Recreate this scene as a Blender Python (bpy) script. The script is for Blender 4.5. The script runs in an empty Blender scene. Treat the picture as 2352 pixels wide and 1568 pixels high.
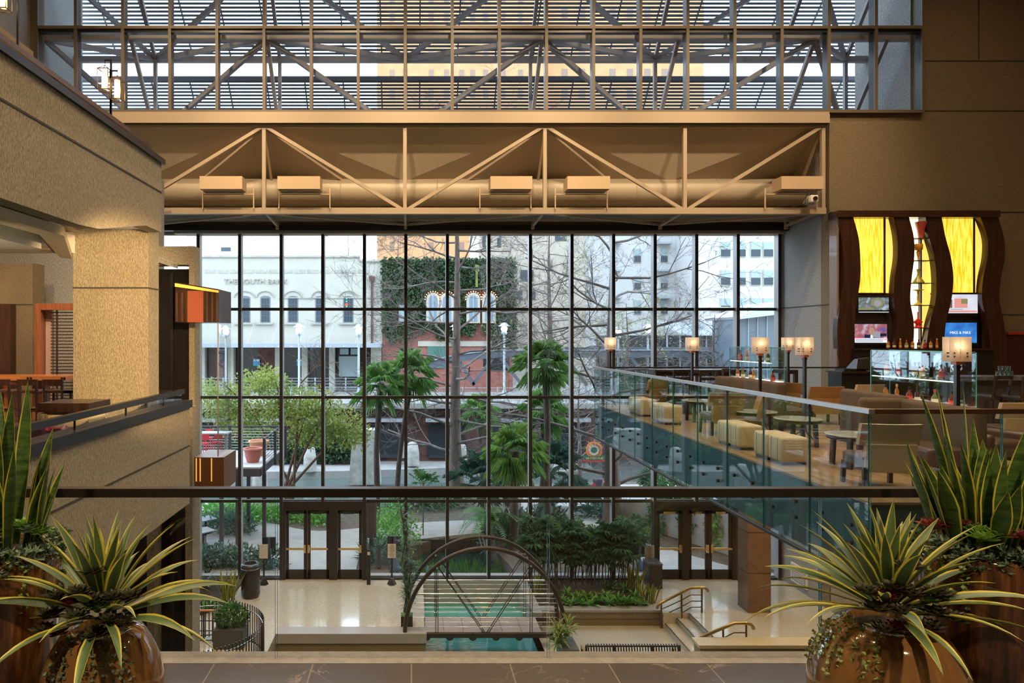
import bpy, math, random
from mathutils import Vector, Matrix
sc = bpy.context.scene
C = sc.collection
# ---------------------------------------------------------------- camera
FOC, CX, CY, EZ = 1568.0, 945.0, 776.0, 1.95
cam_d = bpy.data.cameras.new('camera'); cam = bpy.data.objects.new('camera', cam_d); C.objects.link(cam)
cam.location = (0, 0, EZ); cam.rotation_euler = (math.pi/2, 0, 0)
cam_d.sensor_width = 36; cam_d.lens = 24; cam_d.shift_x = (1176-CX)/2352; cam_d.shift_y = (CY-784)/2352
cam_d.clip_end = 600; cam_d.clip_start = 0.05
sc.camera = cam
sc.view_settings.view_transform = 'Standard'; sc.view_settings.look = 'None'
sc.view_settings.exposure = 0.12; sc.view_settings.gamma = 1.0; sc.view_settings.use_curve_mapping = False
sc.cycles.transparent_max_bounces = 40
sc.cycles.max_bounces = 8; sc.cycles.sample_clamp_indirect = 6.0
sc.cycles.caustics_reflective = False; sc.cycles.caustics_refractive = False
# ---------------------------------------------------------------- sky and sun
w = bpy.data.worlds.new('sky'); sc.world = w; w.use_nodes = True
nt = w.node_tree; bg = nt.nodes['Background']
sky = nt.nodes.new('ShaderNodeTexSky'); sky.sky_type = 'HOSEK_WILKIE'
sky.sun_direction = (0.25, -0.9, 0.35); sky.turbidity = 3.0; sky.ground_albedo = 0.4
mx = nt.nodes.new('ShaderNodeMixRGB'); mx.inputs[0].default_value = 0.75
mx.inputs[2].default_value = (0.70, 0.85, 1.0, 1)
nt.links.new(sky.outputs[0], mx.inputs[1]); nt.links.new(mx.outputs[0], bg.inputs[0])
bg.inputs[1].default_value = 7.2
def light(name, kind, loc, energy, color, size=None, size_y=None, aim=None, spot=None, blend=0.5, radius=None):
    d = bpy.data.lights.new(name, kind); d.energy = energy; d.color = color
    o = bpy.data.objects.new(name, d); C.objects.link(o); o.location = loc
    if kind == 'AREA':
        d.shape = 'RECTANGLE'; d.size = size; d.size_y = size_y or size
    if spot: d.spot_size = math.radians(spot); d.spot_blend = blend
    if radius: d.shadow_soft_size = radius
    if aim is not None:
        o.rotation_euler = (Vector(aim)-Vector(loc)).to_track_quat('-Z', 'Y').to_euler()
    return o
for X_ in (-1.9, 2.4):
    light('foreground_downlight', 'SPOT', (X_, 1.2, 3.4), 260, (1, .74, .45), aim=(X_+.1, 3.3, .6), spot=75, blend=.8, radius=.06)
for X_, Y_ in ((10.5, 14.0), (11.6, 17.0), (11.8, 19.6), (9.6, 19.2)):
    light('undercroft_downlight', 'SPOT', (X_, Y_, -1.0), 320, (1, .68, .33), aim=(X_+.3, Y_, -6), spot=115, blend=.8, radius=.06)
SUN = light('sun', 'SUN', (-10, -40, 60), 4.0, (1.0, 0.62, 0.30))
SUN.rotation_euler = Vector((0.28, 1.0, -0.255)).to_track_quat('-Z', 'Y').to_euler(); SUN.data.angle = 0.01
WARM = (1.0, 0.72, 0.42)
# atrium ceiling downlights, then unseen spots added to brighten truss and soffit
for X_ in (-7, -2.5, 2, 6.5, 11, 15.5):
    for Y_ in (3.5, 9.5, 15.5):
        light('ceiling_downlight', 'SPOT', (X_, Y_, 15.8), 1500 if X_ < 9 else 600, (1, .72, .42), aim=(X_, Y_+.8, 0), spot=130, blend=.8, radius=.12)
for X_ in (-7, -2.5, 2, 6.5, 11):
    light('truss_fill_spot', 'SPOT', (X_, 12.5, 15.3), 3000, (1, .74, .46), aim=(X_, 21.5, 7.4), spot=50, blend=.8, radius=.1)
# ---------------------------------------------------------------- helpers
def P(x, y, D): return Vector(((x-CX)*D/FOC, D, EZ-(y-CY)*D/FOC))
def PX(x, D): return (x-CX)*D/FOC
def PZ(y, D): return EZ-(y-CY)*D/FOC
def DF(y, z): return FOC*(EZ-z)/(y-CY)          # distance at which height z shows at row y
FL = -6.45                                       # lower floor
LO = -6.93                                       # sunken floor by the steps
rng = random.Random(7)
class MB:
    def __init__(s): s.v = []; s.f = []; s.m = []; s.sm = []
    def add(s, vs, fs, mi=0, smooth=False):
        b = len(s.v); s.v.extend([tuple(x) for x in vs])
        for f in fs: s.f.append(tuple(b+i for i in f)); s.m.append(mi); s.sm.append(smooth)
        return s
    def box(s, x0, x1, y0, y1, z0, z1, mi=0):
        if x0 > x1: x0, x1 = x1, x0
        if y0 > y1: y0, y1 = y1, y0
        if z0 > z1: z0, z1 = z1, z0
        return s.add([(x0,y0,z0),(x1,y0,z0),(x1,y1,z0),(x0,y1,z0),(x0,y0,z1),(x1,y0,z1),(x1,y1,z1),(x0,y1,z1)],
              [(0,3,2,1),(4,5,6,7),(0,1,5,4),(1,2,6,5),(2,3,7,6),(3,0,4,7)], mi)
    def bar(s, p, q, w, h=None, up=(0,0,1), mi=0):
        h = h or w; p = Vector(p); q = Vector(q); d = (q-p).normalized(); u = Vector(up)
        if abs(d.dot(u)) > .98: u = Vector((0,1,0))
        a = d.cross(u).normalized(); b = a.cross(d).normalized(); a *= w/2; b *= h/2
        return s.add([p-a-b,p+a-b,p+a+b,p-a+b,q-a-b,q+a-b,q+a+b,q-a+b],
              [(0,1,2,3),(7,6,5,4),(0,4,5,1),(1,5,6,2),(2,6,7,3),(3,7,4,0)], mi)
    def tube(s, pts, r, n=8, mi=0, caps=True, smooth=True):
        pts = [Vector(p) for p in pts]; R = r if isinstance(r, (list, tuple)) else [r]*len(pts)
        d0 = (pts[1]-pts[0]).normalized(); u = Vector((0,0,1)) if abs(d0.z) < .9 else Vector((1,0,0))
        a = d0.cross(u).normalized(); vs = []
        for i, p in enumerate(pts):
            d = (pts[min(i+1,len(pts)-1)]-pts[max(i-1,0)]).normalized()
            a = (a-d*a.dot(d)); a = a.normalized() if a.length > 1e-6 else d.orthogonal().normalized(); b = d.cross(a)
            for k in range(n):
                t = 2*math.pi*k/n; vs.append(p+(a*math.cos(t)+b*math.sin(t))*R[i])
        fs = [(i*n+k, i*n+(k+1)%n, (i+1)*n+(k+1)%n, (i+1)*n+k) for i in range(len(pts)-1) for k in range(n)]
        s.add(vs, fs, mi, smooth)
        if caps: s.add(vs[:n], [tuple(range(n))[::-1]], mi); s.add(vs[-n:], [tuple(range(n))], mi)
        return s
    def lathe(s, prof, c=(0,0,0), n=24, mi=0, smooth=True, cap=True):
        vs = []; cx, cy, cz = c
        for r, z in prof:
            for k in range(n):
                t = 2*math.pi*k/n; vs.append((cx+r*math.cos(t), cy+r*math.sin(t), cz+z))
        m = len(prof)
        s.add(vs, [(i*n+k, i*n+(k+1)%n, (i+1)*n+(k+1)%n, (i+1)*n+k) for i in range(m-1) for k in range(n)], mi, smooth)
        if cap:
            if prof[0][0] > 1e-4: s.add(vs[:n], [tuple(range(n))[::-1]], mi)
            if prof[-1][0] > 1e-4: s.add(vs[-n:], [tuple(range(n))], mi)
        return s
    def prism(s, poly, z0, z1, mi=0):
        n = len(poly); vs = [(x,y,z0) for x,y in poly]+[(x,y,z1) for x,y in poly]
        return s.add(vs, [tuple(range(n))[::-1], tuple(range(n,2*n))]+[(i,(i+1)%n,n+(i+1)%n,n+i) for i in range(n)], mi)
    def prism_y(s, poly, y0, y1, mi=0):            # poly in (x, z), pushed along y
        n = len(poly); vs = [(x,y0,z) for x,z in poly]+[(x,y1,z) for x,z in poly]
        return s.add(vs, [tuple(range(n)), tuple(range(n,2*n))[::-1]]+[((i+1)%n,i,n+i,n+(i+1)%n) for i in range(n)], mi)
    def prism_x(s, poly, x0, x1, mi=0):            # poly in (y, z), pushed along x
        n = len(poly); vs = [(x0,y,z) for y,z in poly]+[(x1,y,z) for y,z in poly]
        return s.add(vs, [tuple(range(n))[::-1], tuple(range(n,2*n))]+[(i,(i+1)%n,n+(i+1)%n,n+i) for i in range(n)], mi)
    def ball(s, c, r, n=12, m=8, mi=0, sc=(1,1,1)):
        vs = []; 
        for i in range(m+1):
            t = math.pi*i/m
            for k in range(n):
                a = 2*math.pi*k/n
                vs.append((c[0]+r*sc[0]*math.sin(t)*math.cos(a), c[1]+r*sc[1]*math.sin(t)*math.sin(a), c[2]-r*sc[2]*math.cos(t)))
        return s.add(vs, [(i*n+k, i*n+(k+1)%n, (i+1)*n+(k+1)%n, (i+1)*n+k) for i in range(m) for k in range(n)], mi, True)
    def rbox(s, x0, x1, y0, y1, z0, z1, r, mi=0, seg=3):   # box with all edges rounded
        ax = []
        def ring(a0, a1):
            o = []
            for i in range(seg+1): t = math.pi/2*i/seg; o.append((a0+r-r*math.cos(t), r*math.sin(t)))
            return o
        # superellipsoid-like: lathe of rounded rectangles
        vs = []; rows = []
        for i in range(seg+1):
            t = math.pi/2*i/seg; rows.append((z0+r-r*math.cos(t), r-r*math.sin(t)))
        for i in range(seg+1):
            t = math.pi/2*i/seg; rows.append((z1-r+r*math.sin(t), r-r*math.cos(t)))
        n = 0
        for z, ins in rows:
            row = []
            for (cx, cy, a0) in ((x1-r,y1-r,0),(x0+r,y1-r,90),(x0+r,y0+r,180),(x1-r,y0+r,270)):
                for i in range(seg+1):
                    t = math.radians(a0+90*i/seg); rr = r-ins
                    row.append((cx+rr*math.cos(t), cy+rr*math.sin(t), z))
            n = len(row); vs += row
        m = len(rows)
        fs = [(i*n+k, i*n+(k+1)%n, (i+1)*n+(k+1)%n, (i+1)*n+k) for i in range(m-1) for k in range(n)]
        s.add(vs, fs, mi, True); s.add(vs[:n], [tuple(range(n))[::-1]], mi); s.add(vs[-n:], [tuple(range(n))], mi)
        return s
    def xform(s, M):
        s.v = [tuple(M @ Vector(v)) for v in s.v]; return s
    def merge(s, o, M=None):
        b = len(s.v); s.v += [tuple(M @ Vector(v)) for v in o.v] if M else list(o.v)
        s.f += [tuple(b+i for i in f) for f in o.f]; s.m += o.m; s.sm += o.sm; return s
def wloc(o):
    p = Vector((0,0,0))
    while o: p += o.location; o = o.parent
    return p
def build(name, mb, mats, parent=None, shift=None):
    if not isinstance(mats, (list, tuple)): mats = [mats]
    sh = shift if shift is not None else (wloc(parent) if parent else Vector((0,0,0)))
    me = bpy.data.meshes.new(name)
    me.from_pydata([(x-sh[0], y-sh[1], z-sh[2]) for x,y,z in mb.v], [], mb.f)
    for m in mats: me.materials.append(m)
    me.polygons.foreach_set('material_index', mb.m); me.polygons.foreach_set('use_smooth', mb.sm)
    me.update()
    o = bpy.data.objects.new(name, me); C.objects.link(o)
    if parent: o.parent = parent
    return o
def tag(o, label, cat, group=None, kind=None):
    o['label'] = label; o['category'] = cat
    if group: o['group'] = group
    if kind: o['kind'] = kind
    return o
def thing(name, label, cat, loc=(0,0,0), group=None):
    o = bpy.data.objects.new(name, None); C.objects.link(o); o.location = loc; o.empty_display_size = .2
    return tag(o, label, cat, group)
def solo(name, mb, mats, label, cat, group=None, kind=None):
    xs = [v[0] for v in mb.v]; ys = [v[1] for v in mb.v]; zs = [v[2] for v in mb.v]
    c = Vector(((min(xs)+max(xs))/2, (min(ys)+max(ys))/2, min(zs)))
    o = build(name, mb, mats, None, c); o.location = c
    return tag(o, label, cat, group, kind)
def struct(name, mb, mats, parent=None):
    o = build(name, mb, mats, parent)
    if parent is None: o['kind'] = 'structure'
    return o
def sroot(name, loc=(0,0,0)):
    o = bpy.data.objects.new(name, None); C.objects.link(o); o.location = loc; o['kind'] = 'structure'; return o
def kids(o): return [c for c in bpy.data.objects if c.parent == o]
def copy_tree(o, loc, rz=None, label=None, scale=None):
    r = o.copy(); C.objects.link(r); r.location = loc
    if rz is not None: r.rotation_euler = (0,0,rz)
    if scale: r.scale = scale if isinstance(scale, (tuple, list)) else (scale,)*3
    if label: r['label'] = label
    def rec(src, dst):
        for ch in kids(src):
            if ch == dst: continue
            c = ch.copy(); C.objects.link(c); c.parent = dst; rec(ch, c)
    rec(o, r); return r
ORD = ['first','second','third','fourth','fifth','sixth','seventh','eighth','ninth','tenth','eleventh','twelfth','thirteenth','fourteenth','fifteenth','sixteenth']
def text_mb(s, size, ext=0.01, align='CENTER'):
    cu = bpy.data.curves.new('t', 'FONT'); cu.body = s; cu.size = size; cu.extrude = ext; cu.align_x = align; cu.align_y = 'CENTER'
    cu.resolution_u = 2
    o = bpy.data.objects.new('t', cu); C.objects.link(o)
    dg = bpy.context.evaluated_depsgraph_get(); me = bpy.data.meshes.new_from_object(o.evaluated_get(dg))
    mb = MB(); mb.add([v.co for v in me.vertices], [tuple(p.vertices) for p in me.polygons])
    bpy.data.objects.remove(o); bpy.data.curves.remove(cu); bpy.data.meshes.remove(me)
    return mb
RX90 = Matrix.Rotation(math.pi/2, 4, 'X')
# ---------------------------------------------------------------- materials
M = {}
def nd(nt, t, **kw):
    n = nt.nodes.new(t)
    for k, v in kw.items(): setattr(n, k, v)
    return n
def mat(name, col, rough=.6, metal=0, var=0.0, vscale=8, vstretch=(1,1,1), bump=0, bscale=60, bstretch=None, col2=None, spec=None, emit=None, es=1, coat=0):
    m = bpy.data.materials.new(name); m.use_nodes = True; n = m.node_tree; b = n.nodes['Principled BSDF']
    b.inputs['Base Color'].default_value = (*col, 1); b.inputs['Roughness'].default_value = rough; b.inputs['Metallic'].default_value = metal
    if spec is not None: b.inputs['Specular IOR Level'].default_value = spec
    if coat: b.inputs['Coat Weight'].default_value = coat; b.inputs['Coat Roughness'].default_value = .04
    if emit: b.inputs['Emission Color'].default_value = (*emit, 1); b.inputs['Emission Strength'].default_value = es
    tc = nd(n, 'ShaderNodeTexCoord')
    if var or col2:
        mp = nd(n, 'ShaderNodeMapping'); mp.inputs['Scale'].default_value = [vscale*k for k in vstretch]
        no = nd(n, 'ShaderNodeTexNoise'); no.inputs['Detail'].default_value = 5; no.inputs['Scale'].default_value = 1; no.inputs['Roughness'].default_value = .65
        cr = nd(n, 'ShaderNodeValToRGB'); cr.color_ramp.elements[0].position = .40 if bstretch or vscale > 20 else .35; cr.color_ramp.elements[1].position = .60 if bstretch or vscale > 20 else .65
        c2 = col2 or tuple(max(0, c*(1-var)) for c in col); c1 = col if col2 else tuple(min(1, c*(1+var)) for c in col)
        cr.color_ramp.elements[0].color = (*c2, 1); cr.color_ramp.elements[1].color = (*c1, 1)
        n.links.new(tc.outputs['Object'], mp.inputs[0]); n.links.new(mp.outputs[0], no.inputs[0])
        n.links.new(no.outputs[0], cr.inputs[0]); n.links.new(cr.outputs[0], b.inputs['Base Color'])
    if bump:
        mp = nd(n, 'ShaderNodeMapping'); st = bstretch or (1,1,1); mp.inputs['Scale'].default_value = [bscale*k for k in st]
        no = nd(n, 'ShaderNodeTexNoise'); no.inputs['Detail'].default_value = 3; no.inputs['Scale'].default_value = 1
        bp = nd(n, 'ShaderNodeBump'); bp.inputs['Strength'].default_value = bump; bp.inputs['Distance'].default_value = .02
        n.links.new(tc.outputs['Object'], mp.inputs[0]); n.links.new(mp.outputs[0], no.inputs[0])
        n.links.new(no.outputs[0], bp.inputs['Height']); n.links.new(bp.outputs[0], b.inputs['Normal'])
    M[name] = m; return m
def glass(name, tint, f0=.05, f1=.9, rough=0.0, refl=(1,1,1)):
    m = bpy.data.materials.new(name); m.use_nodes = True; n = m.node_tree; n.nodes.clear()
    out = nd(n, 'ShaderNodeOutputMaterial'); mixs = nd(n, 'ShaderNodeMixShader')
    tr = nd(n, 'ShaderNodeBsdfTransparent'); tr.inputs[0].default_value = (*tint, 1)
    gl = nd(n, 'ShaderNodeBsdfGlossy'); gl.inputs['Roughness'].default_value = rough; gl.inputs[0].default_value = (*refl, 1)
    lw = nd(n, 'ShaderNodeLayerWeight'); pw = nd(n, 'ShaderNodeMath', operation='POWER'); pw.inputs[1].default_value = 5
    ma = nd(n, 'ShaderNodeMath', operation='MULTIPLY_ADD'); ma.inputs[1].default_value = f1; ma.inputs[2].default_value = f0
    n.links.new(lw.outputs['Facing'], pw.inputs[0]); n.links.new(pw.outputs[0], ma.inputs[0]); n.links.new(ma.outputs[0], mixs.inputs[0])
    n.links.new(tr.outputs[0], mixs.inputs[1]); n.links.new(gl.outputs[0], mixs.inputs[2]); n.links.new(mixs.outputs[0], out.inputs[0])
    M[name] = m; return m
def wood(name, c1, c2, rough=.35, sc_=(2, 2, 30), axis='z', coat=.3):
    # grain runs along the axis with the smallest scale
    st = {'z': (18, 18, 1.2), 'x': (1.2, 18, 18), 'y': (18, 1.2, 18)}[axis]
    return mat(name, c1, rough, col2=c2, vscale=1.0, vstretch=st, bump=.08, bscale=3, bstretch=st, coat=coat)
mat('concrete_warm', (.40,.345,.26), .9, col2=(.23,.195,.145), vscale=1, vstretch=(62,62,24), bump=.9, bscale=1, bstretch=(60,60,11))
mat('concrete_grey', (.42,.41,.39), .9, col2=(.23,.23,.225), vscale=1, vstretch=(40,40,26), bump=.8, bscale=1, bstretch=(26,26,14))
mat('concrete_brown', (.24,.185,.115), .9, col2=(.165,.125,.075), vscale=1, vstretch=(40,40,28), bump=.6, bscale=1, bstretch=(24,24,14))
mat('groove', (.05,.05,.045), .9)
mat('plaster', (.62,.52,.38), .8)
mat('white_plaster', (.8,.76,.7), .8)
mat('terrazzo', (.56,.51,.42), .14, col2=(.42,.38,.30), vscale=30, bump=.02, bscale=4, coat=.8)
mat('terrazzo_wall', (.24,.18,.095), .35, col2=(.15,.11,.06), vscale=35)
mat('coping', (.36,.34,.32), .3, col2=(.29,.275,.255), vscale=40)
mat('steel_beige', (.44,.35,.25), .5)
mat('soffit', (.50,.42,.31), .85, var=.03, vscale=.6)
mat('duct', (.42,.35,.26), .45, bump=.25, bscale=1, bstretch=(28,.3,.3))
mat('fixture', (.62,.46,.30), .5)
mat('dark_bronze', (.017,.013,.011), .35)
mat('mullion', (.016,.013,.012), .45)  # near-black fronts: backlit shade of the window bars put into the colour
mat('mullion_side_lit', (.42,.42,.42), .35, metal=.4)  # side faces of the same bars, paler: outside daylight put into the colour
mat('mullion_beige', (.15,.115,.08), .5)
mat('black', (.012,.012,.013), .35)
mat('black_matte', (.01,.01,.01), .8)
mat('steel', (.62,.62,.62), .25, metal=1)
mat('brass', (.75,.52,.22), .25, metal=1)
mat('bronze', (.16,.09,.055), .3, metal=.7)
mat('arch_steel', (.045,.028,.022), .35, metal=.3)
mat('louvre', (.11,.12,.14), .6)
mat('frame_grey', (.36,.34,.35), .55)
mat('rail_steel', (.42,.43,.45), .3, metal=.7)
wood('walnut', (.055,.020,.010), (.028,.010,.006), .35)
wood('walnut_light', (.26,.19,.15), (.20,.14,.11), .4)
wood('wood_orange', (.36,.12,.045), (.26,.08,.03), .4)
wood('wood_table', (.50,.19,.06), (.38,.13,.04), .3, axis='x')
wood('wood_dark', (.035,.018,.012), (.018,.010,.008), .35)
wood('deck_wood', (.40,.26,.15), (.28,.17,.10), .3, axis='y')
glass('glass_clear', (.97,.985,.98), .035, .8)
glass('glass_window', (.96,.98,1.0), .02, .4)
glass('glass_teal', (.89,.965,.97), .045, .9)
glass('glass_shelf', (.78,.93,.92), .10, .8)
mat('glass_edge', (.03,.20,.22), .1, spec=.8)
mat('slab_teal', (.018,.075,.10), .5)
# ---------------------------------------------------------------- near floor tile
def tile_mat():
    m = mat('slate_tile', (.10,.095,.095), .16, coat=.2); n = m.node_tree; b = n.nodes['Principled BSDF']
    tc = nd(n, 'ShaderNodeTexCoord'); br = nd(n, 'ShaderNodeTexBrick'); br.offset = 0
    br.inputs['Scale'].default_value = 1; br.inputs['Brick Width'].default_value = .59; br.inputs['Row Height'].default_value = 1.18
    br.inputs['Mortar Size'].default_value = .004; br.inputs['Mortar Smooth'].default_value = 0
    br.inputs['Color1'].default_value = (.075,.068,.066,1); br.inputs['Color2'].default_value = (.055,.052,.055,1); br.inputs['Mortar'].default_value = (.20,.17,.15,1)
    n.links.new(tc.outputs['Object'], br.inputs[0])
    no = nd(n, 'ShaderNodeTexNoise'); no.inputs['Scale'].default_value = 2.2; no.inputs['Detail'].default_value = 6; no.inputs['Distortion'].default_value = 1.2
    n.links.new(tc.outputs['Object'], no.inputs[0])
    cr = nd(n, 'ShaderNodeValToRGB'); e = cr.color_ramp.elements; e[0].position = .490; e[0].color = (0,0,0,1); e[1].position = .500; e[1].color = (1,1,1,1)
    e2 = cr.color_ramp.elements.new(.510); e2.color = (0,0,0,1); n.links.new(no.outputs[0], cr.inputs[0])
    no2 = nd(n, 'ShaderNodeTexNoise'); no2.inputs['Scale'].default_value = 1.3; n.links.new(tc.outputs['Object'], no2.inputs[0])
    mm = nd(n, 'ShaderNodeMath', operation='MULTIPLY'); n.links.new(cr.outputs[0], mm.inputs[0])
    c3 = nd(n, 'ShaderNodeValToRGB'); c3.color_ramp.elements[0].position = .5; c3.color_ramp.elements[1].position = .6; n.links.new(no2.outputs[0], c3.inputs[0]); n.links.new(c3.outputs[0], mm.inputs[1])
    mi = nd(n, 'ShaderNodeMixRGB'); n.links.new(mm.outputs[0], mi.inputs[0]); n.links.new(br.outputs[0], mi.inputs[1]); mi.inputs[2].default_value = (.24,.20,.17,1)
    n.links.new(mi.outputs[0], b.inputs['Base Color'])
tile_mat()
struct('floor_gallery', MB().box(-3.88, 14, -5, 4.09, -.35, 0), M['slate_tile'])
struct('trim_1', MB().box(-3.88, 14, 4.095, 4.25, -.35, .0), mat('kerb_stone', (.27,.25,.23), .5, col2=(.19,.175,.16), vscale=14))
# near glass rail
r = thing('glass_railing', 'long clear glass balustrade under a dark bronze handrail across the foreground', 'railing', (0, 4.17, 0))
build('handrail', MB().box(-3.4, 7.5, 4.13, 4.20, .985, 1.038), M['dark_bronze'], r)
for k in range(-2, 5):
    x0 = -.825+1.66*k
    a = MB().box(x0+.006, x0+1.654, 4.160, 4.175, -.05, .985)
    for i in (2, 4): pass
    o = build('glass_panel', a, [M['glass_clear'], M['glass_edge']], r)
    for p in o.data.polygons:
        if abs(p.normal.x) > .9: p.material_index = 1
# ---------------------------------------------------------------- room shell
struct('wall_back', MB().box(-12.2, 20.4, -5.4, -5, -9.5, 16), M['concrete_brown'])
struct('wall_left', MB().box(-12.2, -11.7, -5, 24, -9.5, 16), M['concrete_grey'])
struct('wall_right', MB().box(20, 20.4, -5, 21.5, -9.5, 16), M['concrete_brown'])
struct('ceiling', MB().box(-12.2, 20.4, -5.4, 21.4, 16, 16.4), M['plaster'])
# concrete wall beside the clerestory, with its joints
a = MB().box(12.9, 20.1, 21.07, 21.5, -9.5, PZ(258,21.07)).box(15.78, 20.1, 21.07, 21.5, PZ(258,21.07), 16)
for y in (140, 254.5, 487, 722):
    z = PZ(y, 21.07); x0 = 15.8 if y < 258 else 12.91
    a.box(x0, 20.1, 21.055, 21.069, z-.012, z+.012, 1)
a.box(PX(2252,21)-.012, PX(2252,21)+.012, 21.055, 21.069, PZ(140,21.07), 16, 1)
struct('wall_right_front', a, [M['concrete_brown'], M['groove']])
a = MB().box(12.9, 13.6, 21.5, 23.95, -9.5, 5.9).box(12.9, 13.6, 21.5, 23.95, 5.9, 8.8)
z = PZ(702, 22); a.box(12.885, 12.899, 21.07, 23.9, z-.012, z+.012, 1)
struct('wall_window_return', a, [M['concrete_grey'], M['groove']])
struct('wall_lower_right', MB().box(12.9, 13.3, 3, 21.0, -9.5, -.96), M['concrete_warm'])
struct('wall_atrium_left', MB().box(-11.7, -7.35, 19.8, 20.3, -9.5, 6.6), M['concrete_grey'])
# ---------------------------------------------------------------- lower curtain wall
WY = 23.86
W = sroot('window_1', (0, WY, FL))
xs = [458.5+94.75*k for k in range(15)]
doorsets = [(650, 840), (1500, 1690)]
zt = PZ(537, WY); z_tr = PZ(1150, WY)
for i in range(-2, 15):
    px = 458.5+94.75*i; X = PX(px, WY)
    z0 = FL
    if px > 700 and px < 800: z0 = z_tr
    if px > 1540 and px < 1640: z0 = z_tr
    o = build('mullion', MB().box(X-.055, X+.055, WY-.18, WY+.10, z0, zt), [M['mullion'], M['mullion_side_lit']], W)
    for p in o.data.polygons:
        if abs(p.normal.x) > .9: p.material_index = 1
for y in (710, 912, 1150):
    z = PZ(y, WY); build('transom', MB().box(-10.4, 12.88, WY-.05, WY+.05, z-.05, z+.05), M['dark_bronze'], W)
for x0, x1 in ((-10.4, PX(648,WY)), (PX(842,WY), PX(1500,WY)), (PX(1690,WY), 12.88)):
    build('sill', MB().box(x0, x1, WY-.15, WY+.12, FL, FL+.06), M['dark_bronze'], W)
    build('kerb', MB().box(x0, x1, WY+.12, WY+.5, FL-.6, FL+.02), M['coping'], W)
bays = [PX(458.5+94.75*k, WY) for k in range(-3, 15)]+[12.88]
for k in range(len(bays)-1):
    xa, xb = bays[k]+.055, bays[k+1]-.055
    px = 458.5+94.75*(k-3)+40
    z0 = z_tr if (650 < px < 840 or 1500 < px < 1690) else FL+.06
    build('glass_pane', MB().box(xa, xb, WY-.004, WY+.004, z0, zt), M['glass_window'], W)
build('head_beam', MB().box(-8.2, PX(1808,23.75), 23.55, 24.1, PZ(536.5,23.6), PZ(524,23.6)), M['steel_beige'], W)
for x0, x1 in ((405,577),(700,870),(995,1163),(1284,1455),(1580,1752)):
    build('blind_cassette', MB().box(PX(x0,23.5), PX(x1,23.5), 23.4, 23.56, PZ(525,23.5), PZ(518.5,23.5)), M['steel_beige'], W)
# ---------------------------------------------------------------- doors
def doorset(n, x0, x1, leaves, warm):
    D = WY-.1; R = sroot('door_%d' % n, (PX((x0+x1)/2, D), D, FL))
    build('header_panel', MB().box(PX(x0,D), PX(x1,D), D-.05, D+.16, PZ(1171,D), z_tr+.02), M['dark_bronze'], R)
    cur = x0
    for (a, b, side) in leaves:
        build('jamb', MB().box(PX(cur,D), PX(a,D), D-.06, D+.14, FL, PZ(1171,D)), M['dark_bronze'], R)
        cur = b
        X0, X1 = PX(a,D)+.01, PX(b,D)-.01; zt_ = PZ(1172,D)
        L = MB(); st = .10
        L.box(X0, X0+st, D, D+.05, FL+.01, zt_).box(X1-st, X1, D, D+.05, FL+.01, zt_)
        L.box(X0, X1, D, D+.05, FL+.01, FL+.34).box(X0, X1, D, D+.05, zt_-.11, zt_)
        lf = build('door_leaf', L, M['dark_bronze'], R)
        build('glass_pane', MB().box(X0+st, X1-st, D+.02, D+.03, FL+.34, zt_-.11), M['glass_window'], lf)
        zb = PZ(1258,D)
        b_ = MB().bar((X0+.03, D-.10, zb), (X1-.03, D-.10, zb), .05, .07)
        xe = X1-.05 if side > 0 else X0+.05
        b_.box(xe-.035, xe+.035, D-.12, D, zb-.14, zb+.14)
        build('push_bar', b_, M['brass'], lf)
        build('door_closer', MB().box(X0+.2, X1-.25, D-.09, D-.01, zt_-.10, zt_-.02), M['brass'] if warm else M['black'], lf)
    build('jamb', MB().box(PX(cur,D), PX(x1,D), D-.06, D+.14, FL, PZ(1171,D)), M['dark_bronze'], R)
doorset(1, 648, 842, [(656,705,1),(706,757,-1),(775,832,1)], False)
doorset(2, 1498, 1692, [(1508,1566,1),(1581,1627,1),(1628,1681,-1)], True)
# ---------------------------------------------------------------- clerestory
CYD = 20.95; K = sroot('window_2', (0, CYD, PZ(258,CYD)))
zb, zm, ztop = PZ(256,CYD), PZ(63,CYD), 15.9
cx = [84, 174]+[282+108.12*k for k in range(18)]
for x in cx:
    X = PX(x, CYD); build('mullion', MB().box(X-.045, X+.045, CYD-.03, CYD+.03, zb, ztop).box(X-.035, X+.035, CYD+.03, CYD+.28, zb, ztop, 1), [M['mullion_beige'], M['dark_bronze']], K)
for z in (zb, zm, zm+2.6):
    build('transom', MB().box(PX(84,CYD), PX(2121,CYD), CYD-.035, CYD+.03, z-.045, z+.045).box(PX(84,CYD), PX(2121,CYD), CYD+.03, CYD+.2, z-.14 if z != zb else z-.03, z+.03, 1), [M['mullion_beige'], M['dark_bronze']], K)
for a_, b_ in zip(cx[:-1], cx[1:]):
    for z0, z1 in ((zb+.04, zm-.04), (zm+.04, zm+2.56), (zm+2.64, ztop)):
        build('glass_pane', MB().box(PX(a_,CYD)+.045, PX(b_,CYD)-.045, CYD+.08, CYD+.088, z0, z1), M['glass_window'], K)
struct('wall_clerestory_left', MB().box(-12.2, PX(82,CYD), CYD, CYD+.5, 8.2, 16), M['concrete_brown'])
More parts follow.
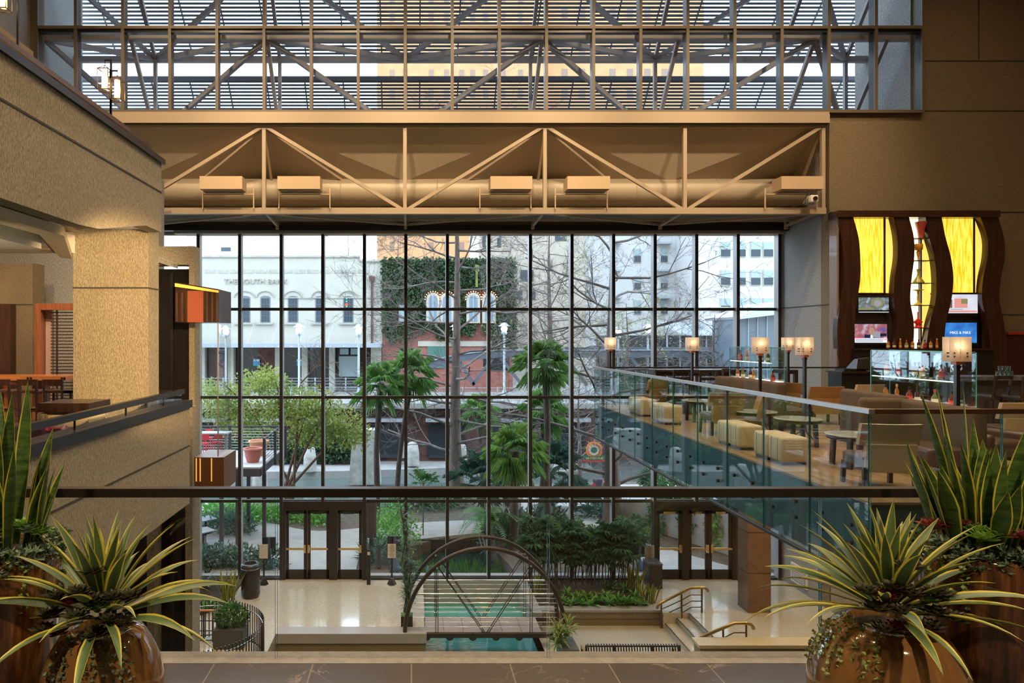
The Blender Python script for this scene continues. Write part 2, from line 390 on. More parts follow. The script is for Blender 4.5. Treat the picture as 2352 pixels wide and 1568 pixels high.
# fascia and truss bay below the clerestory
D = 20.9
a = MB().box(PX(240,D), PX(1904,D), D-.05, D+.3, PZ(283,D), PZ(262,D)).box(PX(240,D), PX(1904,D), D-.02, D+.3, PZ(262,D), PZ(257,D))
a.box(PX(240,D), PX(1904,D), D-.03, D+.2, PZ(284.5,D), PZ(282.5,D), 1)
struct('trim_2', a, [M['steel_beige'], M['groove']])
TX = [-8.85, -4.54, -.2, 4.11, 8.42, 12.68]
zT, zB, TY = PZ(288,21.0), PZ(484,21.0), 21.05
T = thing('steel_truss', 'beige painted steel truss spanning between the clerestory and the tall window wall', 'truss', (2, TY, zB))
def mem(n, p, q, w=.1, h=.12, m='steel_beige'): return build(n, MB().bar(p, q, w, h), M[m], T)
mem('top_chord', (-9.5, TY, zT), (12.75, TY, zT), .12, .12)
mem('bottom_chord', (-9.5, TY, zB), (12.75, TY, zB), .14, .19)
for i, X in enumerate(TX):
    mem('post', (X, TY, zB), (X, TY, zT), .11, .11)
    if i < 5:
        a, b = ((X, TY, zB), (TX[i+1], TY, zT)) if i % 2 == 0 else ((X, TY, zT), (TX[i+1], TY, zB))
        mem('diagonal', a, b, .10, .10)
NZ, NY = PZ(518,23.1), 23.1
for i, X in enumerate(TX):
    nx = X
    if i % 2 == 1:
        mem('web_member', (X, TY+.05, zT-.05), (X, NY, NZ+.1), .07, .08)
        for j in (i-1, i+1):
            if j < len(TX): mem('web_member', (X, TY+.05, zT-.05), (TX[j], NY, NZ+.1), .06, .07)
    mem('lower_strut', (X, TY, zB), (X, NY, NZ), .07, .07, 'frame_grey' if False else 'steel_beige')
    mem('hanger', (X, NY, NZ-.12), (X, NY, NZ+.15), .10, .10)
    for j in (i-1, i+1):
        if 0 <= j < len(TX) and i % 2 == 1: mem('lower_strut', (X, TY+.03, zB-.06), (TX[j], NY, NZ+.03), .06, .07)
mem('sprinkler_pipe', (-9, 22.3, PZ(502,22.3)), (12.6, 22.3, PZ(508,22.3)), .03, .03)
a = MB(); fx = [-11.6]+TX+[12.9]; tp = [(x,21.2,8.62) for x in fx]; bt = [(x, 23.0 if i in (2,4,6) else 22.2, 7.05) for i, x in enumerate(fx)]
for i in range(len(fx)-1):
    up_ = [(x,y,z+.1) for x,y,z in (tp[i],tp[i+1],bt[i+1],bt[i])]
    if i in (1,3,5): a.add([tp[i],tp[i+1],bt[i+1],bt[i]], [(0,1,3),(1,2,3)])
    else: a.add([tp[i],tp[i+1],bt[i+1],bt[i]], [(0,1,2),(0,2,3)])
    a.add(up_, [(3,2,1,0)])
a.box(-11.6, 12.9, 22.93, 23.0, 6.0, 7.1).box(-11.6, 12.9, 23.85, 24.1, 5.55, 8.7)
struct('ceiling_truss_soffit', a, M['soffit'])
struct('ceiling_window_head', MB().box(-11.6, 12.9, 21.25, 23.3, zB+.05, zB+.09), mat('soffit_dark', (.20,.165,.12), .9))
struct('trim_3', MB().box(-11.6, 12.9, 23.3, 23.86, 5.62, 5.8), M['dark_bronze'])
a = MB().tube([(-9.6,22.4,6.72),(12.85,22.4,6.72)], .44, 28)
d = thing('ventilation_duct', 'long round beige ribbed duct lying behind the steel truss', 'duct', (2,22.4,6.28))
build('duct_body', a, M['duct'], d)
for x in (785, 1003, 1453, 1640): 
    X = PX(x,22.4); build('hanger_strap', MB().tube([(X,22.4+.45*math.cos(t/12*2*math.pi),6.72+.45*math.sin(t/12*2*math.pi)) for t in range(13)], .018, 5), M['steel_beige'], d)
for k, (x0, x1) in enumerate(((463,560),(640,737),(1125,1220),(1300,1397),(1787,1883))):
    D = 20.7; xa, xb = PX(x0,D), PX(x1,D); zc0, zc1 = PZ(437,D), PZ(408,D)
    lab = ['beige box light fixture at far left of the steel truss','beige box light fixture right of the first truss post, second from left','beige box light fixture left of the central truss post','beige box light fixture just right of the central truss post','beige box light fixture in the right corner of the truss above a small camera'][k]
    t = thing('box_light', lab, 'light fixture', ((xa+xb)/2, D, zB), 'box lights on the truss')
    build('housing', MB().box(xa, xb, D-.2, D+.35, zc0, zc1), M['fixture'], t)
    build('lens', MB().box(xa+.05, xb-.05, D-.15, D+.3, zc0-.03, zc0), M['steel'], t)
    bx0, bx1 = (xa-.03, xb+.25) if k < 2 else (xa-.28, xb+.03)
    for X in (bx0, bx1): build('bracket_leg', MB().box(X-.015, X+.015, D+.2, D+.24, zB+.05, zc0+.12), M['fixture'], t)
    build('cross_bar', MB().box(bx0, bx1, D+.2, D+.24, zc0-.09, zc0-.06), M['fixture'], t)
cpt = P(1858,458,20.6)
t = thing('projector_camera', 'small white camera unit hanging in the right corner of the truss', 'camera', cpt)
build('housing', MB().rbox(cpt.x-.02, cpt.x+.2, cpt.y-.15, cpt.y+.15, cpt.z-.11, cpt.z+.11, .03), M['white_plaster'], t)
build('lens', MB().tube([(cpt.x+.09, cpt.y-.15, cpt.z), (cpt.x+.09, cpt.y-.2, cpt.z)], .06, 14), M['black'], t)
build('mount', MB().bar((cpt.x-.15,cpt.y,cpt.z-.12),(cpt.x+.02,cpt.y,cpt.z+.25),.05).bar((cpt.x-.15,cpt.y,cpt.z-.14),(cpt.x+.15,cpt.y,cpt.z-.14),.05), M['steel'], t)
# ---------------------------------------------------------------- outdoor space frame with louvres
S = thing('louvre_canopy', 'grey steel space frame with tilted horizontal louvre panels outside the clerestory', 'canopy', (2, 23, 8.9))
AX = [-13.16,-4.55,4.11,12.73]; BX = [-8.85,-.2,8.42,15.0]
ZA, ZB_, ZC, ZA2, YA, YB = 11.38, 11.57, 8.9, 14.0, 21.55, 23.6
def sm(p, q, w=.13): return build('strut', MB().bar(p, q, w, w*1.15), M['frame_grey'], S)
sm((-11.6,YB,ZB_),(15.7,YB,ZB_),.17); sm((-11.6,YA,ZA+.06),(15.7,YA,ZA+.06),.2); sm((-11.6,YB,ZC),(15.7,YB,ZC),.15); sm((-11.6,YA,ZA2),(15.7,YA,ZA2),.15)
for X in [x/1 for x in BX+AX[1:]]: sm((X,YB,ZC),(X,YB,ZB_),.11)
for A in AX:
    for B in BX:
        if abs(A-B) < 5:
            lo = lambda v: max(-11.6, min(15.6, v))
            A_ = lo(A)
            sm((A_,YA,ZA),(B,YB,ZB_)); sm((A_,YA,ZA),(B,YB,ZC)); sm((B,YB,ZB_),(A_,YA,ZA2))
for X in BX+AX[1:]:
    sm((X,YA,ZA),(X,YB,ZC),.11); sm((X,YB,ZB_),(X,YA,ZA2),.11)
def louv(y0, z0, y1, z1, n, xa, xb):
    a = MB(); 
    for i in range(n):
        t = i/(n-1); y, z = y0+(y1-y0)*t, z0+(z1-z0)*t
        a.box(xa, xb, y-.02, y+.05, z-.032, z+.032)
    b = build('louvre_slats', a, M['louvre'], S); b['kind'] = 'stuff'
    x = xa+.6
    while x < xb:
        build('louvre_rail', MB().bar((x,y0+.07,z0),(x,y1+.07,z1),.05,.06), M['louvre'], S); x += 1.44*(1.02)
louv(21.7, 16.9, 26.5, 12.85, 44, -13.5, 17.5)
build('edge_beam', MB().box(-13.5,17.5,26.5,26.65,12.72,12.86), M['frame_grey'], S)
build('edge_beam', MB().box(-13.5,17.5,26.0,26.15,11.78,11.92), M['louvre'], S)
louv(26.1, 11.75, 28.3, 9.5, 24, -13.5, 17.5)
struct('wall_terrace_left', MB().box(-12.2, -11.65, 21.5, 24.2, 5.5, 18), M['concrete_grey'])
struct('wall_terrace_right', MB().box(15.72, 16.4, 21.5, 24.2, 5.5, 18), M['concrete_grey'])
struct('floor_terrace_roof', MB().box(-12.2, 16.4, 21.3, 24.2, 8.73, 8.80), M['louvre'])
# ---------------------------------------------------------------- left concrete galleries
a = MB()
# upper gallery parapet: face at X=-3.9, ends at Y=10.65
zc, zbm = PZ(377,10.65), 3.36
a.prism_x([(-5,3.28),(8.0,3.28),(8.5,3.31),(10.02,3.60),(10.65,3.60),(10.65,zc),(-5,zc)], -4.12, -3.9)
z = PZ(442,10.65); a.box(-3.9, -3.893, -5, 10.64, z-.012, z+.012, 1)
a.box(-5.2, -4.12, 10.3, 10.65, 3.7, zc)
struct('wall_gallery_upper', a, [M['concrete_warm'], M['groove']])
a = MB().prism([(-11.7,-5),(-4.12,-5),(-4.12,8.3),(-5.1,10.3),(-5.1,10.65),(-11.7,10.65)], 3.6, 3.75)
struct('floor_gallery_upper', a, M['plaster'])
a = MB().prism([(-11.7,-5),(-4.3,-5),(-4.3,8.0),(-5.25,10.4),(-5.25,10.65),(-11.7,10.65)], 3.27, 3.55)
struct('trim_12', MB().prism([(-4.12,-5),(-4.12,8.1),(-5.2,10.45),(-5.3,10.3),(-4.36,8.0),(-4.36,-5)], 3.16, 3.27), M['plaster'])
struct('trim_13', MB().prism([(-4.36,-5),(-4.36,8.0),(-5.3,10.3),(-5.35,10.2),(-4.40,7.95),(-4.40,-5)], 3.22, 3.268), M['black'])
struct('ceiling_gallery', a, M['white_plaster'])
g = thing('gallery_railing', 'bronze capped glass railing climbing along the upper left concrete gallery', 'railing', (-3.95, 6, zc))
build('cap', MB().box(-4.14, -3.86, -5, 10.72, zc, zc+.085), M['dark_bronze'], g)
build('handrail', MB().box(-4.06, -3.99, -5, 10.5, zc+.20, zc+.26), M['bronze'], g)
build('glass_panel', MB().box(-4.03, -4.02, -5, 10.45, zc+.085, zc+.20), M['glass_clear'], g)
for y in (3.2, 4.7, 6.2, 7.7, 9.2, 10.4): build('rail_post', MB().box(-4.035,-4.015, y-.01,y+.01, zc+.085, zc+.2), M['black'], g)
# lower gallery parapet at X=-3.9 ends Y=12
zc2 = PZ(935,12); a = MB().prism_x([(-5,-2.0),(9.6,-1.15),(9.6,-.93),(12,-.93),(12,zc2),(-5,zc2)], -4.12, -3.9)
a = MB().prism_x([(-5,-.95),(12,-.95),(12,zc2),(-5,zc2)], -4.12, -3.9)
z = PZ(1022.5,12); a.box(-3.9, -3.893, -5, 11.99, z-.012, z+.012, 1)
a.box(-4.6,-4.12,11.7,12,-.95,zc2)
struct('wall_gallery_lower', a, [M['concrete_warm'], M['groove']])
struct('floor_gallery_left', MB().box(-11.7, -4.12, -5, 11.9, -.3, 0).box(-11.7,-7.4,11.9,19.8,-.3,0).box(-7.4,-5.4,11.9,14.3,-.3,0), M['tile_brown'] if 'tile_brown' in M else mat('tile_brown', (.10,.06,.04), .25, coat=.3))
struct('wall_gallery_under', MB().box(-4.12, -3.94, -5, 9.2, -9.5, -.95).box(-4.9,-3.95,9.2,9.4,-9.5,-.95), M['concrete_warm'])
g = thing('gallery_railing', 'dark steel capped glass railing along the lower left concrete gallery', 'railing', (-3.95, 8, zc2))
build('cap', MB().box(-4.14, -3.86, 3, 12.04, zc2, zc2+.13), M['dark_bronze'], g)
build('handrail', MB().box(-4.03, -3.95, 3, 11.9, .98, 1.06), M['dark_bronze'], g)
for y0 in (3.0, 5.2, 6.65, 8.1, 9.55, 11.0):
    build('glass_panel', MB().box(-3.995, -3.985, y0, min(y0+1.43, 11.85), zc2+.13, .98), M['glass_clear'], g)
    build('rail_post', MB().box(-4.0,-3.98, y0-.02,y0-.005, zc2+.13,.98), M['black'], g)
# concrete pillar with joint
a = MB().box(PX(168,10.9), -4.2, 10.9, 11.35, 0, 3.69)
z = PZ(661,10.9); a.box(PX(168,10.9)-.004, -4.196, 10.893, 11.354, z-.012, z+.012, 1).box(-4.2,-4.193,10.9,11.35,z-.012,z+.012,1)
struct('wall_pillar_left', a, [M['concrete_warm'], M['groove']])
# lift shaft portal and fin
a = MB().box(-5.6, PX(434,14), 14, 14.35, PZ(608,14), PZ(565,14)).box(PX(434,14), PX(447,14), 14, 14.35, -8, PZ(565,14))
struct('wall_shaft', a, [M['concrete_warm']])
struct('wall_shaft_lower', MB().box(PX(434,13.9)-.01, PX(449,13.9), 13.7, 14.0, -8, PZ(932,13.9)).box(-5.35,-5.2,13.8,14.2,-8,-.3), M['concrete_warm'])
a = MB().bar((-4.95, 12.6, 3.72), (-4.75, 14.3, 3.42), .5, .16)
struct('trim_4', MB().prism_y([(PX(358,14),PZ(587,14)),(PX(358,14),PZ(600,14)),(PX(409,14),PZ(617,14)),(PX(409,14),PZ(607,14))], 13.7, 14.0), M['concrete_grey'])
struct('wall_shaft_glass', MB().box(-6.2, PX(434,14.2), 14.36, 14.5, -8, 3.4), mat('dark_glass', (.012,.010,.010), .45, spec=.2))
struct('floor_basement', MB().box(-12.2, 20.4, -5.4, 24.0, -9.8, -9.5), M['concrete_grey'])
# ---------------------------------------------------------------- plant helpers
def vary_mat(name, c1, c2, rough=.45, trans=.25, scale=3, stretch=(1,1,1)):
    m = mat(name, c1, rough, col2=c2, vscale=scale, vstretch=stretch); n = m.node_tree; b = n.nodes['Principled BSDF']
    tl = nd(n, 'ShaderNodeBsdfTranslucent'); ms = nd(n, 'ShaderNodeMixShader'); ms.inputs[0].default_value = trans
    out = n.nodes['Material Output']
    for l in list(b.inputs['Base Color'].links): n.links.new(l.from_socket, tl.inputs[0])
    n.links.new(b.outputs[0], ms.inputs[1]); n.links.new(tl.outputs[0], ms.inputs[2]); n.links.new(ms.outputs[0], out.inputs[0]); return m
vary_mat('leaf_green', (.09,.22,.05), (.04,.12,.03))
vary_mat('leaf_bright', (.17,.42,.07), (.08,.28,.04))
vary_mat('leaf_dark', (.035,.10,.035), (.015,.05,.02))
vary_mat('leaf_blue', (.10,.20,.15), (.05,.12,.09))
vary_mat('leaf_yellow', (.42,.45,.10), (.20,.28,.07), trans=.4, scale=1.2)
vary_mat('leaf_ivy', (.07,.15,.06), (.025,.065,.025))
vary_mat('leaf_palm', (.30,.48,.13), (.09,.24,.08))
vary_mat('leaf_rhapis', (.12,.26,.15), (.04,.13,.06))
vary_mat('margin_yellow', (.62,.52,.06), (.45,.45,.08))
vary_mat('snake_leaf', (.07,.14,.025), (.015,.045,.012), trans=.1, scale=1, stretch=(12,12,55))
vary_mat('agave_leaf', (.09,.15,.055), (.05,.10,.04), trans=.1)
vary_mat('agave_blue', (.13,.19,.13), (.08,.13,.08), trans=.1)
vary_mat('succulent_green', (.22,.42,.07), (.10,.25,.04), trans=.15, scale=12)
vary_mat('succulent_red', (.30,.05,.05), (.12,.03,.03), trans=.1, scale=14)
vary_mat('succulent_dark', (.06,.045,.033), (.09,.10,.05), trans=.05, scale=14)
vary_mat('succulent_blue', (.16,.24,.16), (.09,.15,.10), trans=.1, scale=20)
vary_mat('pearl_green', (.30,.38,.12), (.15,.22,.08), trans=.15, scale=20)
mat('bark', (.16,.115,.09), .9, col2=(.08,.06,.05), vscale=1, vstretch=(9,9,2), bump=.6, bscale=14)
mat('bark_pale', (.19,.155,.14), .9, col2=(.11,.09,.08), vscale=2, bump=.3, bscale=14)
mat('bark_red', (.20,.10,.07), .9, col2=(.12,.06,.045), vscale=2)
mat('palm_trunk', (.11,.085,.07), .95, col2=(.045,.035,.03), vscale=1, vstretch=(14,14,22), bump=1, bscale=20)
mat('soil', (.05,.035,.025), 1, col2=(.025,.018,.013), vscale=30, bump=.6, bscale=30)
mat('moss', (.13,.30,.03), .9, col2=(.06,.16,.02), vscale=40)
def strap(mb, base, az, el, L, wd, droop=.6, n=7, margin=.18, twist=0, taper=.5, base_w=.5, cup=.25):
    """long leaf: starts at base with azimuth az and elevation el, bends down by droop radians over its length"""
    p = Vector(base); vs = []; e = el
    for i in range(n+1):
        t = i/n
        d = Vector((math.cos(az)*math.cos(e), math.sin(az)*math.cos(e), math.sin(e)))
        side = Vector((-math.sin(az), math.cos(az), 0)); up = side.cross(d)*-1
        if twist: q = Matrix.Rotation(twist, 3, d); side = q @ side; up = q @ up
        wf = base_w+(1-base_w)*min(1, t/taper) if t < taper else max(.02, 1-((t-taper)/(1-taper))**1.6)
        h = wd*wf/2; c = -cup*h
        vs += [p-side*h-up*c*1.0, p-side*h*(1-2*margin)-up*c*.6, p, p+side*h*(1-2*margin)-up*c*.6, p+side*h-up*c*1.0]
        p = p+d*(L/n); e -= droop/n*(1.6*t+.2)
    for i in range(n):
        a = i*5
        for k in range(4): mb.f.append(tuple(len(mb.v)+x for x in (a+k, a+k+1, a+k+6, a+k+5))); mb.m.append(1 if k in (0,3) and margin else 0); mb.sm.append(True)
    mb.v += [tuple(v) for v in vs]; return mb
def leaf(mb, p, d, L, w, roll=0, mi=0):
    d = Vector(d).normalized(); s = d.orthogonal().normalized(); s = Matrix.Rotation(roll, 3, d) @ s; u = s.cross(d)
    p = Vector(p); m = p+d*L*.5+u*(-.08*L); e = p+d*L
    mb.add([p, m+s*w/2, e, m-s*w/2], [(0,1,2,3)], mi)
def rdir(r, zlo=-1, zhi=1):
    z = r.uniform(zlo, zhi); a = r.uniform(0, 2*math.pi); q = math.sqrt(max(0,1-z*z)); return Vector((q*math.cos(a), q*math.sin(a), z))
def leaf_cloud(blobs, n, L, w, r, shell=.35, mi=0):
    mb = MB(); tot = sum(b[3]*b[4]*b[5] for b in blobs)**1.0
    for (x, y, z, rx, ry, rz) in blobs:
        k = int(n*(rx*ry*rz)/tot)
        for _ in range(k):
            d = rdir(r); q = (1-shell)+shell*r.random() if r.random() < .75 else r.random()
            p = (x+rx*d.x*q, y+ry*d.y*q, z+rz*d.z*q)
            leaf(mb, p, (d+rdir(r)*.9), L*r.uniform(.7,1.3), w*r.uniform(.7,1.3), r.uniform(0,6.3), mi)
    return mb
def fan_leaf(mb, base, az, el, pet, R, n=20, r=None, spread=2.6, mi=0, droop=.35):
    """petiole plus fan of narrow blades"""
    r = r or rng; d = Vector((math.cos(az)*math.cos(el), math.sin(az)*math.cos(el), math.sin(el)))
    h = Vector(base)+d*pet; side = Vector((-math.sin(az), math.cos(az), 0)); up = side.cross(d)*-1
    if pet > .05: mb.tube([Vector(base), Vector(base)+d*pet*.5+Vector((0,0,.03*pet)), h], .012, 3, mi, caps=False)
    for i in range(n):
        t = -spread/2+spread*i/(n-1); dd = d*math.cos(t)+side*math.sin(t)
        L = R*(1-.25*abs(t)/(spread/2))*r.uniform(.9,1.05); s2 = (side*math.cos(t)-d*math.sin(t)); w = R*spread/n*.22
        a = h; b = h+dd*L*.6+up*0; c = h+dd*L+Vector((0,0,-droop*L*r.uniform(.6,1.3)))
        mb.add([a, b-s2*w, c, b+s2*w], [(0,1,2),(0,2,3)], mi)
def palm(name, label, x, y, z0, z1, tr, R, n, seed, lean=(0,0), mm='leaf_palm', pet=.55, lo=-1.1, skirt=False, group=None):
    r = random.Random(seed); t = thing(name, label, 'palm tree', (x,y,z0), group)
    top = Vector((x+lean[0], y+lean[1], z1)); pts = []; 
    for i in range(9):
        q = i/8; pts.append(Vector((x,y,z0)).lerp(top, q)+Vector((.05*math.sin(q*7+seed), 0, 0)))
    build('trunk', MB().tube(pts, [tr*(1.15-.25*math.sin(q/8*3)) for q in range(9)], 10), M['palm_trunk'], t)
    mb = MB()
    for i in range(n):
        el = lo+(1.45-lo)*((i+.5)/n)**.8; az = i*2.4+r.uniform(-.3,.3)
        fan_leaf(mb, top+Vector((0,0,-.15+.15*i/n)), az, el, pet*r.uniform(.8,1.2), R*r.uniform(.85,1.1), 18, r, droop=.42)
    build('fronds', mb, M[mm], t); return t
def rosette(mb, c, R, n, r, el0=.15, el1=1.3, w=.45, mi=0, cup=.5):
    for i in range(n):
        t = (i+.5)/n; az = i*2.4; el = el0+(el1-el0)*t; L = R*(1-.55*t)
        strap(mb, c, az, el, L, R*w*(1-.3*t), -.5, 3, 0, 0, .62, .45, cup)
def bush(name, label, cat, blobs, n, L, w, mm, seed, stem=None, group=None, kind=None):
    r = random.Random(seed)
    return solo(name, leaf_cloud(blobs, n, L, w, r), M[mm], label, cat, group, kind)
def branch(mb, p, d, L, r0, depth, r, sides=5, kids_=3, spread=.7, grav=0.0, segs=4, shrink=.62, wig=.25):
    pts = [Vector(p)]; rad = [r0]; d = Vector(d).normalized()
    for i in range(segs):
        d = (d+rdir(r)*wig+Vector((0,0,grav))).normalized(); pts.append(pts[-1]+d*L/segs); rad.append(r0*(1-.6*(i+1)/segs))
    mb.tube(pts, rad, max(3, sides), caps=False)
    if depth > 0:
        for k in range(kids_):
            t = r.uniform(.3, 1.0); i = min(segs-1, int(t*segs)); q = pts[i].lerp(pts[i+1], t*segs-i)
            nd_ = ((pts[i+1]-pts[i]).normalized()+rdir(r)*spread).normalized()
            branch(mb, q, nd_, L*shrink*r.uniform(.7,1.2), max(.006, rad[i]*.55), depth-1, r, sides-1, kids_, spread, grav, max(2,segs-1), shrink, wig)
# ---------------------------------------------------------------- lower lobby
a = MB()
a.box(-11.7, .40, 19.45, 23.86, FL-2.8, FL)                 # left platform
a.box(-11.7, -3.86, 14.5, 19.45, FL-2.8, FL)                # landing by the curved rail
a.box(8.5, 12.9, 20.9, 23.86, FL-.6, FL).box(7.6, 12.9, 3, 3.2, FL-.6, FL).box(8.5, 12.9, 18.35, 20.9, FL-.6, FL)
a.box(3.98, 8.5, 23.7, 23.86, FL-.6, FL)
a.box(7.70, 8.5, 20.88, 23.86, FL-.6, FL)
struct('floor_lobby', a, M['terrazzo'])
struct('floor_lobby_sunken', MB().box(3.72, 12.9, 3, 21.1, LO-.4, LO), M['terrazzo'])
a = MB(); a.box(8.13, 8.5, 18.35, 20.87, LO, FL-.16).box(7.77, 8.13, 18.35, 20.87, LO, FL-.32)
a.box(7.75,7.77,18.35,20.87,FL-.335,FL-.315,1).box(8.11,8.13,18.35,20.87,FL-.175,FL-.155,1).box(8.48,8.5,18.35,20.87,FL-.015,FL+.003,1)
solo('entrance_steps', a, [M['terrazzo'], M['black']], 'short flight of pale stone steps with dark nosings beside the right handrail', 'steps')
# platform front wall and coping
a = MB().box(-3.86, .415, 19.40, 19.47, FL-2.8, FL-.30).box(-3.86, .43, 19.36, 19.85, FL-.26, FL+.012, 1).box(-3.86,.42,19.39,19.5,FL-.30,FL-.26)
struct('wall_channel_left', a, [M['terrazzo_wall'], M['coping']])
# planter bed walls
a = MB().box(3.70, 4.0, 20.9, 23.7, FL-.9, FL+.01, 1).box(3.72, 7.7, 21.08, 21.12, LO, FL-.3).box(3.70, 7.70, 21.04, 21.40, FL-.05, FL+.012, 1).box(3.71, 7.69, 21.07, 21.3, FL-.26, FL-.05).box(3.71,7.69,21.09,21.3,LO,FL-.27)
a.box(7.45, 7.7, 21.1, 23.0, FL-.3, FL+.01, 1)
struct('wall_planter_bed', a, [M['terrazzo_wall'], M['coping']])
struct('floor_soil_right', MB().box(4.0, 7.5, 21.4, 23.7, FL-.3, FL-.04).box(7.5, 7.9, 22.9, 23.7, FL-.3, FL-.04), M['soil'])
a = MB(); a.prism([(-9.5,19.9),(-6.3,20.7),(-5.9,21.6),(-5.75,23.68),(-9.5,23.68)], FL, FL+.05)
struct('floor_soil_left', a, M['soil'])
# wall by steps (parapet with planting in front)
a = MB().box(7.6, 12.9, 17.95, 18.35, LO, PZ(1490,17.95)).box(7.55, 12.9, 17.9, 18.4, PZ(1490,17.95)+.03, PZ(1482,17.9), 1).box(7.58,12.9,17.93,18.37,PZ(1490,17.95),PZ(1490,17.95)+.03)
struct('wall_steps_parapet', a, [M['terrazzo_wall'], mat('coping_gold', (.55,.45,.28), .4, col2=(.45,.36,.22), vscale=30)])
struct('floor_soil_front', MB().box(7.9, 12.9, 17.0, 17.93, LO, LO+.25), M['soil'])
# water channel
def water(name, c, rough=.04, bs=3.5, bump=.12):
    m = mat(name, c, rough, spec=.8, bump=bump, bscale=1, bstretch=(bs*.5, bs*1.6, bs)); return m
water('water_teal', (.07,.32,.27), .05, 5, .25); water('water_river', (.08,.11,.10), .05, 1.6, .10); water('water_dark', (.012,.03,.028), .03, 3, .05)
struct('wall_channel_far', MB().box(.3, 3.75, 23.72, 24.0, -9, FL-.02), M['coping'])
struct('wall_channel_right', MB().box(3.72, 3.78, 3, 21.1, -9, LO), M['coping'])
solo('water_channel', MB().box(.38, 3.74, 3, 23.73, -7.6, -7.25), M['water_teal'], 'teal indoor water channel running under the arched footbridge', 'water', kind='stuff')
# ---------------------------------------------------------------- arched footbridge
YN, YFa = 19.5, 20.6
B = thing('footbridge', 'small footbridge with twin dark steel arches and thin cable railings over the water channel', 'bridge', (2.1, 20.05, FL))
build('deck', MB().box(.38, 3.72, YN+.02, YFa-.02, FL-.05, FL-.0), mat('deck_tile', (.42,.36,.33), .25, col2=(.33,.27,.25), vscale=2.2), B)
g_ = MB()
for k in range(1,6): X = .38+.556*k; g_.box(X-.006, X+.006, YN+.05, YFa-.05, FL-.002, FL+.003)
build('deck_joints', g_, M['groove'], B)
for Y, cxx, dr in ((YN, 2.11, 1), (YFa, 2.10, -1)):
    pts = []
    for i in range(41):
        t = math.pi*i/40; pts.append((cxx-2.3*math.cos(t), Y, FL-.1+2.5*math.sin(t)))
    build('arch', MB().tube(pts, .062, 12), M['arch_steel'], B)
    build('edge_beam', MB().box(.2, 4.05, Y-.06, Y+.06, FL-.14, FL-.02), M['arch_steel'], B)
    zr = FL+1.09; x0, x1 = (.06, 4.05) 
    build('handrail', MB().tube([(x0,Y,zr),(x1,Y,zr)], .03, 10), M['steel'], B)
    c_ = MB()
    for j in range(1, 8): c_.tube([(x0, Y, FL+.02+.135*j), (x1+.1, Y, FL+.02+.135*j)], .007, 4)
    build('railing_cables', c_, M['steel'], B)
    tb = MB()
    for j in range(1, 8): tb.tube([(1.95, Y-.01, FL+.02+.135*j), (2.3, Y-.01, FL+.02+.135*j)], .016, 6)
    build('turnbuckles', tb, M['steel'], B)
    for X in (PX(1003.5,YN)+.0, PX(1220,YN)):
        zt_ = FL-.1+2.5*math.sqrt(max(0,1-((X-cxx)/2.3)**2))
        for o_ in (-.03, .03): build('hanger_rod', MB().tube([(X+o_, Y, FL-.1),(X+o_, Y, zt_)], .011, 6), M['arch_steel'], B)
        build('hanger_rod', MB().tube([(cxx-.01, Y, FL-.08),(X, Y, zt_)], .012, 6), M['arch_steel'], B)
        build('hanger_rod', MB().tube([(cxx+.05, Y, FL-.08),(X+.05, Y, zt_-.05)], .012, 6), M['arch_steel'], B)
        build('arch_clamp', MB().ball((X, Y-.02, zt_-.04), .05, 8, 6), M['steel'], B)
for X in (2.02, 2.12): build('arch_spacer', MB().tube([(X, YN, FL+2.4),(X+.02, YFa, FL+2.4)], .022, 8), M['arch_steel'], B)
for k in range(5):
    X = PX(980+53*k, YN); build('joist', MB().tube([(X, YN-.04, FL-.12),(X, YFa, FL-.12)], .11, 14), M['arch_steel'], B)
# ---------------------------------------------------------------- curved railing lower left
cc = Vector((-5.42, 17.5)); R_ = 1.60
Q = thing('curved_railing', 'curved black vertical-bar railing around the stair landing at lower left', 'railing', (cc.x, cc.y, FL))
def arc(z, r, n=50, a0=-170, a1=170): return [(cc.x+r*math.cos(math.radians(a0+(a1-a0)*i/n)), cc.y+r*math.sin(math.radians(a0+(a1-a0)*i/n)), z) for i in range(n+1)]
nb = 96
for i in range(nb):
    t = math.radians(-170+340*i/(nb-1)); X, Y = cc.x+R_*math.cos(t), cc.y+R_*math.sin(t)
    build('bar', MB().box(X-.012, X+.012, Y-.012, Y+.012, FL+.05, FL+1.08), M['black'], Q)
for z in (FL+.93, FL+.12): build('rail', MB().tube(arc(z, R_-.03), .014, 6), M['steel'] if z > FL+.5 else M['black'], Q)
Q2 = thing('stair_railing', 'low black railing with wooden handrail inside the curved landing rail', 'railing', (-5.6, 18.9, FL))
build('handrail', MB().tube([(PX(446,18.9),18.9,PZ(1402,18.9)),(PX(494,18.9),18.9,PZ(1402,18.9))], .035, 8), M['wood_table'], Q2)
for y in (1425, 1448, 1470): build('rail', MB().box(PX(446,18.9),PX(489,18.9),18.89,18.91,PZ(y,18.9)-.012,PZ(y,18.9)+.012), M['black'], Q2)
for x in (468, 489): build('post', MB().box(PX(x,18.9)-.02,PX(x,18.9)+.02,18.88,18.92,FL,PZ(1402,18.9)), M['black'], Q2)
t = thing('potted_shrub', 'leafy green shrub in a square dark planter inside the curved railing', 'potted plant', (PX(527,18.7), 18.7, FL))
x0, x1 = PX(494,18.6), PX(562,18.6)
build('planter', MB().box(x0,x1,18.4,19.1,FL,FL+.52), mat('planter_grey', (.06,.065,.06), .5), t)
build('foliage', leaf_cloud([((x0+x1)/2,18.75,FL+.78,.46,.3,.30)], 900, .13, .05, random.Random(5)), M['leaf_green'], t)
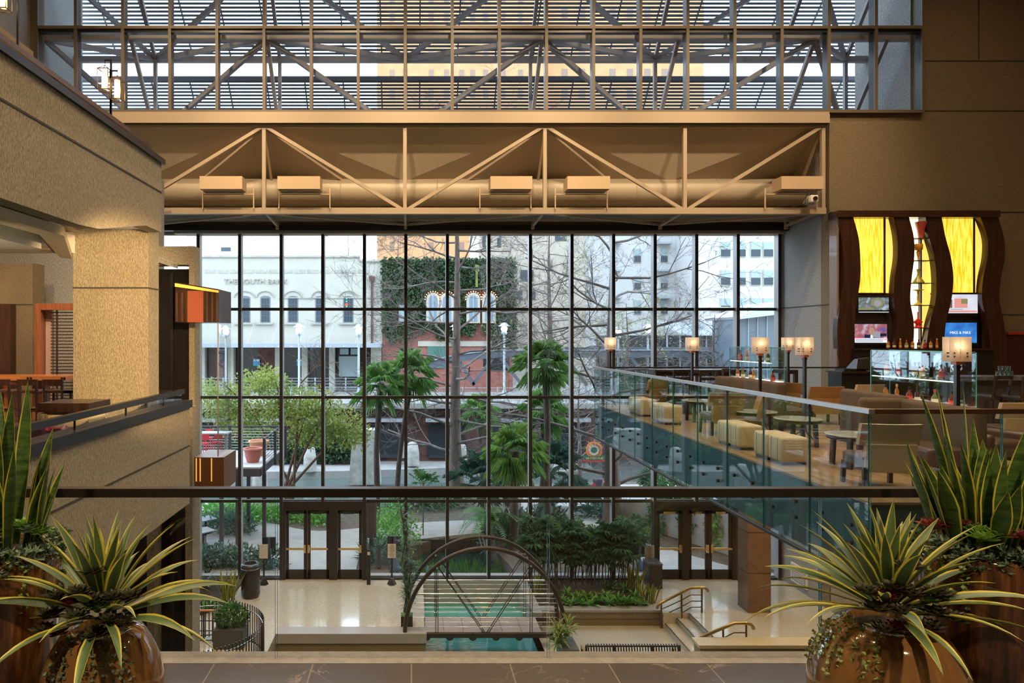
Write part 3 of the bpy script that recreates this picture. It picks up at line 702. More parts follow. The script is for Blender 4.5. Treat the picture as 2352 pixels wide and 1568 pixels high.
# ---------------------------------------------------------------- handrails by the steps
def handrail(name, label, Y, pts, posts, cols):
    t = thing(name, label, 'handrail', (8.3, Y, LO))
    pp = [Vector((PX(x,Y), Y, PZ(y,Y))) for x, y in pts]
    build('top_rail', MB().tube(pp, .045, 10), M['brass_rail'], t)
    for (x, yt, yb) in posts: build('post', MB().tube([(PX(x,Y),Y,PZ(yb,Y)),(PX(x,Y),Y,PZ(yt,Y))], .028, 8), M['bronze'], t)
    for c in cols: build('mid_rail', MB().tube([Vector((PX(x,Y),Y,PZ(y,Y))) for x,y in c], .016, 6), M['bronze'], t)
mat('brass_rail', (.42,.29,.11), .3, metal=.8)
handrail('stair_handrail', 'brass topped stair handrail with three mid rails left of the steps', 20.9,
   [(1509,1397),(1511,1390),(1518,1384),(1586,1350),(1610,1348.5),(1620,1350),(1624,1354),(1626,1358)],
   [(1519,1384,1441),(1565.5,1361,1421),(1612,1350,1411)],
   [[(1521,1398),(1565,1378),(1586,1366),(1612,1366)],[(1521,1414),(1565,1393),(1588,1380),(1612,1380)],[(1521,1428),(1565,1408),(1588,1394),(1612,1394)]])
handrail('stair_handrail', 'shorter looking brass topped stair handrail behind the planted parapet wall, right of the steps', 18.5,
   [(1605,1466),(1612,1462),(1686,1431),(1714,1430.5),(1724,1433),(1729,1438),(1731,1444)],
   [(1661,1443,1475),(1714,1432,1490)], [[(1661,1465),(1686,1452.5),(1714,1452.5)]])
# ---------------------------------------------------------------- stone pillar and vent
a = MB().box(10.28, 10.99, 20.87, 21.5, FL, -.97); m_ = mat('stone_brown', (.22,.13,.075), .35, col2=(.14,.08,.05), vscale=1.5)
for y in (1223, 1316.5): z = PZ(y,20.86); a.box(10.276,10.994,20.866,21.504,z-.008,z+.008,1)
struct('wall_pillar_right', a, [m_, M['black']])
t = thing('wall_vent', 'white louvred vent grille on the textured wall behind the right doors', 'vent', (12.88, 22.7, -6.2))
build('frame', MB().box(12.86,12.9,22.2,23.15,-6.25,-5.62), M['white_plaster'], t)
build('grille', MB().box(12.85,12.861,22.28,23.07,-6.18,-5.69), mat('vent_mesh', (.33,.36,.38), .5), t)
gb = MB()
for i in range(1,7): gb.box(12.843,12.851,22.28,23.07,-6.18+.07*i-.006,-6.18+.07*i+.006)
for i in range(1,6): gb.box(12.843,12.851,22.28+.13*i-.006,22.28+.13*i+.006,-6.18,-5.69)
build('bars', gb, M['white_plaster'], t)
# ---------------------------------------------------------------- bins, signs, bench
X, Y = PX(575.5,22.2), 22.2
t = thing('litter_bin', 'tall round black litter bin with open top beside the left doors', 'bin', (X,Y,FL))
build('body', MB().lathe([(.27,0),(.28,.06),(.30,.08),(.305,.95),(.30,.98)], (X,Y,FL), 32), M['black'], t)
build('rim', MB().lathe([(.315,.96),(.325,.99),(.30,1.08),(.20,1.10),(.19,1.08),(.19,.7)], (X,Y,FL), 32, cap=False), mat('bin_rim', (.06,.065,.075), .2, metal=.5), t)
build('band', MB().lathe([(.308,.93),(.312,.96),(.30,.965)], (X,Y,FL), 32), M['steel'], t)
x0, x1, yf, yb = PX(1490.5,22.8), PX(1521.5,22.8), 22.8, 23.4
t = thing('litter_bin', 'square dark litter bin with round hole beside the right doors', 'bin', ((x0+x1)/2,23.1,FL))
build('body', MB().box(x0,x1,yf,yb,FL+.03,FL+.80).box(x0+.03,x1-.03,yf+.03,yb-.03,FL,FL+.03), mat('bin_brown', (.035,.027,.024), .35), t)
build('lid', MB().box(x0-.01,x1+.01,yf-.01,yb+.01,FL+.80,FL+.86), mat('bin_lid', (.12,.13,.15), .25, metal=.5), t)
build('opening', MB().lathe([(.12,0),(.12,.006)], ((x0+x1)/2,(yf+yb)/2,FL+.86), 20), M['black_matte'], t)
def signpost(x, yt, yb, w, D, label, lines, back=False, mm='paper'):
    X = PX(x, D); t = thing('sign_stand', label, 'sign', (X, D, FL))
    z1, z0 = PZ(yt, D), PZ(yb, D)
    build('base', MB().lathe([(.16,0),(.16,.03),(.07,.2),(.04,.24)], (X,D,FL), 6, smooth=False), M['black'], t)
    build('pole', MB().tube([(X,D,FL+.2),(X,D,z1-.05)], .032, 8), M['black'], t)
    build('sign_panel', MB().box(X-w/2, X+w/2, D-.05, D-.03, z0, z1), M[mm], t)
    if lines:
        b = MB(); r = random.Random(3); n = 11
        for i in range(n):
            z = z1-(z1-z0)*(i+1)/(n+1.5); hw = w*.42*(r.uniform(.4,1) if i else .5); b.box(X-hw, X+hw, D-.053, D-.05, z-.006, z+.006)
        build('printed_lines', b, mat('ink', (.12,.10,.08), .7) if 'ink' not in M else M['ink'], t)
mat('paper', (.50,.46,.40), .6)
signpost(606, 1249, 1281, .29, 23.3, 'blank beige notice on a black stand beside the round litter bin', 0)
signpost(900, 1248, 1280, .28, 23.3, 'printed notice on a black stand left of the potted tall plant', 1)
signpost(1491, 1251, 1281, .33, 23.55, 'printed notice on a stand behind the square litter bin', 1)
a = thing('door_bollard', 'short black post with a pale square plate just right of the left doors', 'post', (PX(847,23.3),23.3,FL))
build('post', MB().box(PX(842.5,23.3),PX(851,23.3),23.25,23.37,FL,PZ(1262,23.3)), M['black'], a)
build('plate', MB().box(PX(843.5,23.2),PX(850,23.2),23.235,23.25,PZ(1274,23.25),PZ(1267,23.25)), M['paper'], a)
# bench
x0, x1, Y = PX(1345,17.8), PX(1565,17.8), 17.8
t = thing('slatted_bench', 'long black bench of curved vertical steel slats beyond the near floor edge', 'bench', ((x0+x1)/2, Y, LO))
sl = 0; n = 34
for i in range(n):
    X = x0+.08+(x1-x0-.16)*i/(n-1)
    prof = [(Y+.10,LO+.86),(Y+.03,LO+.83),(Y,LO+.7),(Y+.04,LO+.5),(Y+.14,LO+.43),(Y+.5,LO+.43),(Y+.58,LO+.40)]
    build('slat', MB().tube([(X,a_,b_) for a_,b_ in prof], .017, 5), M['black'], t)
for (yy, zz) in ((Y+.02,LO+.84),(Y+.03,LO+.52),(Y+.55,LO+.42)): build('long_rail', MB().tube([(x0+.05,yy,zz),(x1-.05,yy,zz)], .022, 6), M['black'], t)
for X in (x0+.03, x0+.75, x1-.75, x1-.03):
    build('leg', MB().bar((X,Y+.05,LO),(X,Y+.05,LO+.85),.05).bar((X,Y+.5,LO),(X,Y+.5,LO+.6 if X in (x0+.03,x1-.03) else LO+.42),.05), M['black'], t)
for X in (x0+.03, x1-.03): build('armrest', MB().bar((X,Y+.0,LO+.62),(X,Y+.55,LO+.62),.07,.03), M['brass_rail'], t)
# square planter by the bridge
def strap_plant(name, label, cat, c, n, L, wd, mm, seed, el=(.3,1.4), droop=1.2, group=None, margin=0, mm2=None, h=0, spread=.05):
    r = random.Random(seed); mb = MB()
    for i in range(n):
        az = i*2.4+r.uniform(-.4,.4); e = r.uniform(*el)
        strap(mb, (c[0]+r.uniform(-spread,spread), c[1]+r.uniform(-spread,spread), c[2]+r.uniform(0,h)), az, e, L*r.uniform(.75,1.15), wd, droop, 5, margin)
    return solo(name, mb, [M[mm], M[mm2 or mm]], label, cat, group)
X0, X1 = PX(1293,17.9), PX(1331,17.9)
t = thing('potted_dracaena', 'bushy green striped plant in a dark square planter at the right foot of the bridge', 'potted plant', ((X0+X1)/2, 18.2, LO))
build('planter', MB().box(X0,X1,17.9,18.7,LO,PZ(1492,17.9)), mat('planter_slate', (.10,.11,.12), .5), t)
mb = MB(); r = random.Random(4); cpt = Vector(((X0+X1)/2-.12, 18.3, PZ(1492,17.9)))
for k in range(7):
    c_ = cpt+Vector((r.uniform(-.2,.2), r.uniform(-.2,.2), r.uniform(.0,.45)))
    for i in range(16): strap(mb, c_, i*2.4, r.uniform(-.2,1.3), .42, .06, 1.3, 4, .15)
build('foliage', mb, [M['leaf_green'], M['margin_yellow']], t)
X, Y = PX(934.5,20.0), 20.0
t = thing('potted_stem_plant', 'tall slender plant with tufted twisting stems in a small black pot left of the bridge', 'potted plant', (X,Y,FL))
build('pot', MB().prism([(X-.17,Y-.17),(X+.17,Y-.17),(X+.17,Y+.17),(X-.17,Y+.17)], FL+.01, FL+.30), M['black'], t)
build('moss', MB().ball((X,Y,FL+.30), .17, 12, 6, sc=(1,1,.35)), M['moss'], t)
mb = MB(); st = MB(); r = random.Random(11)
for s_ in range(3):
    p = Vector((X+(s_-1)*.05, Y, FL+.3)); pts = [p]; top = (3.1, 2.5, 1.5)[s_]
    for i in range(14): p = p+Vector((r.uniform(-.05,.05)-.003, r.uniform(-.05,.05), top/14)); pts.append(p)
    st.tube(pts, .022, 6)
    for q in pts[2:] if s_ else pts[3:]:
        if r.random() < .95:
            for i in range(15): strap(mb, q, i*2.4, r.uniform(-.3,1.2), .34, .028, .9, 3, .2)
build('stems', st, M['bark'], t); build('foliage', mb, [M['leaf_green'], M['leaf_blue']], t)
# ---------------------------------------------------------------- planting in the lobby
def lady_palm(x, y, h, n, seed, label, rad=.5):
    r = random.Random(seed); t = thing('lady_palm', label, 'plant', (x,y,FL), 'lady palms in the lobby bed'); st = MB(); fo = MB()
    for k in range(n):
        a = r.uniform(0,6.28); q = rad*math.sqrt(r.random()); b = Vector((x+q*math.cos(a)*.8, y+q*math.sin(a)*.6, FL-.02)); hh = h*r.uniform(.6,1)
        tp = b+Vector((r.uniform(-.2,.2)*rad*1.6, r.uniform(-.1,.1), hh)); st.tube([b, b.lerp(tp,.5)+Vector((.03,0,0)), tp], .016, 5, caps=False)
        for j in range(6):
            c = b.lerp(tp, .45+.55*(j+1)/6) if j else tp
            fan_leaf(fo, c, r.uniform(0,6.28), r.uniform(.1,1.0), .26, .44, 9, r, 3.6, 0, .35)
    build('stems', st, M['bark'], t); build('fronds', fo, M['leaf_rhapis'], t)
lady_palm(PX(1240,23.1), 23.1, 2.15, 18, 21, 'lady palm clump nearest the bridge, leftmost in the lobby bed', .55)
lady_palm(PX(1300,23.2), 23.2, 1.9, 20, 22, 'lady palm clump second from left in the lobby bed', .6)
lady_palm(PX(1360,23.2), 23.2, 1.65, 18, 23, 'lady palm clump in the middle right of the lobby bed', .5)
lady_palm(PX(1420,23.1), 23.1, 2.1, 22, 24, 'lady palm clump at the right end of the lobby bed', .6)
lp = [(1288,1377),(1305,1365),(1310,1388),(1328,1375),(1332,1388),(1350,1372),(1356,1387),(1372,1379),(1392,1368),(1397,1388),(1415,1376),(1418,1387),(1436,1388),(1456,1370),(1447,1387),(1468,1386),(1402,1345),(1435,1352)]
for i, (x, y) in enumerate(lp):
    D = min(23.4, max(21.5, DF(y+4, FL))); strap_plant('lily_plant', 'low bright green plant in the lobby bed, %s along from the bridge side' % ORD[min(i,15)] if i < 16 else ('low leafy plant growing alone on bare soil further back in the lobby bed' if i == 16 else 'low leafy plant on soil in front of the striped blades in the lobby bed'),
        'plant', (PX(x,D), D, FL-.03), 17, .38, .085, 'leaf_bright', 40+i, (.4,1.35), 1.3, 'low leafy plants in the lobby bed')
def snake_clump(x, y, D, n, h, seed, label, z=FL):
    return strap_plant('snake_plant', label, 'plant', (PX(x,D), D, z), n, h, .07, 'snake_leaf', seed, (1.15,1.5), .25, 'snake plants at floor level', .2, 'margin_yellow', spread=.2)
snake_clump(1462, 0, 22.6, 26, .95, 61, 'tall yellow edged blade plant clump left of the square litter bin')
snake_clump(1488, 0, 21.7, 30, .62, 62, 'shorter yellow edged blade plant clump at the right corner of the lobby bed')
snake_clump(1455, 0, 22.9, 10, .9, 65, 'thin yellow edged blade plant clump against the window in the lobby bed')
snake_clump(524, 0, 21.7, 34, 1.0, 63, 'yellow edged blade plant clump left of the round litter bin', FL+.05)
snake_clump(1235, 0, 22.4, 14, .7, 64, 'blade plant clump beside the water channel wall, left end of the lobby bed')
strap_plant('lily_plant', 'bright green leafy plant at the left edge of the left garden bed', 'plant', (PX(478,21), 21, FL+.05), 26, .42, .08, 'leaf_bright', 71, (.3,1.3), 1.2)
mb = MB(); r = random.Random(5)
X, Y = PX(470,22.8), 22.8
for i in range(14):
    az = i*2.4; L = 1.1; p = Vector((X,Y,FL+.1)); e = r.uniform(.5,1.2)
    for k in range(16):
        d = Vector((math.cos(az)*math.cos(e), math.sin(az)*math.cos(e), math.sin(e))); s_ = Vector((-math.sin(az), math.cos(az), -.3)); 
        for q in (-1, 1): mb.add([p, p+s_*q*.16*(1-k/20)+d*.06, p+d*.045], [(0,1,2)])
        p = p+d*L/16; e -= .11
solo('sago_fern', mb, M['leaf_blue'], 'arching feathery cycad fern in the left garden bed by the window', 'plant')
for i, (x, D, s_) in enumerate(((1680,17.5,.22),(1700,17.6,.2),(1752,17.5,.2),(1775,17.5,.18),(1790,17.5,.2),(1818,17.5,.2),(1842,17.5,.3),(1862,17.5,.2))):
    strap_plant('ground_plant', 'small green plant in front of the parapet wall, %s from the left' % ORD[i], 'plant', (PX(x,D), D, LO+.22), 14, s_*1.8, .06, 'leaf_green', 80+i, (.6,1.4), 1.0, 'small plants in front of the parapet')
# ---------------------------------------------------------------- bar terrace slab
a = MB().box(5.47, 12.9, 8.12, 20.05, -.93, -.03).box(12.9, 20, 8.12, 21.07, -.93, -.03)
struct('floor_bar_slab', a, M['slab_teal'])
struct('floor_bar', MB().box(5.44, 12.9, 8.1, 20.08, -.03, 0).box(12.9, 20, 8.1, 21.07, -.03, 0), M['deck_wood'])
struct('trim_5', MB().box(5.36, 5.42, 8.0, 20.15, -.99, -.95).box(5.36, 20, 8.0, 8.06, -.99, -.95), M['dark_bronze'])
G = thing('bar_glass_balustrade', 'teal edged glass balustrade wrapping the bar terrace with a steel top rail', 'railing', (5.4, 14, -.95))
def gp(x0, x1, y0, y1):
    o = build('glass_panel', MB().box(x0,x1,y0,y1,-.95,1.06), [M['glass_teal'], M['glass_edge']], G)
    long_x = (x1-x0) > (y1-y0)
    for p in o.data.polygons:
        if abs(p.normal.z) > .9 or (abs(p.normal.x) > .9) == long_x: p.material_index = 1
ys = [8.04+1.206*k for k in range(11)]
for a_, b_ in zip(ys[:-1], ys[1:]): gp(5.385, 5.403, a_+.01, b_-.01)
for k in range(9): gp(5.40+1.55*k+.01, 5.40+1.55*(k+1)-.01, 8.03, 8.048)
build('top_rail', MB().box(5.36, 5.43, 8.0, 20.15, 1.06, 1.115), M['rail_steel'], G)
build('top_rail', MB().box(5.43, 20, 8.0, 8.07, 1.06, 1.115), M['bronze'], G)
y = 8.34
while y < 20.1:
    for z in (-.33, -.55): build('glass_fixing', MB().tube([(5.345,y,z),(5.385,y,z)], .030, 12), M['black'], G)
    y += .603
x = 5.9
while x < 13:
    for z in (-.33, -.55): build('glass_fixing', MB().tube([(x,7.98,z),(x,8.12,z)], .036, 12), M['dark_bronze'], G)
    x += .78
t = thing('terrace_rail', 'thin dark rail along the far window side of the bar terrace', 'railing', (9.1, 20.1, 0))
build('handrail', MB().box(5.4, 12.88, 20.08, 20.13, 1.06, 1.10), M['black'], t)
build('glass_panel', MB().box(5.45, 12.88, 20.10, 20.112, -.9, 1.06), M['glass_clear'], t)
# ---------------------------------------------------------------- bar back unit
DY = 20.6
def bx(x): return PX(x, DY)
def bz(y): return PZ(y, DY)
U = thing('bar_back_unit', 'tall dark wood bar back with wavy uprights and glowing amber panels', 'bar shelving', (bx(2110), DY+.4, 0))
build('cornice', MB().box(bx(1922), bx(2294), DY-.06, 21.04, bz(499), bz(484)), M['walnut'], U)
build('side_panel', MB().box(bx(1925)-.0, bx(1925)+.06, DY+.06, 21.04, 0, bz(499)), M['walnut_light'], U)
build('back_board', MB().box(bx(1930), bx(2280), 21.0, 21.04, 0, bz(499)), M['wood_dark'], U)
def wave(name, left, right):
    # left/right: lists of (x, y) pixel edges of the upright, smoothed
    def cat(pts, n=6):
        o = []
        for i in range(len(pts)-1):
            p0 = pts[max(0,i-1)]; p1 = pts[i]; p2 = pts[i+1]; p3 = pts[min(len(pts)-1,i+2)]
            for k in range(n):
                t = k/n; f = lambda a,b,c,d: .5*((2*b)+(-a+c)*t+(2*a-5*b+4*c-d)*t*t+(-a+3*b-3*c+d)*t**3)
                o.append((f(p0[0],p1[0],p2[0],p3[0]), f(p0[1],p1[1],p2[1],p3[1])))
        o.append(pts[-1]); return o
    L = cat(left); R = cat(right); mb = MB(); n = len(L)
    vs = []
    for (a, b) in zip(L, R):
        vs += [(bx(a[0]),DY,bz(a[1])),(bx(b[0]),DY,bz(b[1])),(bx(b[0]),DY+.22,bz(b[1])),(bx(a[0]),DY+.22,bz(a[1]))]
    fs = []
    for i in range(n-1):
        for k in range(4): fs.append((i*4+k, i*4+(k+1)%4, (i+1)*4+(k+1)%4, (i+1)*4+k))
    mb.add(vs, fs); build(name, mb, M['walnut'], U)
yy = [499, 545, 590, 640, 690, 740, 790, 840, 915]
z4 = lambda off, arr: [(a+off, y) for a, y in zip(arr, yy)]
wave('wavy_upright', z4(0,[1924,1933,1937,1937,1931,1924,1924,1930,1936]), z4(0,[1960,1972,1976,1976,1969,1963,1961,1967,1972]))
wave('wavy_upright', z4(0,[2052,2061,2062,2055,2053,2060,2056,2050,2050]), z4(0,[2088,2099,2100,2094,2091,2099,2098,2092,2085]))
wave('wavy_upright', z4(0,[2126,2134,2146,2151,2149,2136,2128,2122,2122]), z4(0,[2163,2172,2184,2190,2185,2173,2168,2160,2160]))
wave('wavy_upright', z4(0,[2252,2268,2268,2258,2256,2268,2274,2274,2274]), z4(0,[2293,2306,2308,2299,2296,2306,2313,2314,2316]))
def amber():
    m = mat('amber_panel', (.8,.4,.02), .4); n = m.node_tree; b = n.nodes['Principled BSDF']
    tc = nd(n,'ShaderNodeTexCoord'); mp = nd(n,'ShaderNodeMapping'); mp.inputs['Scale'].default_value = (30,30,2.5); no = nd(n,'ShaderNodeTexNoise'); no.inputs['Detail'].default_value = 4; no.inputs['Scale'].default_value = 1
    cr = nd(n,'ShaderNodeValToRGB'); e = cr.color_ramp.elements; e[0].position = .35; e[0].color = (.85,.33,.0,1); e[1].position = .7; e[1].color = (1,.75,.12,1)
    n.links.new(tc.outputs['Object'], mp.inputs[0]); n.links.new(mp.outputs[0], no.inputs[0]); n.links.new(no.outputs[0], cr.inputs[0]); n.links.new(cr.outputs[0], b.inputs['Emission Color']); b.inputs['Emission Strength'].default_value = 1.5
amber()
mat('amber_glow', (.9,.7,.3), .5, emit=(1,.88,.5), es=2.2)
mat('amber_side', (.8,.5,.15), .5, emit=(1,.68,.12), es=1.1)
for x0, x1 in ((1950,2042),(2155,2250)):
    build('amber_panel', MB().box(bx(x0), bx(x1), DY+.25, DY+.28, bz(671), bz(499)), M['amber_panel'], U)
    build('panel_frame', MB().box(bx(x1), bx(x1)+.05, DY+.22, DY+.32, bz(671), bz(499)).box(bx(x0), bx(x1)+.05, DY+.22, DY+.32, bz(675), bz(671)), M['wood_dark'], U)
    build('amber_return', MB().box(bx(x1)+.06, bx(x1)+.35, DY+.32, DY+.35, bz(671), bz(499)), M['amber_side'], U)
build('glow_panel', MB().box(bx(2080), bx(2127), DY+.32, DY+.35, bz(800), bz(499)), M['amber_glow'], U)
build('amber_return', MB().box(bx(2127)+.05, bx(2160), DY+.32, DY+.35, bz(800), bz(499)), M['amber_side'], U)
build('panel_frame', MB().box(bx(2127), bx(2127)+.04, DY+.45, DY+.22, bz(800), bz(499)), M['wood_dark'], U)
for y in (547, 598, 650, 701, 753): build('display_shelf', MB().box(bx(2088), bx(2143), DY+.02, DY+.30, bz(y)-.012, bz(y)+.012), M['black'], U)
build('bottle_counter', MB().box(bx(1955), bx(2275), DY-.15, 21.0, bz(800)-.05, bz(800)), M['wood_dark'], U)
build('lower_cabinet', MB().box(bx(1955), bx(2275), DY-.1, 20.98, 0, bz(800)-.05), M['black'], U)
mat('gl_pink', (.45,.08,.06), .15); mat('gl_amber', (.8,.35,.05), .15); mat('gl_olive', (.45,.4,.05), .15); mat('gl_red', (.8,.03,.02), .15); mat('gl_yellow', (.8,.6,.05), .15)
def vase(x, y, prof, mm, label, extra=None):
    c = (bx(x), DY+.12, bz(y)+.012); a = MB().lathe(prof, c, 20)
    if extra: extra(a, c)
    solo('art_glass', a, M[mm], label, 'vase', 'art glass on the bar shelves')
def hnd(a, c): a.tube([(c[0]+.13,c[1],c[2]+.42),(c[0]+.2,c[1],c[2]+.38),(c[0]+.2,c[1],c[2]+.25),(c[0]+.1,c[1],c[2]+.2)], .02, 6)
vase(2122, 547, [(.10,0),(.07,.04),(.1,.25),(.15,.45),(.16,.5)], 'gl_pink', 'dark pink striped mug shaped vase on the top bar shelf', hnd)
vase(2116, 598, [(.05,0),(.015,.03),(.05,.2),(.06,.26),(.03,.3),(.11,.32),(.12,.48),(.11,.5)], 'gl_amber', 'orange goblet on the second bar shelf')
vase(2116, 650, [(.16,0),(.15,.04),(.05,.2),(.03,.3),(.05,.4),(.06,.42)], 'gl_olive', 'olive green conical vase on the middle bar shelf')
vase(2115, 701, [(.11,0),(.09,.05),(.02,.1),(.035,.2),(.02,.3),(.03,.42),(.17,.46),(.02,.48)], 'gl_yellow', 'tall stemmed yellow dish on the fourth bar shelf')
vase(2115, 753, [(.12,0),(.08,.05),(.06,.1),(.13,.17),(.06,.24),(.02,.28),(.015,.48)], 'gl_red', 'red bulbous thin necked bottle on the lowest bar shelf')
# screens
def tvmat(name, cols, sc_=6):
    m = mat(name, (.02,.02,.02), .1); n = m.node_tree; b = n.nodes['Principled BSDF']
    tc = nd(n,'ShaderNodeTexCoord'); no = nd(n,'ShaderNodeTexNoise'); no.inputs['Scale'].default_value = sc_; no.inputs['Detail'].default_value = 4
    cr = nd(n,'ShaderNodeValToRGB'); cr.color_ramp.interpolation = 'LINEAR'; e = cr.color_ramp.elements; e[0].position = .35; e[1].position = .65; e[0].color = (*cols[0],1); e[1].color = (*cols[-1],1)
    for i, c in enumerate(cols[1:-1]): q = e.new(.35+.3*(i+1)/(len(cols)-1)); q.color = (*c,1)
    n.links.new(tc.outputs['Object'], no.inputs[0]); n.links.new(no.outputs[0], cr.inputs[0]); n.links.new(cr.outputs[0], b.inputs['Emission Color']); b.inputs['Emission Strength'].default_value = .9
def em(name, c, s=1): return mat(name, (0,0,0), .5, emit=c, es=s)
tvmat('screen_street', [(.25,.32,.38),(.12,.14,.12),(.45,.55,.65)], 5); tvmat('screen_news', [(.12,.10,.35),(.45,.12,.12),(.5,.55,.75)], 4)
tvmat('screen_menu', [(.7,.7,.85),(.85,.85,.95)], 3); tvmat('screen_blue', [(.02,.15,.55),(.05,.3,.8)], 3)
em('e_white', (.85,.9,1)); em('e_red', (.8,.05,.04)); em('e_skin', (.45,.25,.18)); em('e_dark', (.01,.012,.03)); em('e_suit', (.01,.015,.05)); em('e_grey', (.3,.32,.36)); em('e_pink', (.75,.30,.25)); em('e_olive', (.25,.24,.10)); em('e_brown', (.2,.1,.08))
def tv(x0, x1, y0, y1, mm, label, extra):
    D = DY+.16; X0, X1, Z0, Z1 = PX(x0,D), PX(x1,D), PZ(y1,D), PZ(y0,D)
    t = thing('television', label, 'television', ((X0+X1)/2, D, Z0))
    build('casing', MB().rbox(X0-.06,X1+.06,D,D+.09,Z0-.09,Z1+.06,.02), M['black'], t)
    build('screen', MB().box(X0,X1,D-.008,D,Z0,Z1), M[mm], t)
    def q(n, u0, u1, v0, v1, m, k=1): build(n, MB().box(X0+(X1-X0)*u0, X0+(X1-X0)*u1, D-.008-.004*k, D-.008, Z1-(Z1-Z0)*v1, Z1-(Z1-Z0)*v0), M[m], t)
    def el(n, u, v, ru, rv, m, k=1):
        W_, H_ = X1-X0, Z1-Z0; pl = [(X0+W_*u+W_*ru*math.cos(i/20*6.2832), Z1-H_*v+H_*rv*math.sin(i/20*6.2832)) for i in range(20)]
        build(n, MB().prism_y(pl, D-.008-.004*k, D-.008), M[m], t)
    def tx(s, u, v, hgt, m):
        a = text_mb(s, hgt*(Z1-Z0), .002).xform(Matrix.Translation((X0+(X1-X0)*u, D-.03, Z1-(Z1-Z0)*v)) @ RX90); build('screen_text', a, M[m], t)
    extra(q, el, tx); return t
def s1(q, el, tx): el('image_figure', .62,.42,.2,.38,'e_olive'); el('image_face', .62,.45,.12,.25,'e_grey',2); el('image_ground', .25,1.0,.3,.22,'e_olive',2) if 0 else q('image_ground',.02,.5,.82,.98,'e_olive',2); q('caption_bar',0,1,1.13,1.18,'e_white')
tv(1972,2041,683,712,'screen_street','upper left bar television showing a blurred grey street scene', s1)
def s2(q, el, tx):
    el('image_head', .52,.38,.09,.20,'e_skin',2); q('image_suit',.3,.66,.56,.74,'e_suit',2); q('image_shirt',.48,.55,.58,.74,'e_white',3); q('image_laptop',.56,.78,.42,.72,'e_grey',3)
    q('caption_bar',0,1,.75,.99,'e_white',1); q('caption_bar',0,.25,.69,.75,'e_red',2); q('image_board',.78,.98,.5,.66,'e_dark',2)
    for v in (.79,.85,.91): q('caption_line',.02,.86,v,v+.03,'e_grey',3)
    tx('CNN', .93,.82,.12,'e_red')
tv(1963,2037,744,787,'screen_news','lower left bar television showing a news presenter in a dark suit', s2)
def s3(q, el, tx):
    q('image_tile',.0,.2,.28,.72,'e_brown'); q('image_tile',.27,.68,.22,.72,'e_pink'); q('image_tile',.48,.68,.24,.5,'e_olive',2); q('caption_bar',0,.97,.86,.95,'e_pink',1); q('caption_line',.15,.55,.78,.81,'e_grey')
tv(2172,2245,676,719,'screen_menu','upper right bar television showing a white page with pink pictures', s3)
def s4(q, el, tx): tx('MIKE & MIKE', .50,.5,.19,'e_white')
tv(2165,2243,741,787,'screen_blue','lower right bar television with white words on a blue screen', s4)
for k, (x0,x1) in enumerate(((1968,2050),(2165,2262))): build('tv_backing', MB().box(bx(x0),bx(x1),DY+.28,DY+.32,bz(800),bz(671)), M['wood_dark'], U)
# red wall panel and counter at the right
struct('trim_6', MB().box(PX(2312,20.8), 20, 20.8, 20.9, 0, PZ(766,20.8)), mat('maroon', (.045,.012,.010), .5))
struct('trim_7', MB().box(PX(2312,20.8), 20, 20.75, 20.8, PZ(768,20.8), PZ(762,20.8)), mat('red_strip', (.4,.03,.02), .4))
t = thing('bar_counter', 'dark bar counter with a blue-grey stone top behind the bar stools', 'counter', (14.6, 15.6, 0))
c0 = MB().box(PX(2200,15), 19.9, 15.0, 15.7, 1.02, 1.10)
build('counter_top', c0, mat('counter_stone', (.14,.16,.19), .25, col2=(.08,.09,.11), vscale=6), t)
build('counter_front', MB().box(PX(2205,15.1), 19.9, 15.1, 15.6, 0, 1.02), mat('counter_front', (.05,.06,.075), .4, col2=(.035,.04,.05), vscale=3), t)
t = thing('cash_register', 'dark till terminal beside the left wavy upright of the bar', 'till', (PX(1965,18.6),18.6,1.05))
X = PX(1958,18.6)
build('base', MB().box(X-.35,X+.25,18.4,18.8,1.05,1.12), M['black'], t); build('screen_housing', MB().add([(X-.05,18.35,1.12),(X+.3,18.35,1.12),(X+.3,18.8,1.12),(X-.05,18.8,1.12),(X+.05,18.45,1.38),(X+.38,18.45,1.42),(X+.38,18.6,1.42),(X+.05,18.6,1.38)],[(0,3,2,1),(4,5,6,7),(0,1,5,4),(1,2,6,5),(2,3,7,6),(3,0,4,7)]), M['dark_bronze'], t)
t = thing('till_counter', 'dark cabinet carrying the till at the left end of the bar', 'cabinet', (X,18.6,0))
build('cabinet', MB().box(X-.45,X+1.1,18.35,18.95,0,1.04), M['black'], t); build('counter_top', MB().box(X-.48,X+1.15,18.3,19.0,1.0,1.05), M['wood_dark'], t)
for i in range(8):
    c_ = (PX(2300,15.2)+.10*(i%4)-.05*(i//4 == 0), 15.25+.03*(i//4), 1.10+(.11 if i >= 4 else 0)); c_ = (PX(2300,15.2)+.10*(i%4)+(.05 if i>=4 else 0), 15.3, 1.101+(.115 if i>=4 else 0))
    if i == 7: continue
    solo('drinking_glass', MB().lathe([(.035,0),(.042,.11),(.04,.11),(.033,.01)], c_, 14), M['glass_shelf'], 'clear tumbler stacked on the bar counter, %s in the %s row' % (ORD[i%4], 'lower' if i < 4 else 'upper'), 'glass', 'stacked tumblers on the bar counter')
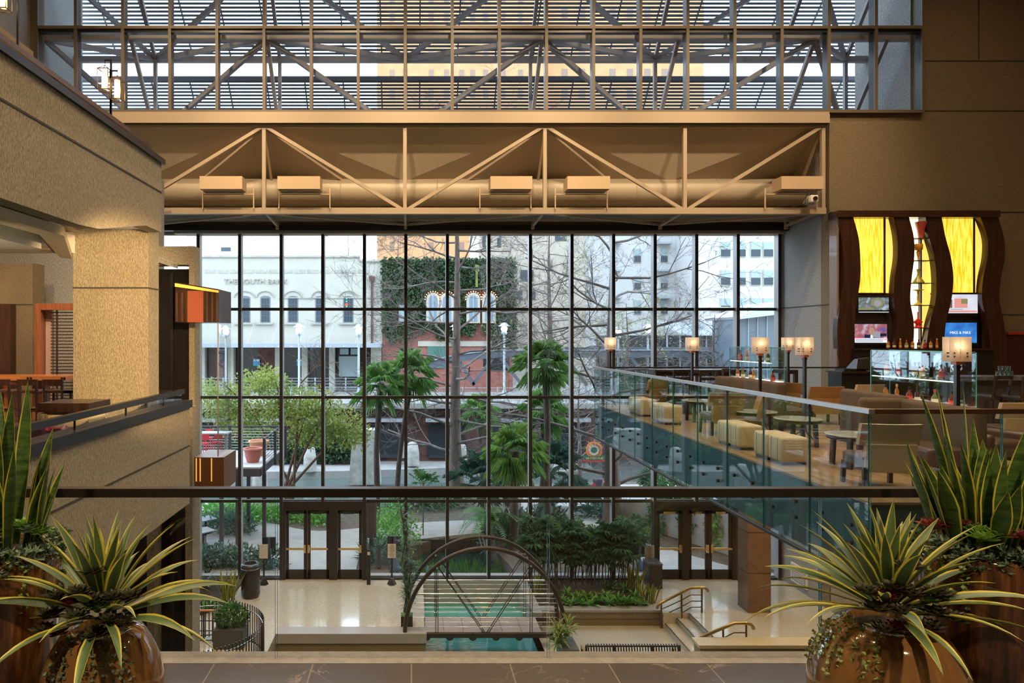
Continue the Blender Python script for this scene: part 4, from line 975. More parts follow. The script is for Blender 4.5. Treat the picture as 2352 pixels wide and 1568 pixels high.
# ---------------------------------------------------------------- ottomans
mat('cream_leather', (.62,.58,.47), .45, var=.05, vscale=6, bump=.08, bscale=60)
mat('tan_leather', (.34,.20,.085), .5, var=.08, vscale=6, bump=.08, bscale=60)
mat('cream_fabric', (.50,.42,.30), .85, bump=.3, bscale=160)
mat('suede', (.085,.058,.036), .9, var=.2, vscale=3)
mat('brown_leather', (.085,.045,.032), .35, bump=.05, bscale=50)
mat('black_leather', (.02,.022,.028), .25)
def ottoman():
    t = thing('ottoman', '', 'ottoman', (0,0,0), 'cube ottomans along the bar glass')
    build('cushion', MB().rbox(-.21,.21,-.21,.21,.04,.43,.045), M['tan_cream'], t)
    s_ = MB(); 
    for y in (-.08, .1): s_.box(-.212,-.209,y-.003,y+.003,.06,.41)
    build('seam', s_, M['suede'], t); build('plinth', MB().box(-.18,.18,-.18,.18,0,.05), M['black'], t); return t
# two-tone hide: pale side panel and tan front are separate leathers
def hide():
    m = mat('tan_cream', (.6,.5,.36), .5, bump=.08, bscale=50); n = m.node_tree; b = n.nodes['Principled BSDF']
    g = nd(n,'ShaderNodeNewGeometry'); tc = nd(n,'ShaderNodeTexCoord'); sx = nd(n,'ShaderNodeSeparateXYZ'); n.links.new(tc.outputs['Normal'], sx.inputs[0])
    cr = nd(n,'ShaderNodeValToRGB'); cr.color_ramp.elements[0].position=.35; cr.color_ramp.elements[1].position=.75
    cr.color_ramp.elements[0].color = (.50,.33,.16,1); cr.color_ramp.elements[1].color = (.64,.60,.49,1)
    mm = nd(n,'ShaderNodeMath', operation='MULTIPLY'); mm.inputs[1].default_value = -1; n.links.new(sx.outputs[0], mm.inputs[0]); n.links.new(mm.outputs[0], cr.inputs[0]); n.links.new(cr.outputs[0], b.inputs['Base Color'])
mat('tan_cream', (.58,.47,.32), .5, var=.05, vscale=5, bump=.08, bscale=50)
o0 = ottoman(); spots = [(5.87,10.64),(5.87,11.10),(5.9,12.06),(5.9,12.52),(5.87,15.5),(5.87,15.98),(5.86,17.1),(5.86,17.58)]
labs = ['cube ottoman nearest the camera, front of the nearest pair','cube ottoman rear of the nearest pair','cube ottoman front of the second pair','cube ottoman rear of the second pair','cube ottoman front of the third pair','cube ottoman rear of the third pair','cube ottoman front of the farthest pair','cube ottoman rear of the farthest pair, closest to the windows']
for i, (x, y) in enumerate(spots):
    if i == 0: o0.location = (x,y,0); o0['label'] = labs[0]+', beside the glass'
    else: copy_tree(o0, (x,y,0), None, labs[i]+', beside the glass')
# ---------------------------------------------------------------- lounge chairs
def lounge(bm, name='lounge_chair'):
    t = thing(name, '', 'chair', (0,0,0), 'lounge chairs on the bar terrace')
    # backrest: wide winged top over a narrower lower part, facing +y (back towards camera)
    mb = MB(); n = 10; vs = []
    def slab(x0, x1, z0, z1, curve):
        b = len(mb.v)
        for i in range(n+1):
            x = x0+(x1-x0)*i/n; yc = -.30-curve*(x/.36)**2*-1
            for (yy, zz) in ((yc,z0),(yc+.07,z0),(yc+.04-.10*(z1-.3),z1),(yc-.03-.10*(z1-.3),z1)): mb.v.append((x,yy,zz))
        for i in range(n):
            for k in range(4): mb.f.append((b+i*4+k, b+i*4+(k+1)%4, b+(i+1)*4+(k+1)%4, b+(i+1)*4+k)); mb.m.append(0); mb.sm.append(False)
        mb.f.append((b,b+1,b+2,b+3)); mb.f.append((b+n*4+3,b+n*4+2,b+n*4+1,b+n*4)); mb.m += [0,0]; mb.sm += [False,False]
    slab(-.36,.36,.58,.86,.06); slab(-.30,.30,.24,.60,.05)
    build('backrest', mb, M[bm], t)
    build('seat', MB().rbox(-.31,.31,-.27,.30,.28,.44,.04), M['brown_leather'], t)
    for x in (-.29,.29):
        for y in (-.25,.27): build('leg', MB().bar((x,y,.3),(x*1.03,y*1.08,0),.05), M['wood_dark'], t)
    return t
la = lounge('cream_fabric'); lb = lounge('tan_leather')
def put(o, first, x, y, rz, lab):
    if first: o.location = (x,y,0); o.rotation_euler = (0,0,rz); o['label'] = lab; return o
    return copy_tree(o, (x,y,0), rz, lab)
put(la, 1, 6.12, 8.95, -.12, 'large cream lounge chair seen from behind at the near glass corner of the bar')
put(la, 0, 10.75, 16.3, .1, 'cream backed lounge chair beside the till in front of the tall bar unit')
put(la, 0, 10.3, 11.8, 0, 'cream lounge chair at far right of the terrace in front of the bar stools')
put(lb, 1, 9.35, 15.6, -.1, 'tan leather chair with curved back right of the second tallest lamp')
put(lb, 0, 9.5, 16.9, -1.1, 'tan chair turned sideways between the two right lamps by the grey wall')
put(lb, 0, 6.30, 13.9, 0, 'brown backed lounge chair behind the second pair of ottomans')
put(lb, 0, 6.35, 13.0, 1.2, 'tan chair turned sideways beside the low glass topped table')
put(lb, 0, 6.4, 18.3, .5, 'small looking lounge chair at the far end by the window rail')
# ---------------------------------------------------------------- low round tables
def lowtable():
    t = thing('cocktail_table', '', 'table', (0,0,0), 'low round cocktail tables')
    build('tabletop', MB().lathe([(.38,.47),(.40,.48),(.40,.495),(.38,.50)], (0,0,0), 40), mat('table_stone', (.42,.42,.40), .12, col2=(.34,.34,.33), vscale=20), t)
    build('rim', MB().lathe([(.36,.42),(.375,.43),(.375,.47),(.36,.47)], (0,0,0), 40), M['wood_dark'], t)
    for k in range(4):
        a = math.pi/4+k*math.pi/2; build('leg', MB().bar((.28*math.cos(a),.28*math.sin(a),.44),(.30*math.cos(a),.30*math.sin(a),0),.06), M['wood_dark'], t)
    return t
tb = lowtable()
for i, (x, y, l) in enumerate(((7.02,12.4,'low round stone topped table in the middle of the terrace behind the nearest ottomans'),(6.85,13.6,'low round table partly behind the middle round table'),(6.72,10.35,'low round table beside the large cream lounge chair'),(6.9,17.6,'farthest low round table near the window rail'),(6.75,16.0,'low round table behind the third pair of ottomans'))):
    if i == 0: tb.location = (x,y,0); tb['label'] = l
    else: copy_tree(tb, (x,y,0), None, l)
# ---------------------------------------------------------------- banquettes
def booth(label, pts, h=1.0, th=.2, seat=None):
    t = thing('banquette', label, 'sofa', (pts[0][0], pts[0][1], 0)); 
    P_ = [Vector((x,y,0)) for x,y in pts]; 
    for i in range(len(P_)-1):
        a, b = P_[i], P_[i+1]; d = (b-a).normalized(); nrm = Vector((d.y,-d.x,0)); ln = (b-a).length
        mb = MB().rbox(0, ln+.04, -th/2, th/2, .05, h, .07); ang = math.atan2(d.y, d.x)
        mb.xform(Matrix.Translation(a) @ Matrix.Rotation(ang, 4, 'Z')); build('backrest', mb, M['suede'], t)
        if seat:
            s_ = MB().rbox(.05, ln-.05, -.62*seat if seat > 0 else .08, -.08 if seat > 0 else .62, .18, .44, .05)
            s_.xform(Matrix.Translation(a) @ Matrix.Rotation(ang, 4, 'Z')); build('seat', s_, M['brown_leather'], t)
    return t
def pd(x, D): return (PX(x,D), D)
booth('high backed brown suede booth sofa by the farther bottle display case', [pd(1647,17.2), pd(1716,16.2), pd(1796,14.4)], 1.0, .2, -1)
booth('high backed suede booth sofa standing behind the larger bottle display', [pd(1938,12.9), pd(2075,11.25)], 1.0, .2, None)
booth('dark L-shaped suede booth sofa nearest the camera below the bottle display', [pd(1972,10.95), pd(2078,10.75), pd(2250,9.2)], 1.0, .2, 1)
# ---------------------------------------------------------------- standing lamps with frosted plates
def frosted():
    m = bpy.data.materials.new('frosted_plate'); m.use_nodes = True; n = m.node_tree; b = n.nodes['Principled BSDF']
    b.inputs['Base Color'].default_value = (.85,.80,.74,1); b.inputs['Roughness'].default_value = .5
    tl = nd(n,'ShaderNodeBsdfTranslucent'); tl.inputs[0].default_value = (.95,.85,.75,1); ms = nd(n,'ShaderNodeMixShader'); ms.inputs[0].default_value = .75
    tr = nd(n,'ShaderNodeBsdfTransparent'); m2 = nd(n,'ShaderNodeMixShader'); m2.inputs[0].default_value = .12
    n.links.new(b.outputs[0], ms.inputs[1]); n.links.new(tl.outputs[0], ms.inputs[2]); n.links.new(ms.outputs[0], m2.inputs[1]); n.links.new(tr.outputs[0], m2.inputs[2]); n.links.new(m2.outputs[0], n.nodes['Material Output'].inputs[0]); M['frosted_plate'] = m
frosted(); mat('bulb', (1,.9,.7), .5, emit=(1,.78,.45), es=25); mat('copper', (.40,.10,.03), .35)
def lamp():
    t = thing('floor_lamp', '', 'lamp', (0,0,0), 'tall lamps with frosted glass plates')
    w_ = .155
    build('glass_shade', MB().box(-w_,-.005,-.065,-.058,1.62,1.965).box(.005,w_,-.065,-.058,1.62,1.965).box(-w_,w_,.058,.065,1.62,1.965), M['frosted_plate'], t)
    s_ = MB()
    for x in (-.09,.09):
        for z in (1.69,1.74): s_.tube([(x,-.075,z),(x,.07,z)], .010, 8)
    build('shade_bolt', s_, M['black'], t)
    build('bulb', MB().ball((0,0,1.84), .028, 10, 8), M['bulb'], t)
    build('socket', MB().tube([(0,0,1.60),(0,0,1.79)], .022, 8), M['fixture'], t)
    build('collar', MB().box(-.05,.05,-.05,.05,1.575,1.625), M['copper'], t)
    build('pole', MB().box(-.026,.026,-.026,.026,.16,1.575).box(-.035,.035,-.035,.035,1.53,1.56), M['dark_bronze'], t)
    b_ = MB()
    for k in range(3):
        a = k*2.094+.5; b_.tube([(0,0,.3),(.06*math.cos(a),.06*math.sin(a),.14),(.22*math.cos(a),.22*math.sin(a),.01)], .012, 6)
    build('base', b_, M['dark_bronze'], t); return t
l0 = lamp()
LS = [(1402,19.5,'frosted plate lamp at the far window corner of the terrace, leftmost of the lamps'),(1590,17.5,'tall frosted plate lamp in front of the high table, second from left'),(1746,14.5,'tall frosted plate lamp in front of the smaller bottle display'),(1810,18.5,'tall frosted plate lamp just left of the grey wall, smallest looking on the right'),(1848,13.3,'tall frosted plate lamp in front of the grey wall, beside the tan chairs'),(2198,9.6,'largest looking frosted plate lamp in front of the bigger bottle display')]
for i, (x, D, l) in enumerate(LS):
    rz = [0, .12, -.1, .1, .2, 0][i]
    if i == 0: l0.location = (PX(x,D),D,0); l0['label'] = l
    else: copy_tree(l0, (PX(x,D),D,0), rz, l)
    light('lamp_light', 'POINT', (PX(x,D),D,1.84), 9, (1,.72,.42), radius=.03)
# ---------------------------------------------------------------- high table and chairs by the window
D = 19.2; t = thing('high_table', 'long dark wooden high table by the window behind the terrace lamps', 'table', (PX(1600,D),D,0))
x0, x1 = PX(1503,D-.3), PX(1712,D-.3)
build('tabletop', MB().box(x0,x1,D-.35,D+.45,1.01,1.07), M['wood_dark'], t); build('apron', MB().box(x0+.05,x1-.05,D-.3,D+.4,.90,1.01), M['wood_dark'], t)
for x in (x0+.06,x1-.06):
    for y in (D-.29,D+.39): build('leg', MB().box(x-.05,x+.05,y-.05,y+.05,0,.9), M['wood_dark'], t)
def hchair():
    t = thing('bar_chair', '', 'chair', (0,0,0), 'black high chairs at the window table')
    build('seat', MB().rbox(-.21,.21,-.2,.2,.70,.76,.025), M['black_leather'], t)
    for x in (-.2,.2):
        build('leg', MB().bar((x,-.2,0),(x*1.03,-.24,1.12),.04), M['wood_dark'], t); build('leg', MB().bar((x,.18,0),(x,.18,.7),.04), M['wood_dark'], t)
    for z in (.88,1.08): build('back_slat', MB().box(-.2,.2,-.255,-.225,z-.03,z+.04), M['wood_dark'], t)
    build('footrest', MB().box(-.2,.2,.17,.2,.28,.31).box(-.2,.2,-.2,-.17,.28,.31), M['wood_dark'], t); return t
h0 = hchair()
for i, (x, y, l) in enumerate(((1558,18.2,'black high chair at the left of the window table'),(1618,18.0,'black high chair in the middle of the window table, beside the lamp pole'),(1668,18.75,'black high chair at the right of the window table, by the bottle display'))):
    if i == 0: h0.location = (PX(x,y),y,0); h0['label'] = l
    else: copy_tree(h0, (PX(x,y),y,0), 0, l)
t = thing('side_table', 'dark square legged high table against the grey wall behind the smaller display', 'table', (PX(1812,19),19,0))
x0, x1 = PX(1798,19), PX(1824,19)
build('tabletop', MB().box(x0,x1,18.8,19.5,.96,1.07), M['wood_dark'], t); build('leg', MB().box(x1-.09,x1,18.8,18.9,0,.96), M['wood_dark'], t); build('leg', MB().box(x0,x0+.09,18.8,18.9,0,.96), M['wood_dark'], t)
# ---------------------------------------------------------------- bottle display cases
mat('led', (1,1,1), .5, emit=(1,.80,.60), es=3.0); mat('shelf_frame', (.35,.33,.32), .3, metal=.8)
def case(x0, x1, y0, y1, zb, zm, zt, label, zbase):
    t = thing('bottle_display_case', label, 'display case', ((x0+x1)/2,(y0+y1)/2,0))
    e = .008
    def gp(a): o = build('glass_panel', a, [M['glass_shelf2'], M['glass_edge']], t); return o
    gp(MB().box(x0,x0+e,y0,y1,zb,zt)); gp(MB().box(x1-e,x1,y0,y1,zb,zt)); gp(MB().box(x0,x1,y0,y0+e,zb,zt)); gp(MB().box(x0,x1,y1-e,y1,zb,zt))
    for (a,b) in ((x0,y0),(x1,y0),(x0,y1),(x1,y1)): build('glass_edge', MB().box(a-.006,a+.006,b-.006,b+.006,zb,zt), M['teal_edge'], t)
    build('top_frame', MB().box(x0,x0+.02,y0,y1,zt,zt+.015).box(x1-.02,x1,y0,y1,zt,zt+.015).box(x0,x1,y0,y0+.02,zt,zt+.015), M['teal_edge'], t)
    build('shelf', MB().box(x0+.01,x1-.01,y0+.01,y1-.01,zm-.012,zm), M['glass_shelf'], t)
    build('shelf_light', MB().box(x0+.012,x0+.03,y0+.02,y1-.02,zm-.03,zm-.014), M['led'], t)
    build('base_shelf', MB().box(x0-.02,x1+.02,y0-.02,y1+.02,zb-.06,zb-.01), M['shelf_frame'], t)
    build('light_panel', MB().box(x0+.01,x1-.01,y0+.01,y1-.01,zb-.01,zb), mat('led_panel',(1,1,1),.5,emit=(1,.85,.72),es=1.6) if 'led_panel' not in M else M['led_panel'], t)
    build('cabinet', MB().box(x0,x1,y0,y1,0,zbase), M['wood_dark'], t); return t
glass('glass_shelf2', (.93,.97,.98), .06, .7); mat('teal_edge', (.12,.45,.45), .15)
case(8.53,8.85,16.2,18.3,.91,1.37,1.71,'smaller glass display case of lit bottles near the grey wall',.85)
case(9.22,9.60,11.6,13.7,.76,1.22,1.70,'larger glass display case of lit bottles in front of the tall bar unit',.70)
mat('whisky_amber', (.50,.17,.03), .08, coat=.6, spec=.8); mat('whisky_red', (.25,.04,.015), .08, coat=.6); mat('whisky_dark', (.09,.03,.03), .08, coat=.6); mat('glass_olive', (.22,.22,.06), .08, coat=.6)
mat('label_cream', (.75,.62,.42), .6); mat('label_red', (.6,.04,.03), .6); mat('label_gold', (.75,.45,.12), .5)
def bottle(kind, bm, lm, cm):
    t = thing('liquor_bottle', '', 'bottle', (0,0,0))
    pr = {'round': [(.038,0),(.045,.01),(.048,.13),(.042,.17),(.018,.20),(.015,.235)], 'tall': [(.032,0),(.036,.01),(.036,.17),(.02,.21),(.014,.26)], 'flask': [(.05,0),(.055,.015),(.055,.12),(.03,.165),(.016,.185),(.015,.225)]}[kind]
    build('bottle_glass', MB().lathe(pr, (0,0,0), 18), M[bm], t)
    z = pr[-1][1]; build('cap', MB().lathe([(.017,z-.01),(.019,z),(.019,z+.035),(.015,z+.04)], (0,0,0), 12), M[cm], t)
    R = pr[2][0]+.0015; lb = MB(); n = 8; vs = []
    for i in range(n+1):
        a = math.radians(-200+130*i/n)+.15; vs += [(R*math.cos(a),R*math.sin(a),.035),(R*math.cos(a),R*math.sin(a),.10)]
    lb.add(vs, [(2*i,2*i+2,2*i+3,2*i+1) for i in range(n)], 0, True); build('label_sticker', lb, M[lm], t); return t
BT = [bottle('round','whisky_amber','label_cream','black'), bottle('flask','whisky_red','label_red','black'), bottle('tall','whisky_amber','label_gold','label_gold'), bottle('round','whisky_dark','label_cream','black'), bottle('flask','glass_olive','label_cream','label_red')]
desc = ['amber bottle with cream label','squat brown bottle with red label','slim amber bottle with gold label','dark brown bottle with cream label','olive bottle with red cap']
used = set()
def putb(k, x, y, z, lab, grp):
    o = BT[k]
    if k in used: r = copy_tree(o, (x,y,z), None, lab)
    else: used.add(k); o.location = (x,y,z); o['label'] = lab; r = o
    r['group'] = grp
def row(pxs, X, z, kinds, where, grp):
    for i, (px, k) in enumerate(zip(pxs, kinds)):
        putb(k, X+.03*((i*7)%3-1), X*FOC/(px-CX), z, '%s, %s from left, %s' % (desc[k], ORD[i], where), grp)
row((2038,2060,2085,2111,2147,2183), 9.40, .761, (0,2,1,3,4,1), 'lower shelf of larger case', 'bottles in the larger display case')
row((2040,2064,2098,2122,2162,2195), 9.40, 1.221, (0,1,3,0,1,2), 'upper shelf of larger case', 'bottles in the larger display case')
row((1697,1707,1721,1734,1775), 8.66, .911, (0,4,3,2,1), 'lower shelf of smaller case', 'bottles in the smaller display case')
row((1703,1716,1742,1752,1764), 8.66, 1.371, (1,2,4,4,3), 'upper shelf of smaller case', 'bottles in the smaller display case')
for i in range(11):
    x = 2040+i*14; k = (0,3,2,4,0,3,1,0,2,3,4)[i]
    if x > 2160: break
    putb(k, PX(x,DY-.05), DY-.05, bz(800)+.001, '%s standing on the bar unit counter, %s from left' % (desc[k], ORD[i]), 'bottles on the bar unit counter')
# ---------------------------------------------------------------- bar stools and leather seats at right
def stool():
    t = thing('bar_stool', '', 'stool', (0,0,0), 'padded bar stools at the counter')
    build('seat', MB().rbox(-.24,.24,-.22,.22,.66,.78,.055), M['black_leather'], t)
    for x in (-.2,.2):
        for y in (-.18,.18): build('leg', MB().bar((x,y,.66),(x*1.2,y*1.2,0),.045), M['wood_dark'], t)
    build('back_frame', MB().bar((-.2,-.2,.7),(-.24,-.28,1.18),.045).bar((.2,-.2,.7),(.24,-.28,1.18),.045).bar((-.24,-.28,1.14),(.24,-.28,1.14),.03,.07).bar((-.22,-.25,.95),(.22,-.25,.95),.03,.05), M['wood_dark'], t); return t
s0 = stool()
for i, (x, y, l) in enumerate(((2272,14.3,'padded black bar stool left of the others at the counter'),(2340,14.0,'padded black bar stool at the right picture edge by the counter'))):
    if i == 0: s0.location = (PX(x,y),y,0); s0.rotation_euler = (0,0,.3); s0['label'] = l
    else: copy_tree(s0, (PX(x,y),y,0), .2, l)
def tub(label, x, y, rz):
    t = thing('leather_armchair', label, 'armchair', (x,y,0)); t.rotation_euler = (0,0,rz)
    o = build('seat', MB().rbox(-.33,.33,-.3,.34,.20,.45,.07), M['brown_leather'], t, (0,0,0))
    build('backrest', MB().rbox(-.38,.38,.28,.46,.1,.62,.08), M['brown_leather'], t, (0,0,0))
    for s_ in (-1,1): build('armrest', MB().rbox(s_*.40-.07,s_*.40+.07,-.3,.4,.1,.56,.06), M['brown_leather'], t, (0,0,0))
    for a in (-.3,.3):
        for b in (-.25,.3): build('leg', MB().box(a-.03,a+.03,b-.03,b+.03,0,.12), M['wood_dark'], t, (0,0,0))
tub('brown leather tub armchair in shadow right of the largest lamp', 8.65, 10.2, .3)
tub('dark leather tub armchair at the right picture edge behind the snake plants', 8.9, 9.0, -.3)
# ---------------------------------------------------------------- left gallery interior
D = 16.9
t = thing('high_counter_table', 'long orange wooden high counter table in the left gallery room', 'table', (PX(60,D),D,0))
build('tabletop', MB().box(-11.6, PX(176,D), D-.5, D+.4, .93, 1.03), M['wood_table'], t)
for x in (28, 95): build('leg', MB().box(PX(x,D)-.12,PX(x,D)+.12,D-.2,D+.2,0,.93), M['wood_orange'], t)
for x in (64,71,142,148): build('power_outlet', MB().box(PX(x,D-.5)-.025,PX(x,D-.5)+.025,D-.51,D-.5,.955,1.005), M['black'], t)
def wstool():
    t = thing('wooden_bar_stool', '', 'stool', (0,0,0), 'dark wooden stools at the counter table')
    build('seat', MB().rbox(-.22,.22,-.2,.22,.68,.75,.025), M['brown_leather'], t)
    for x in (-.2,.2):
        build('leg', MB().bar((x,-.2,0),(x*1.05,-.24,1.0),.045), M['wood_dark'], t); build('leg', MB().bar((x*1.05,.2,0),(x,.18,.7),.045), M['wood_dark'], t)
    build('back_slat', MB().box(-.22,.22,-.265,-.225,.86,1.0), M['walnut'], t)
    build('footrest', MB().box(-.2,.2,-.2,-.17,.25,.29).box(-.2,.2,.17,.2,.25,.29).box(-.22,-.18,-.2,.2,.25,.29).box(.18,.22,-.2,.2,.25,.29), M['wood_dark'], t); return t
w0 = wstool()
for i, (x, l) in enumerate(((14,'dark wooden bar stool at the left picture edge by the counter table'),(76,'dark wooden bar stool in the middle of the counter table'),(134,'dark wooden bar stool nearest the concrete pillar at the counter table'))):
    if i == 0: w0.location = (PX(x,15.9),15.9,0); w0['label'] = l
    else: copy_tree(w0, (PX(x,15.9),15.9,0), None, l)
t = thing('louvred_screen', 'orange wooden framed screen with horizontal slats behind the counter table', 'screen', (PX(128,17.8),17.8,0))
build('frame', MB().box(PX(84,17.8),PX(98,17.8),17.7,18.0,0,PZ(697,17.8)).box(PX(98,17.8),-7.4,17.7,18.0,PZ(712,17.8),PZ(697,17.8)), M['wood_orange'], t)
build('side_board', MB().box(PX(98,17.9),PX(117,17.9),17.95,18.05,0,PZ(712,17.9)), mat('pink_plaster',(.55,.38,.32),.8), t)
for i in range(34):
    z = PZ(712,17.8)-.06-.083*i
    if z < .3: break
    build('slat', MB().box(PX(117,17.8),-7.4,17.78,17.81,z-.013,z+.013), M['walnut'], t)
build('stile', MB().box(PX(129,17.8),PX(132,17.8),17.79,17.83,.1,PZ(712,17.8)), M['walnut'], t)
a = MB().box(-11.7, PX(75,18.5), 18.5, 19.1, 0, PZ(604,18.5)).box(-11.7,PX(75,18.5)+.002,18.492,18.499,PZ(699,18.5)-.01,PZ(699,18.5)+.01,1)
struct('wall_gallery_pier', a, [M['concrete_brown'], M['groove']])
struct('wall_gallery_panel', MB().box(-11.7, PX(29,18.3), 18.2, 18.45, 0, PZ(698,18.3)), M['walnut'])
t = thing('reception_desk', 'low dark topped stone desk standing behind the left gallery railing', 'desk', (PX(220,9.3),9.3,0))
build('desk_top', MB().box(PX(105,9.3), -4.3, 9.1, 9.75, .96, 1.08), M['wood_dark'], t)
build('desk_body', MB().box(PX(112,9.3), -4.35, 9.2, 9.7, 0, .96), M['plaster'], t)
build('stone_end', MB().box(PX(105,9.3), PX(119,9.3), 9.08, 9.2, 0, .94), M['concrete_warm'], t)
t = thing('cross_railing', 'dark rail with glass infill crossing behind the concrete pillar of the left gallery', 'railing', (-5.6,11.8,0))
build('handrail', MB().box(PX(133,11.75),-4.14,11.72,11.79,1.0,1.05), M['dark_bronze'], t)
build('glass_panel', MB().box(PX(140,11.75),-4.2,11.75,11.76,.08,1.0), M['glass_clear'], t)
mat('red_glass', (.40,.03,.08), .08, coat=.8); 
t = thing('red_glass_bowls', 'cluster of ruffled red and pink glass bowls behind the left gallery railing', 'bowl', (-4.75,8.2,0))
build('pedestal', MB().lathe([(.25,0),(.2,.05),(.2,.68),(.35,.72)], (-4.75,8.2,0), 20), M['wood_dark'], t)
r = random.Random(9)
for k in range(6):
    c = (-5.1+.16*k, 8.2+.1*(k%2), .725); mb = MB(); n = 24; vs = []
    for j in range(6):
        q = j/5; 
        for i in range(n):
            a = 2*math.pi*i/n; rr = .05+.10*q*(1+.12*math.sin(5*a)); vs.append((c[0]+rr*math.cos(a), c[1]+rr*math.sin(a), c[2]+.13*q**1.5+.015*q*math.sin(5*a+1)))
    mb.add(vs, [(j*n+i, j*n+(i+1)%n, (j+1)*n+(i+1)%n, (j+1)*n+i) for j in range(5) for i in range(n)], 0, True)
    build('glass_bowl', mb, M['red_glass'], t)
# cove box and downlight in the gallery ceiling
struct('ceiling_cove', MB().box(-11.6, PX(95,8.8), 7.2, 8.8, 3.10, 3.27), M['white_plaster'])
for X_ in (-7.2,-6.2,-5.2): light('cove_light', 'SPOT', (X_, 6.6, 2.6), 90, (1,.80,.52), aim=(X_,7.3,3.3), spot=120, blend=1, radius=.05)
for X_ in (-9.5, -7.5): light('gallery_downlight', 'SPOT', (X_, 13.2, 8.0), 900, (1,.75,.5), aim=(X_,16.8,0), spot=90, blend=.8, radius=.08)
light('pillar_fill', 'SPOT', (-1.2, 5.0, 2.95), 3600, (1,.66,.30), aim=(-4.8,10.9,2.0), spot=34, radius=.15)  # unseen spot added in mid-air to give the pillar its golden light
t = thing('ceiling_vent', 'small round ceiling vent above the louvred screen', 'vent', (PX(121,10.2),10.2,3.26))
build('vent_ring', MB().lathe([(.16,-.02),(.16,.0),(.08,.005)], (PX(121,10.2),10.2,3.268), 20), M['fixture'], t)
# lanterns at the upper gallery
mat('lantern_glow', (1,.8,.5), .5, emit=(1,.62,.22), es=2.6)
def lantern(x, yt, yb, D, ph, label):
    X = PX(x,D); z1, z0 = PZ(yt,D), PZ(yb,D); t = thing('lantern', label, 'lamp', (X, D, 3.75), 'lanterns on the upper gallery')
    build('candle_tube', MB().lathe([(.045,0),(.045,(z1-z0)*.8)], (X,D,z0+.03), 16), M['lantern_glow'], t)
    c_ = MB(); 
    for a,b in ((-.075,-.075),(.075,-.075),(.075,.075),(-.075,.075)): c_.bar((X+a,D+b,z0),(X+a,D+b,z1-.03),.008).bar((X+a,D+b,z1-.03),(X,D,z1+.04),.008)
    for z in (z0, z1-.03): c_.box(X-.08,X+.08,D-.08,D-.07,z-.006,z+.006).box(X-.08,X+.08,D+.07,D+.08,z-.006,z+.006).box(X-.08,X-.07,D-.08,D+.08,z-.006,z+.006).box(X+.07,X+.08,D-.08,D+.08,z-.006,z+.006)
    build('cage', c_, M['bronze'], t)
    build('post', MB().bar((X+ph,D,3.75),(X+ph,D,z1+.12),.025).bar((X+ph,D,z1+.11),(X,D,z1+.11),.02).bar((X,D,z1+.12),(X,D,z1+.03),.008), M['black'], t)
    light('lantern_light', 'POINT', (X,D-.15,z0+.15), 5, (1,.65,.3), radius=.05)
lantern(241, 156, 208, 10.0, .09, 'taller of two glowing lanterns on the upper gallery, left one')
lantern(270, 180, 230, 10.0, -.10, 'lower of two glowing lanterns on the upper gallery, right one')
lantern(8, -30, 23, 9.5, .2, 'glowing lantern cut by the upper left corner of the picture')
t = solo('stone_figurine', MB().lathe([(.12,0),(.13,1.2),(.14,1.25),(.09,1.34),(.06,1.4),(.07,1.46),(.03,1.54)], (PX(189,9.6),9.6,3.75), 14), M['plaster'], 'small beige figurine peeking above the upper gallery rail by the lanterns', 'figurine')
# higher gallery edge in the corner
struct('wall_gallery_top', MB().prism_x([(-5,6.6),(13,6.6),(13,7.4),(-5,7.4)], -7.4, -7.2), M['concrete_brown'])
struct('trim_8', MB().box(-7.22,-7.15,-5,13.05,6.4,6.75), M['bronze'])
# ---------------------------------------------------------------- lift car (glass) beside the shaft
D0, D1 = 13.0, 14.3; x0, x1 = PX(402,13), PX(502,13)
t = thing('glass_lift_car', 'glass lift car with dark slatted cap and orange lit base beside the shaft', 'lift', ((x0+x1)/2, 13.6, -.95))
z = lambda y: PZ(y, D0)
build('top_housing', MB().box(x0,x1,D0,13.9,z(740),z(668)).prism_y([(x0,z(668)),(x0+.02,z(648)),(x1,z(664)),(x1,z(668))],D0,13.9), M['walnut'], t)
sl = MB()
for i in range(9): X = x0+.03+(x1-x0-.06)*i/8; sl.box(X-.012,X+.012,D0-.02,D0,z(738),z(672))
build('slats', sl, M['bronze'], t)
build('coral_panel', MB().box(PX(432,D0),PX(468,D0),D0-.035,D0-.02,z(740),z(668)), mat('coral', (.36,.09,.05), .4), t)
build('roof_glow', MB().add([(x0,D0-.01,z(650)),(x1,D0-.01,z(667)),(x1,D0-.01,z(672)),(x0,D0-.01,z(658)),(x0,D0+.02,z(650)),(x1,D0+.02,z(667)),(x1,D0+.02,z(672)),(x0,D0+.02,z(658))],[(0,1,2,3)[::-1],(4,5,6,7),(0,1,5,4),(2,3,7,6),(0,3,7,4),(1,2,6,5)]), mat('lift_glow', (1,.5,.1), .5, emit=(1,.42,.06), es=.9), t)
build('glass_wall', MB().box(PX(452,D0),x1,D0,D0+.012,z(1048),z(740)).box(x1-.012,x1,D0,13.9,z(1048),z(740)), M['glass_clear'], t)
build('corner_post', MB().box(x1-.02,x1+.0,D0-.01,D0+.01,z(1048),z(740)), M['frame_grey'], t)
build('base_housing', MB().box(PX(446,D0),x1+.1,D0,13.9,z(1128),z(1050)), mat('lift_base', (.16,.075,.03), .35), t)
for x in (451,460,486): build('light_strip', MB().box(PX(x,D0)-.008,PX(x,D0)+.008,D0-.012,D0,z(1105),z(1052)), M['lift_glow'], t)
build('guide_rail', MB().box(PX(392,14.3),PX(398,14.3),14.28,14.34,-6,3.3), M['dark_bronze'], t)
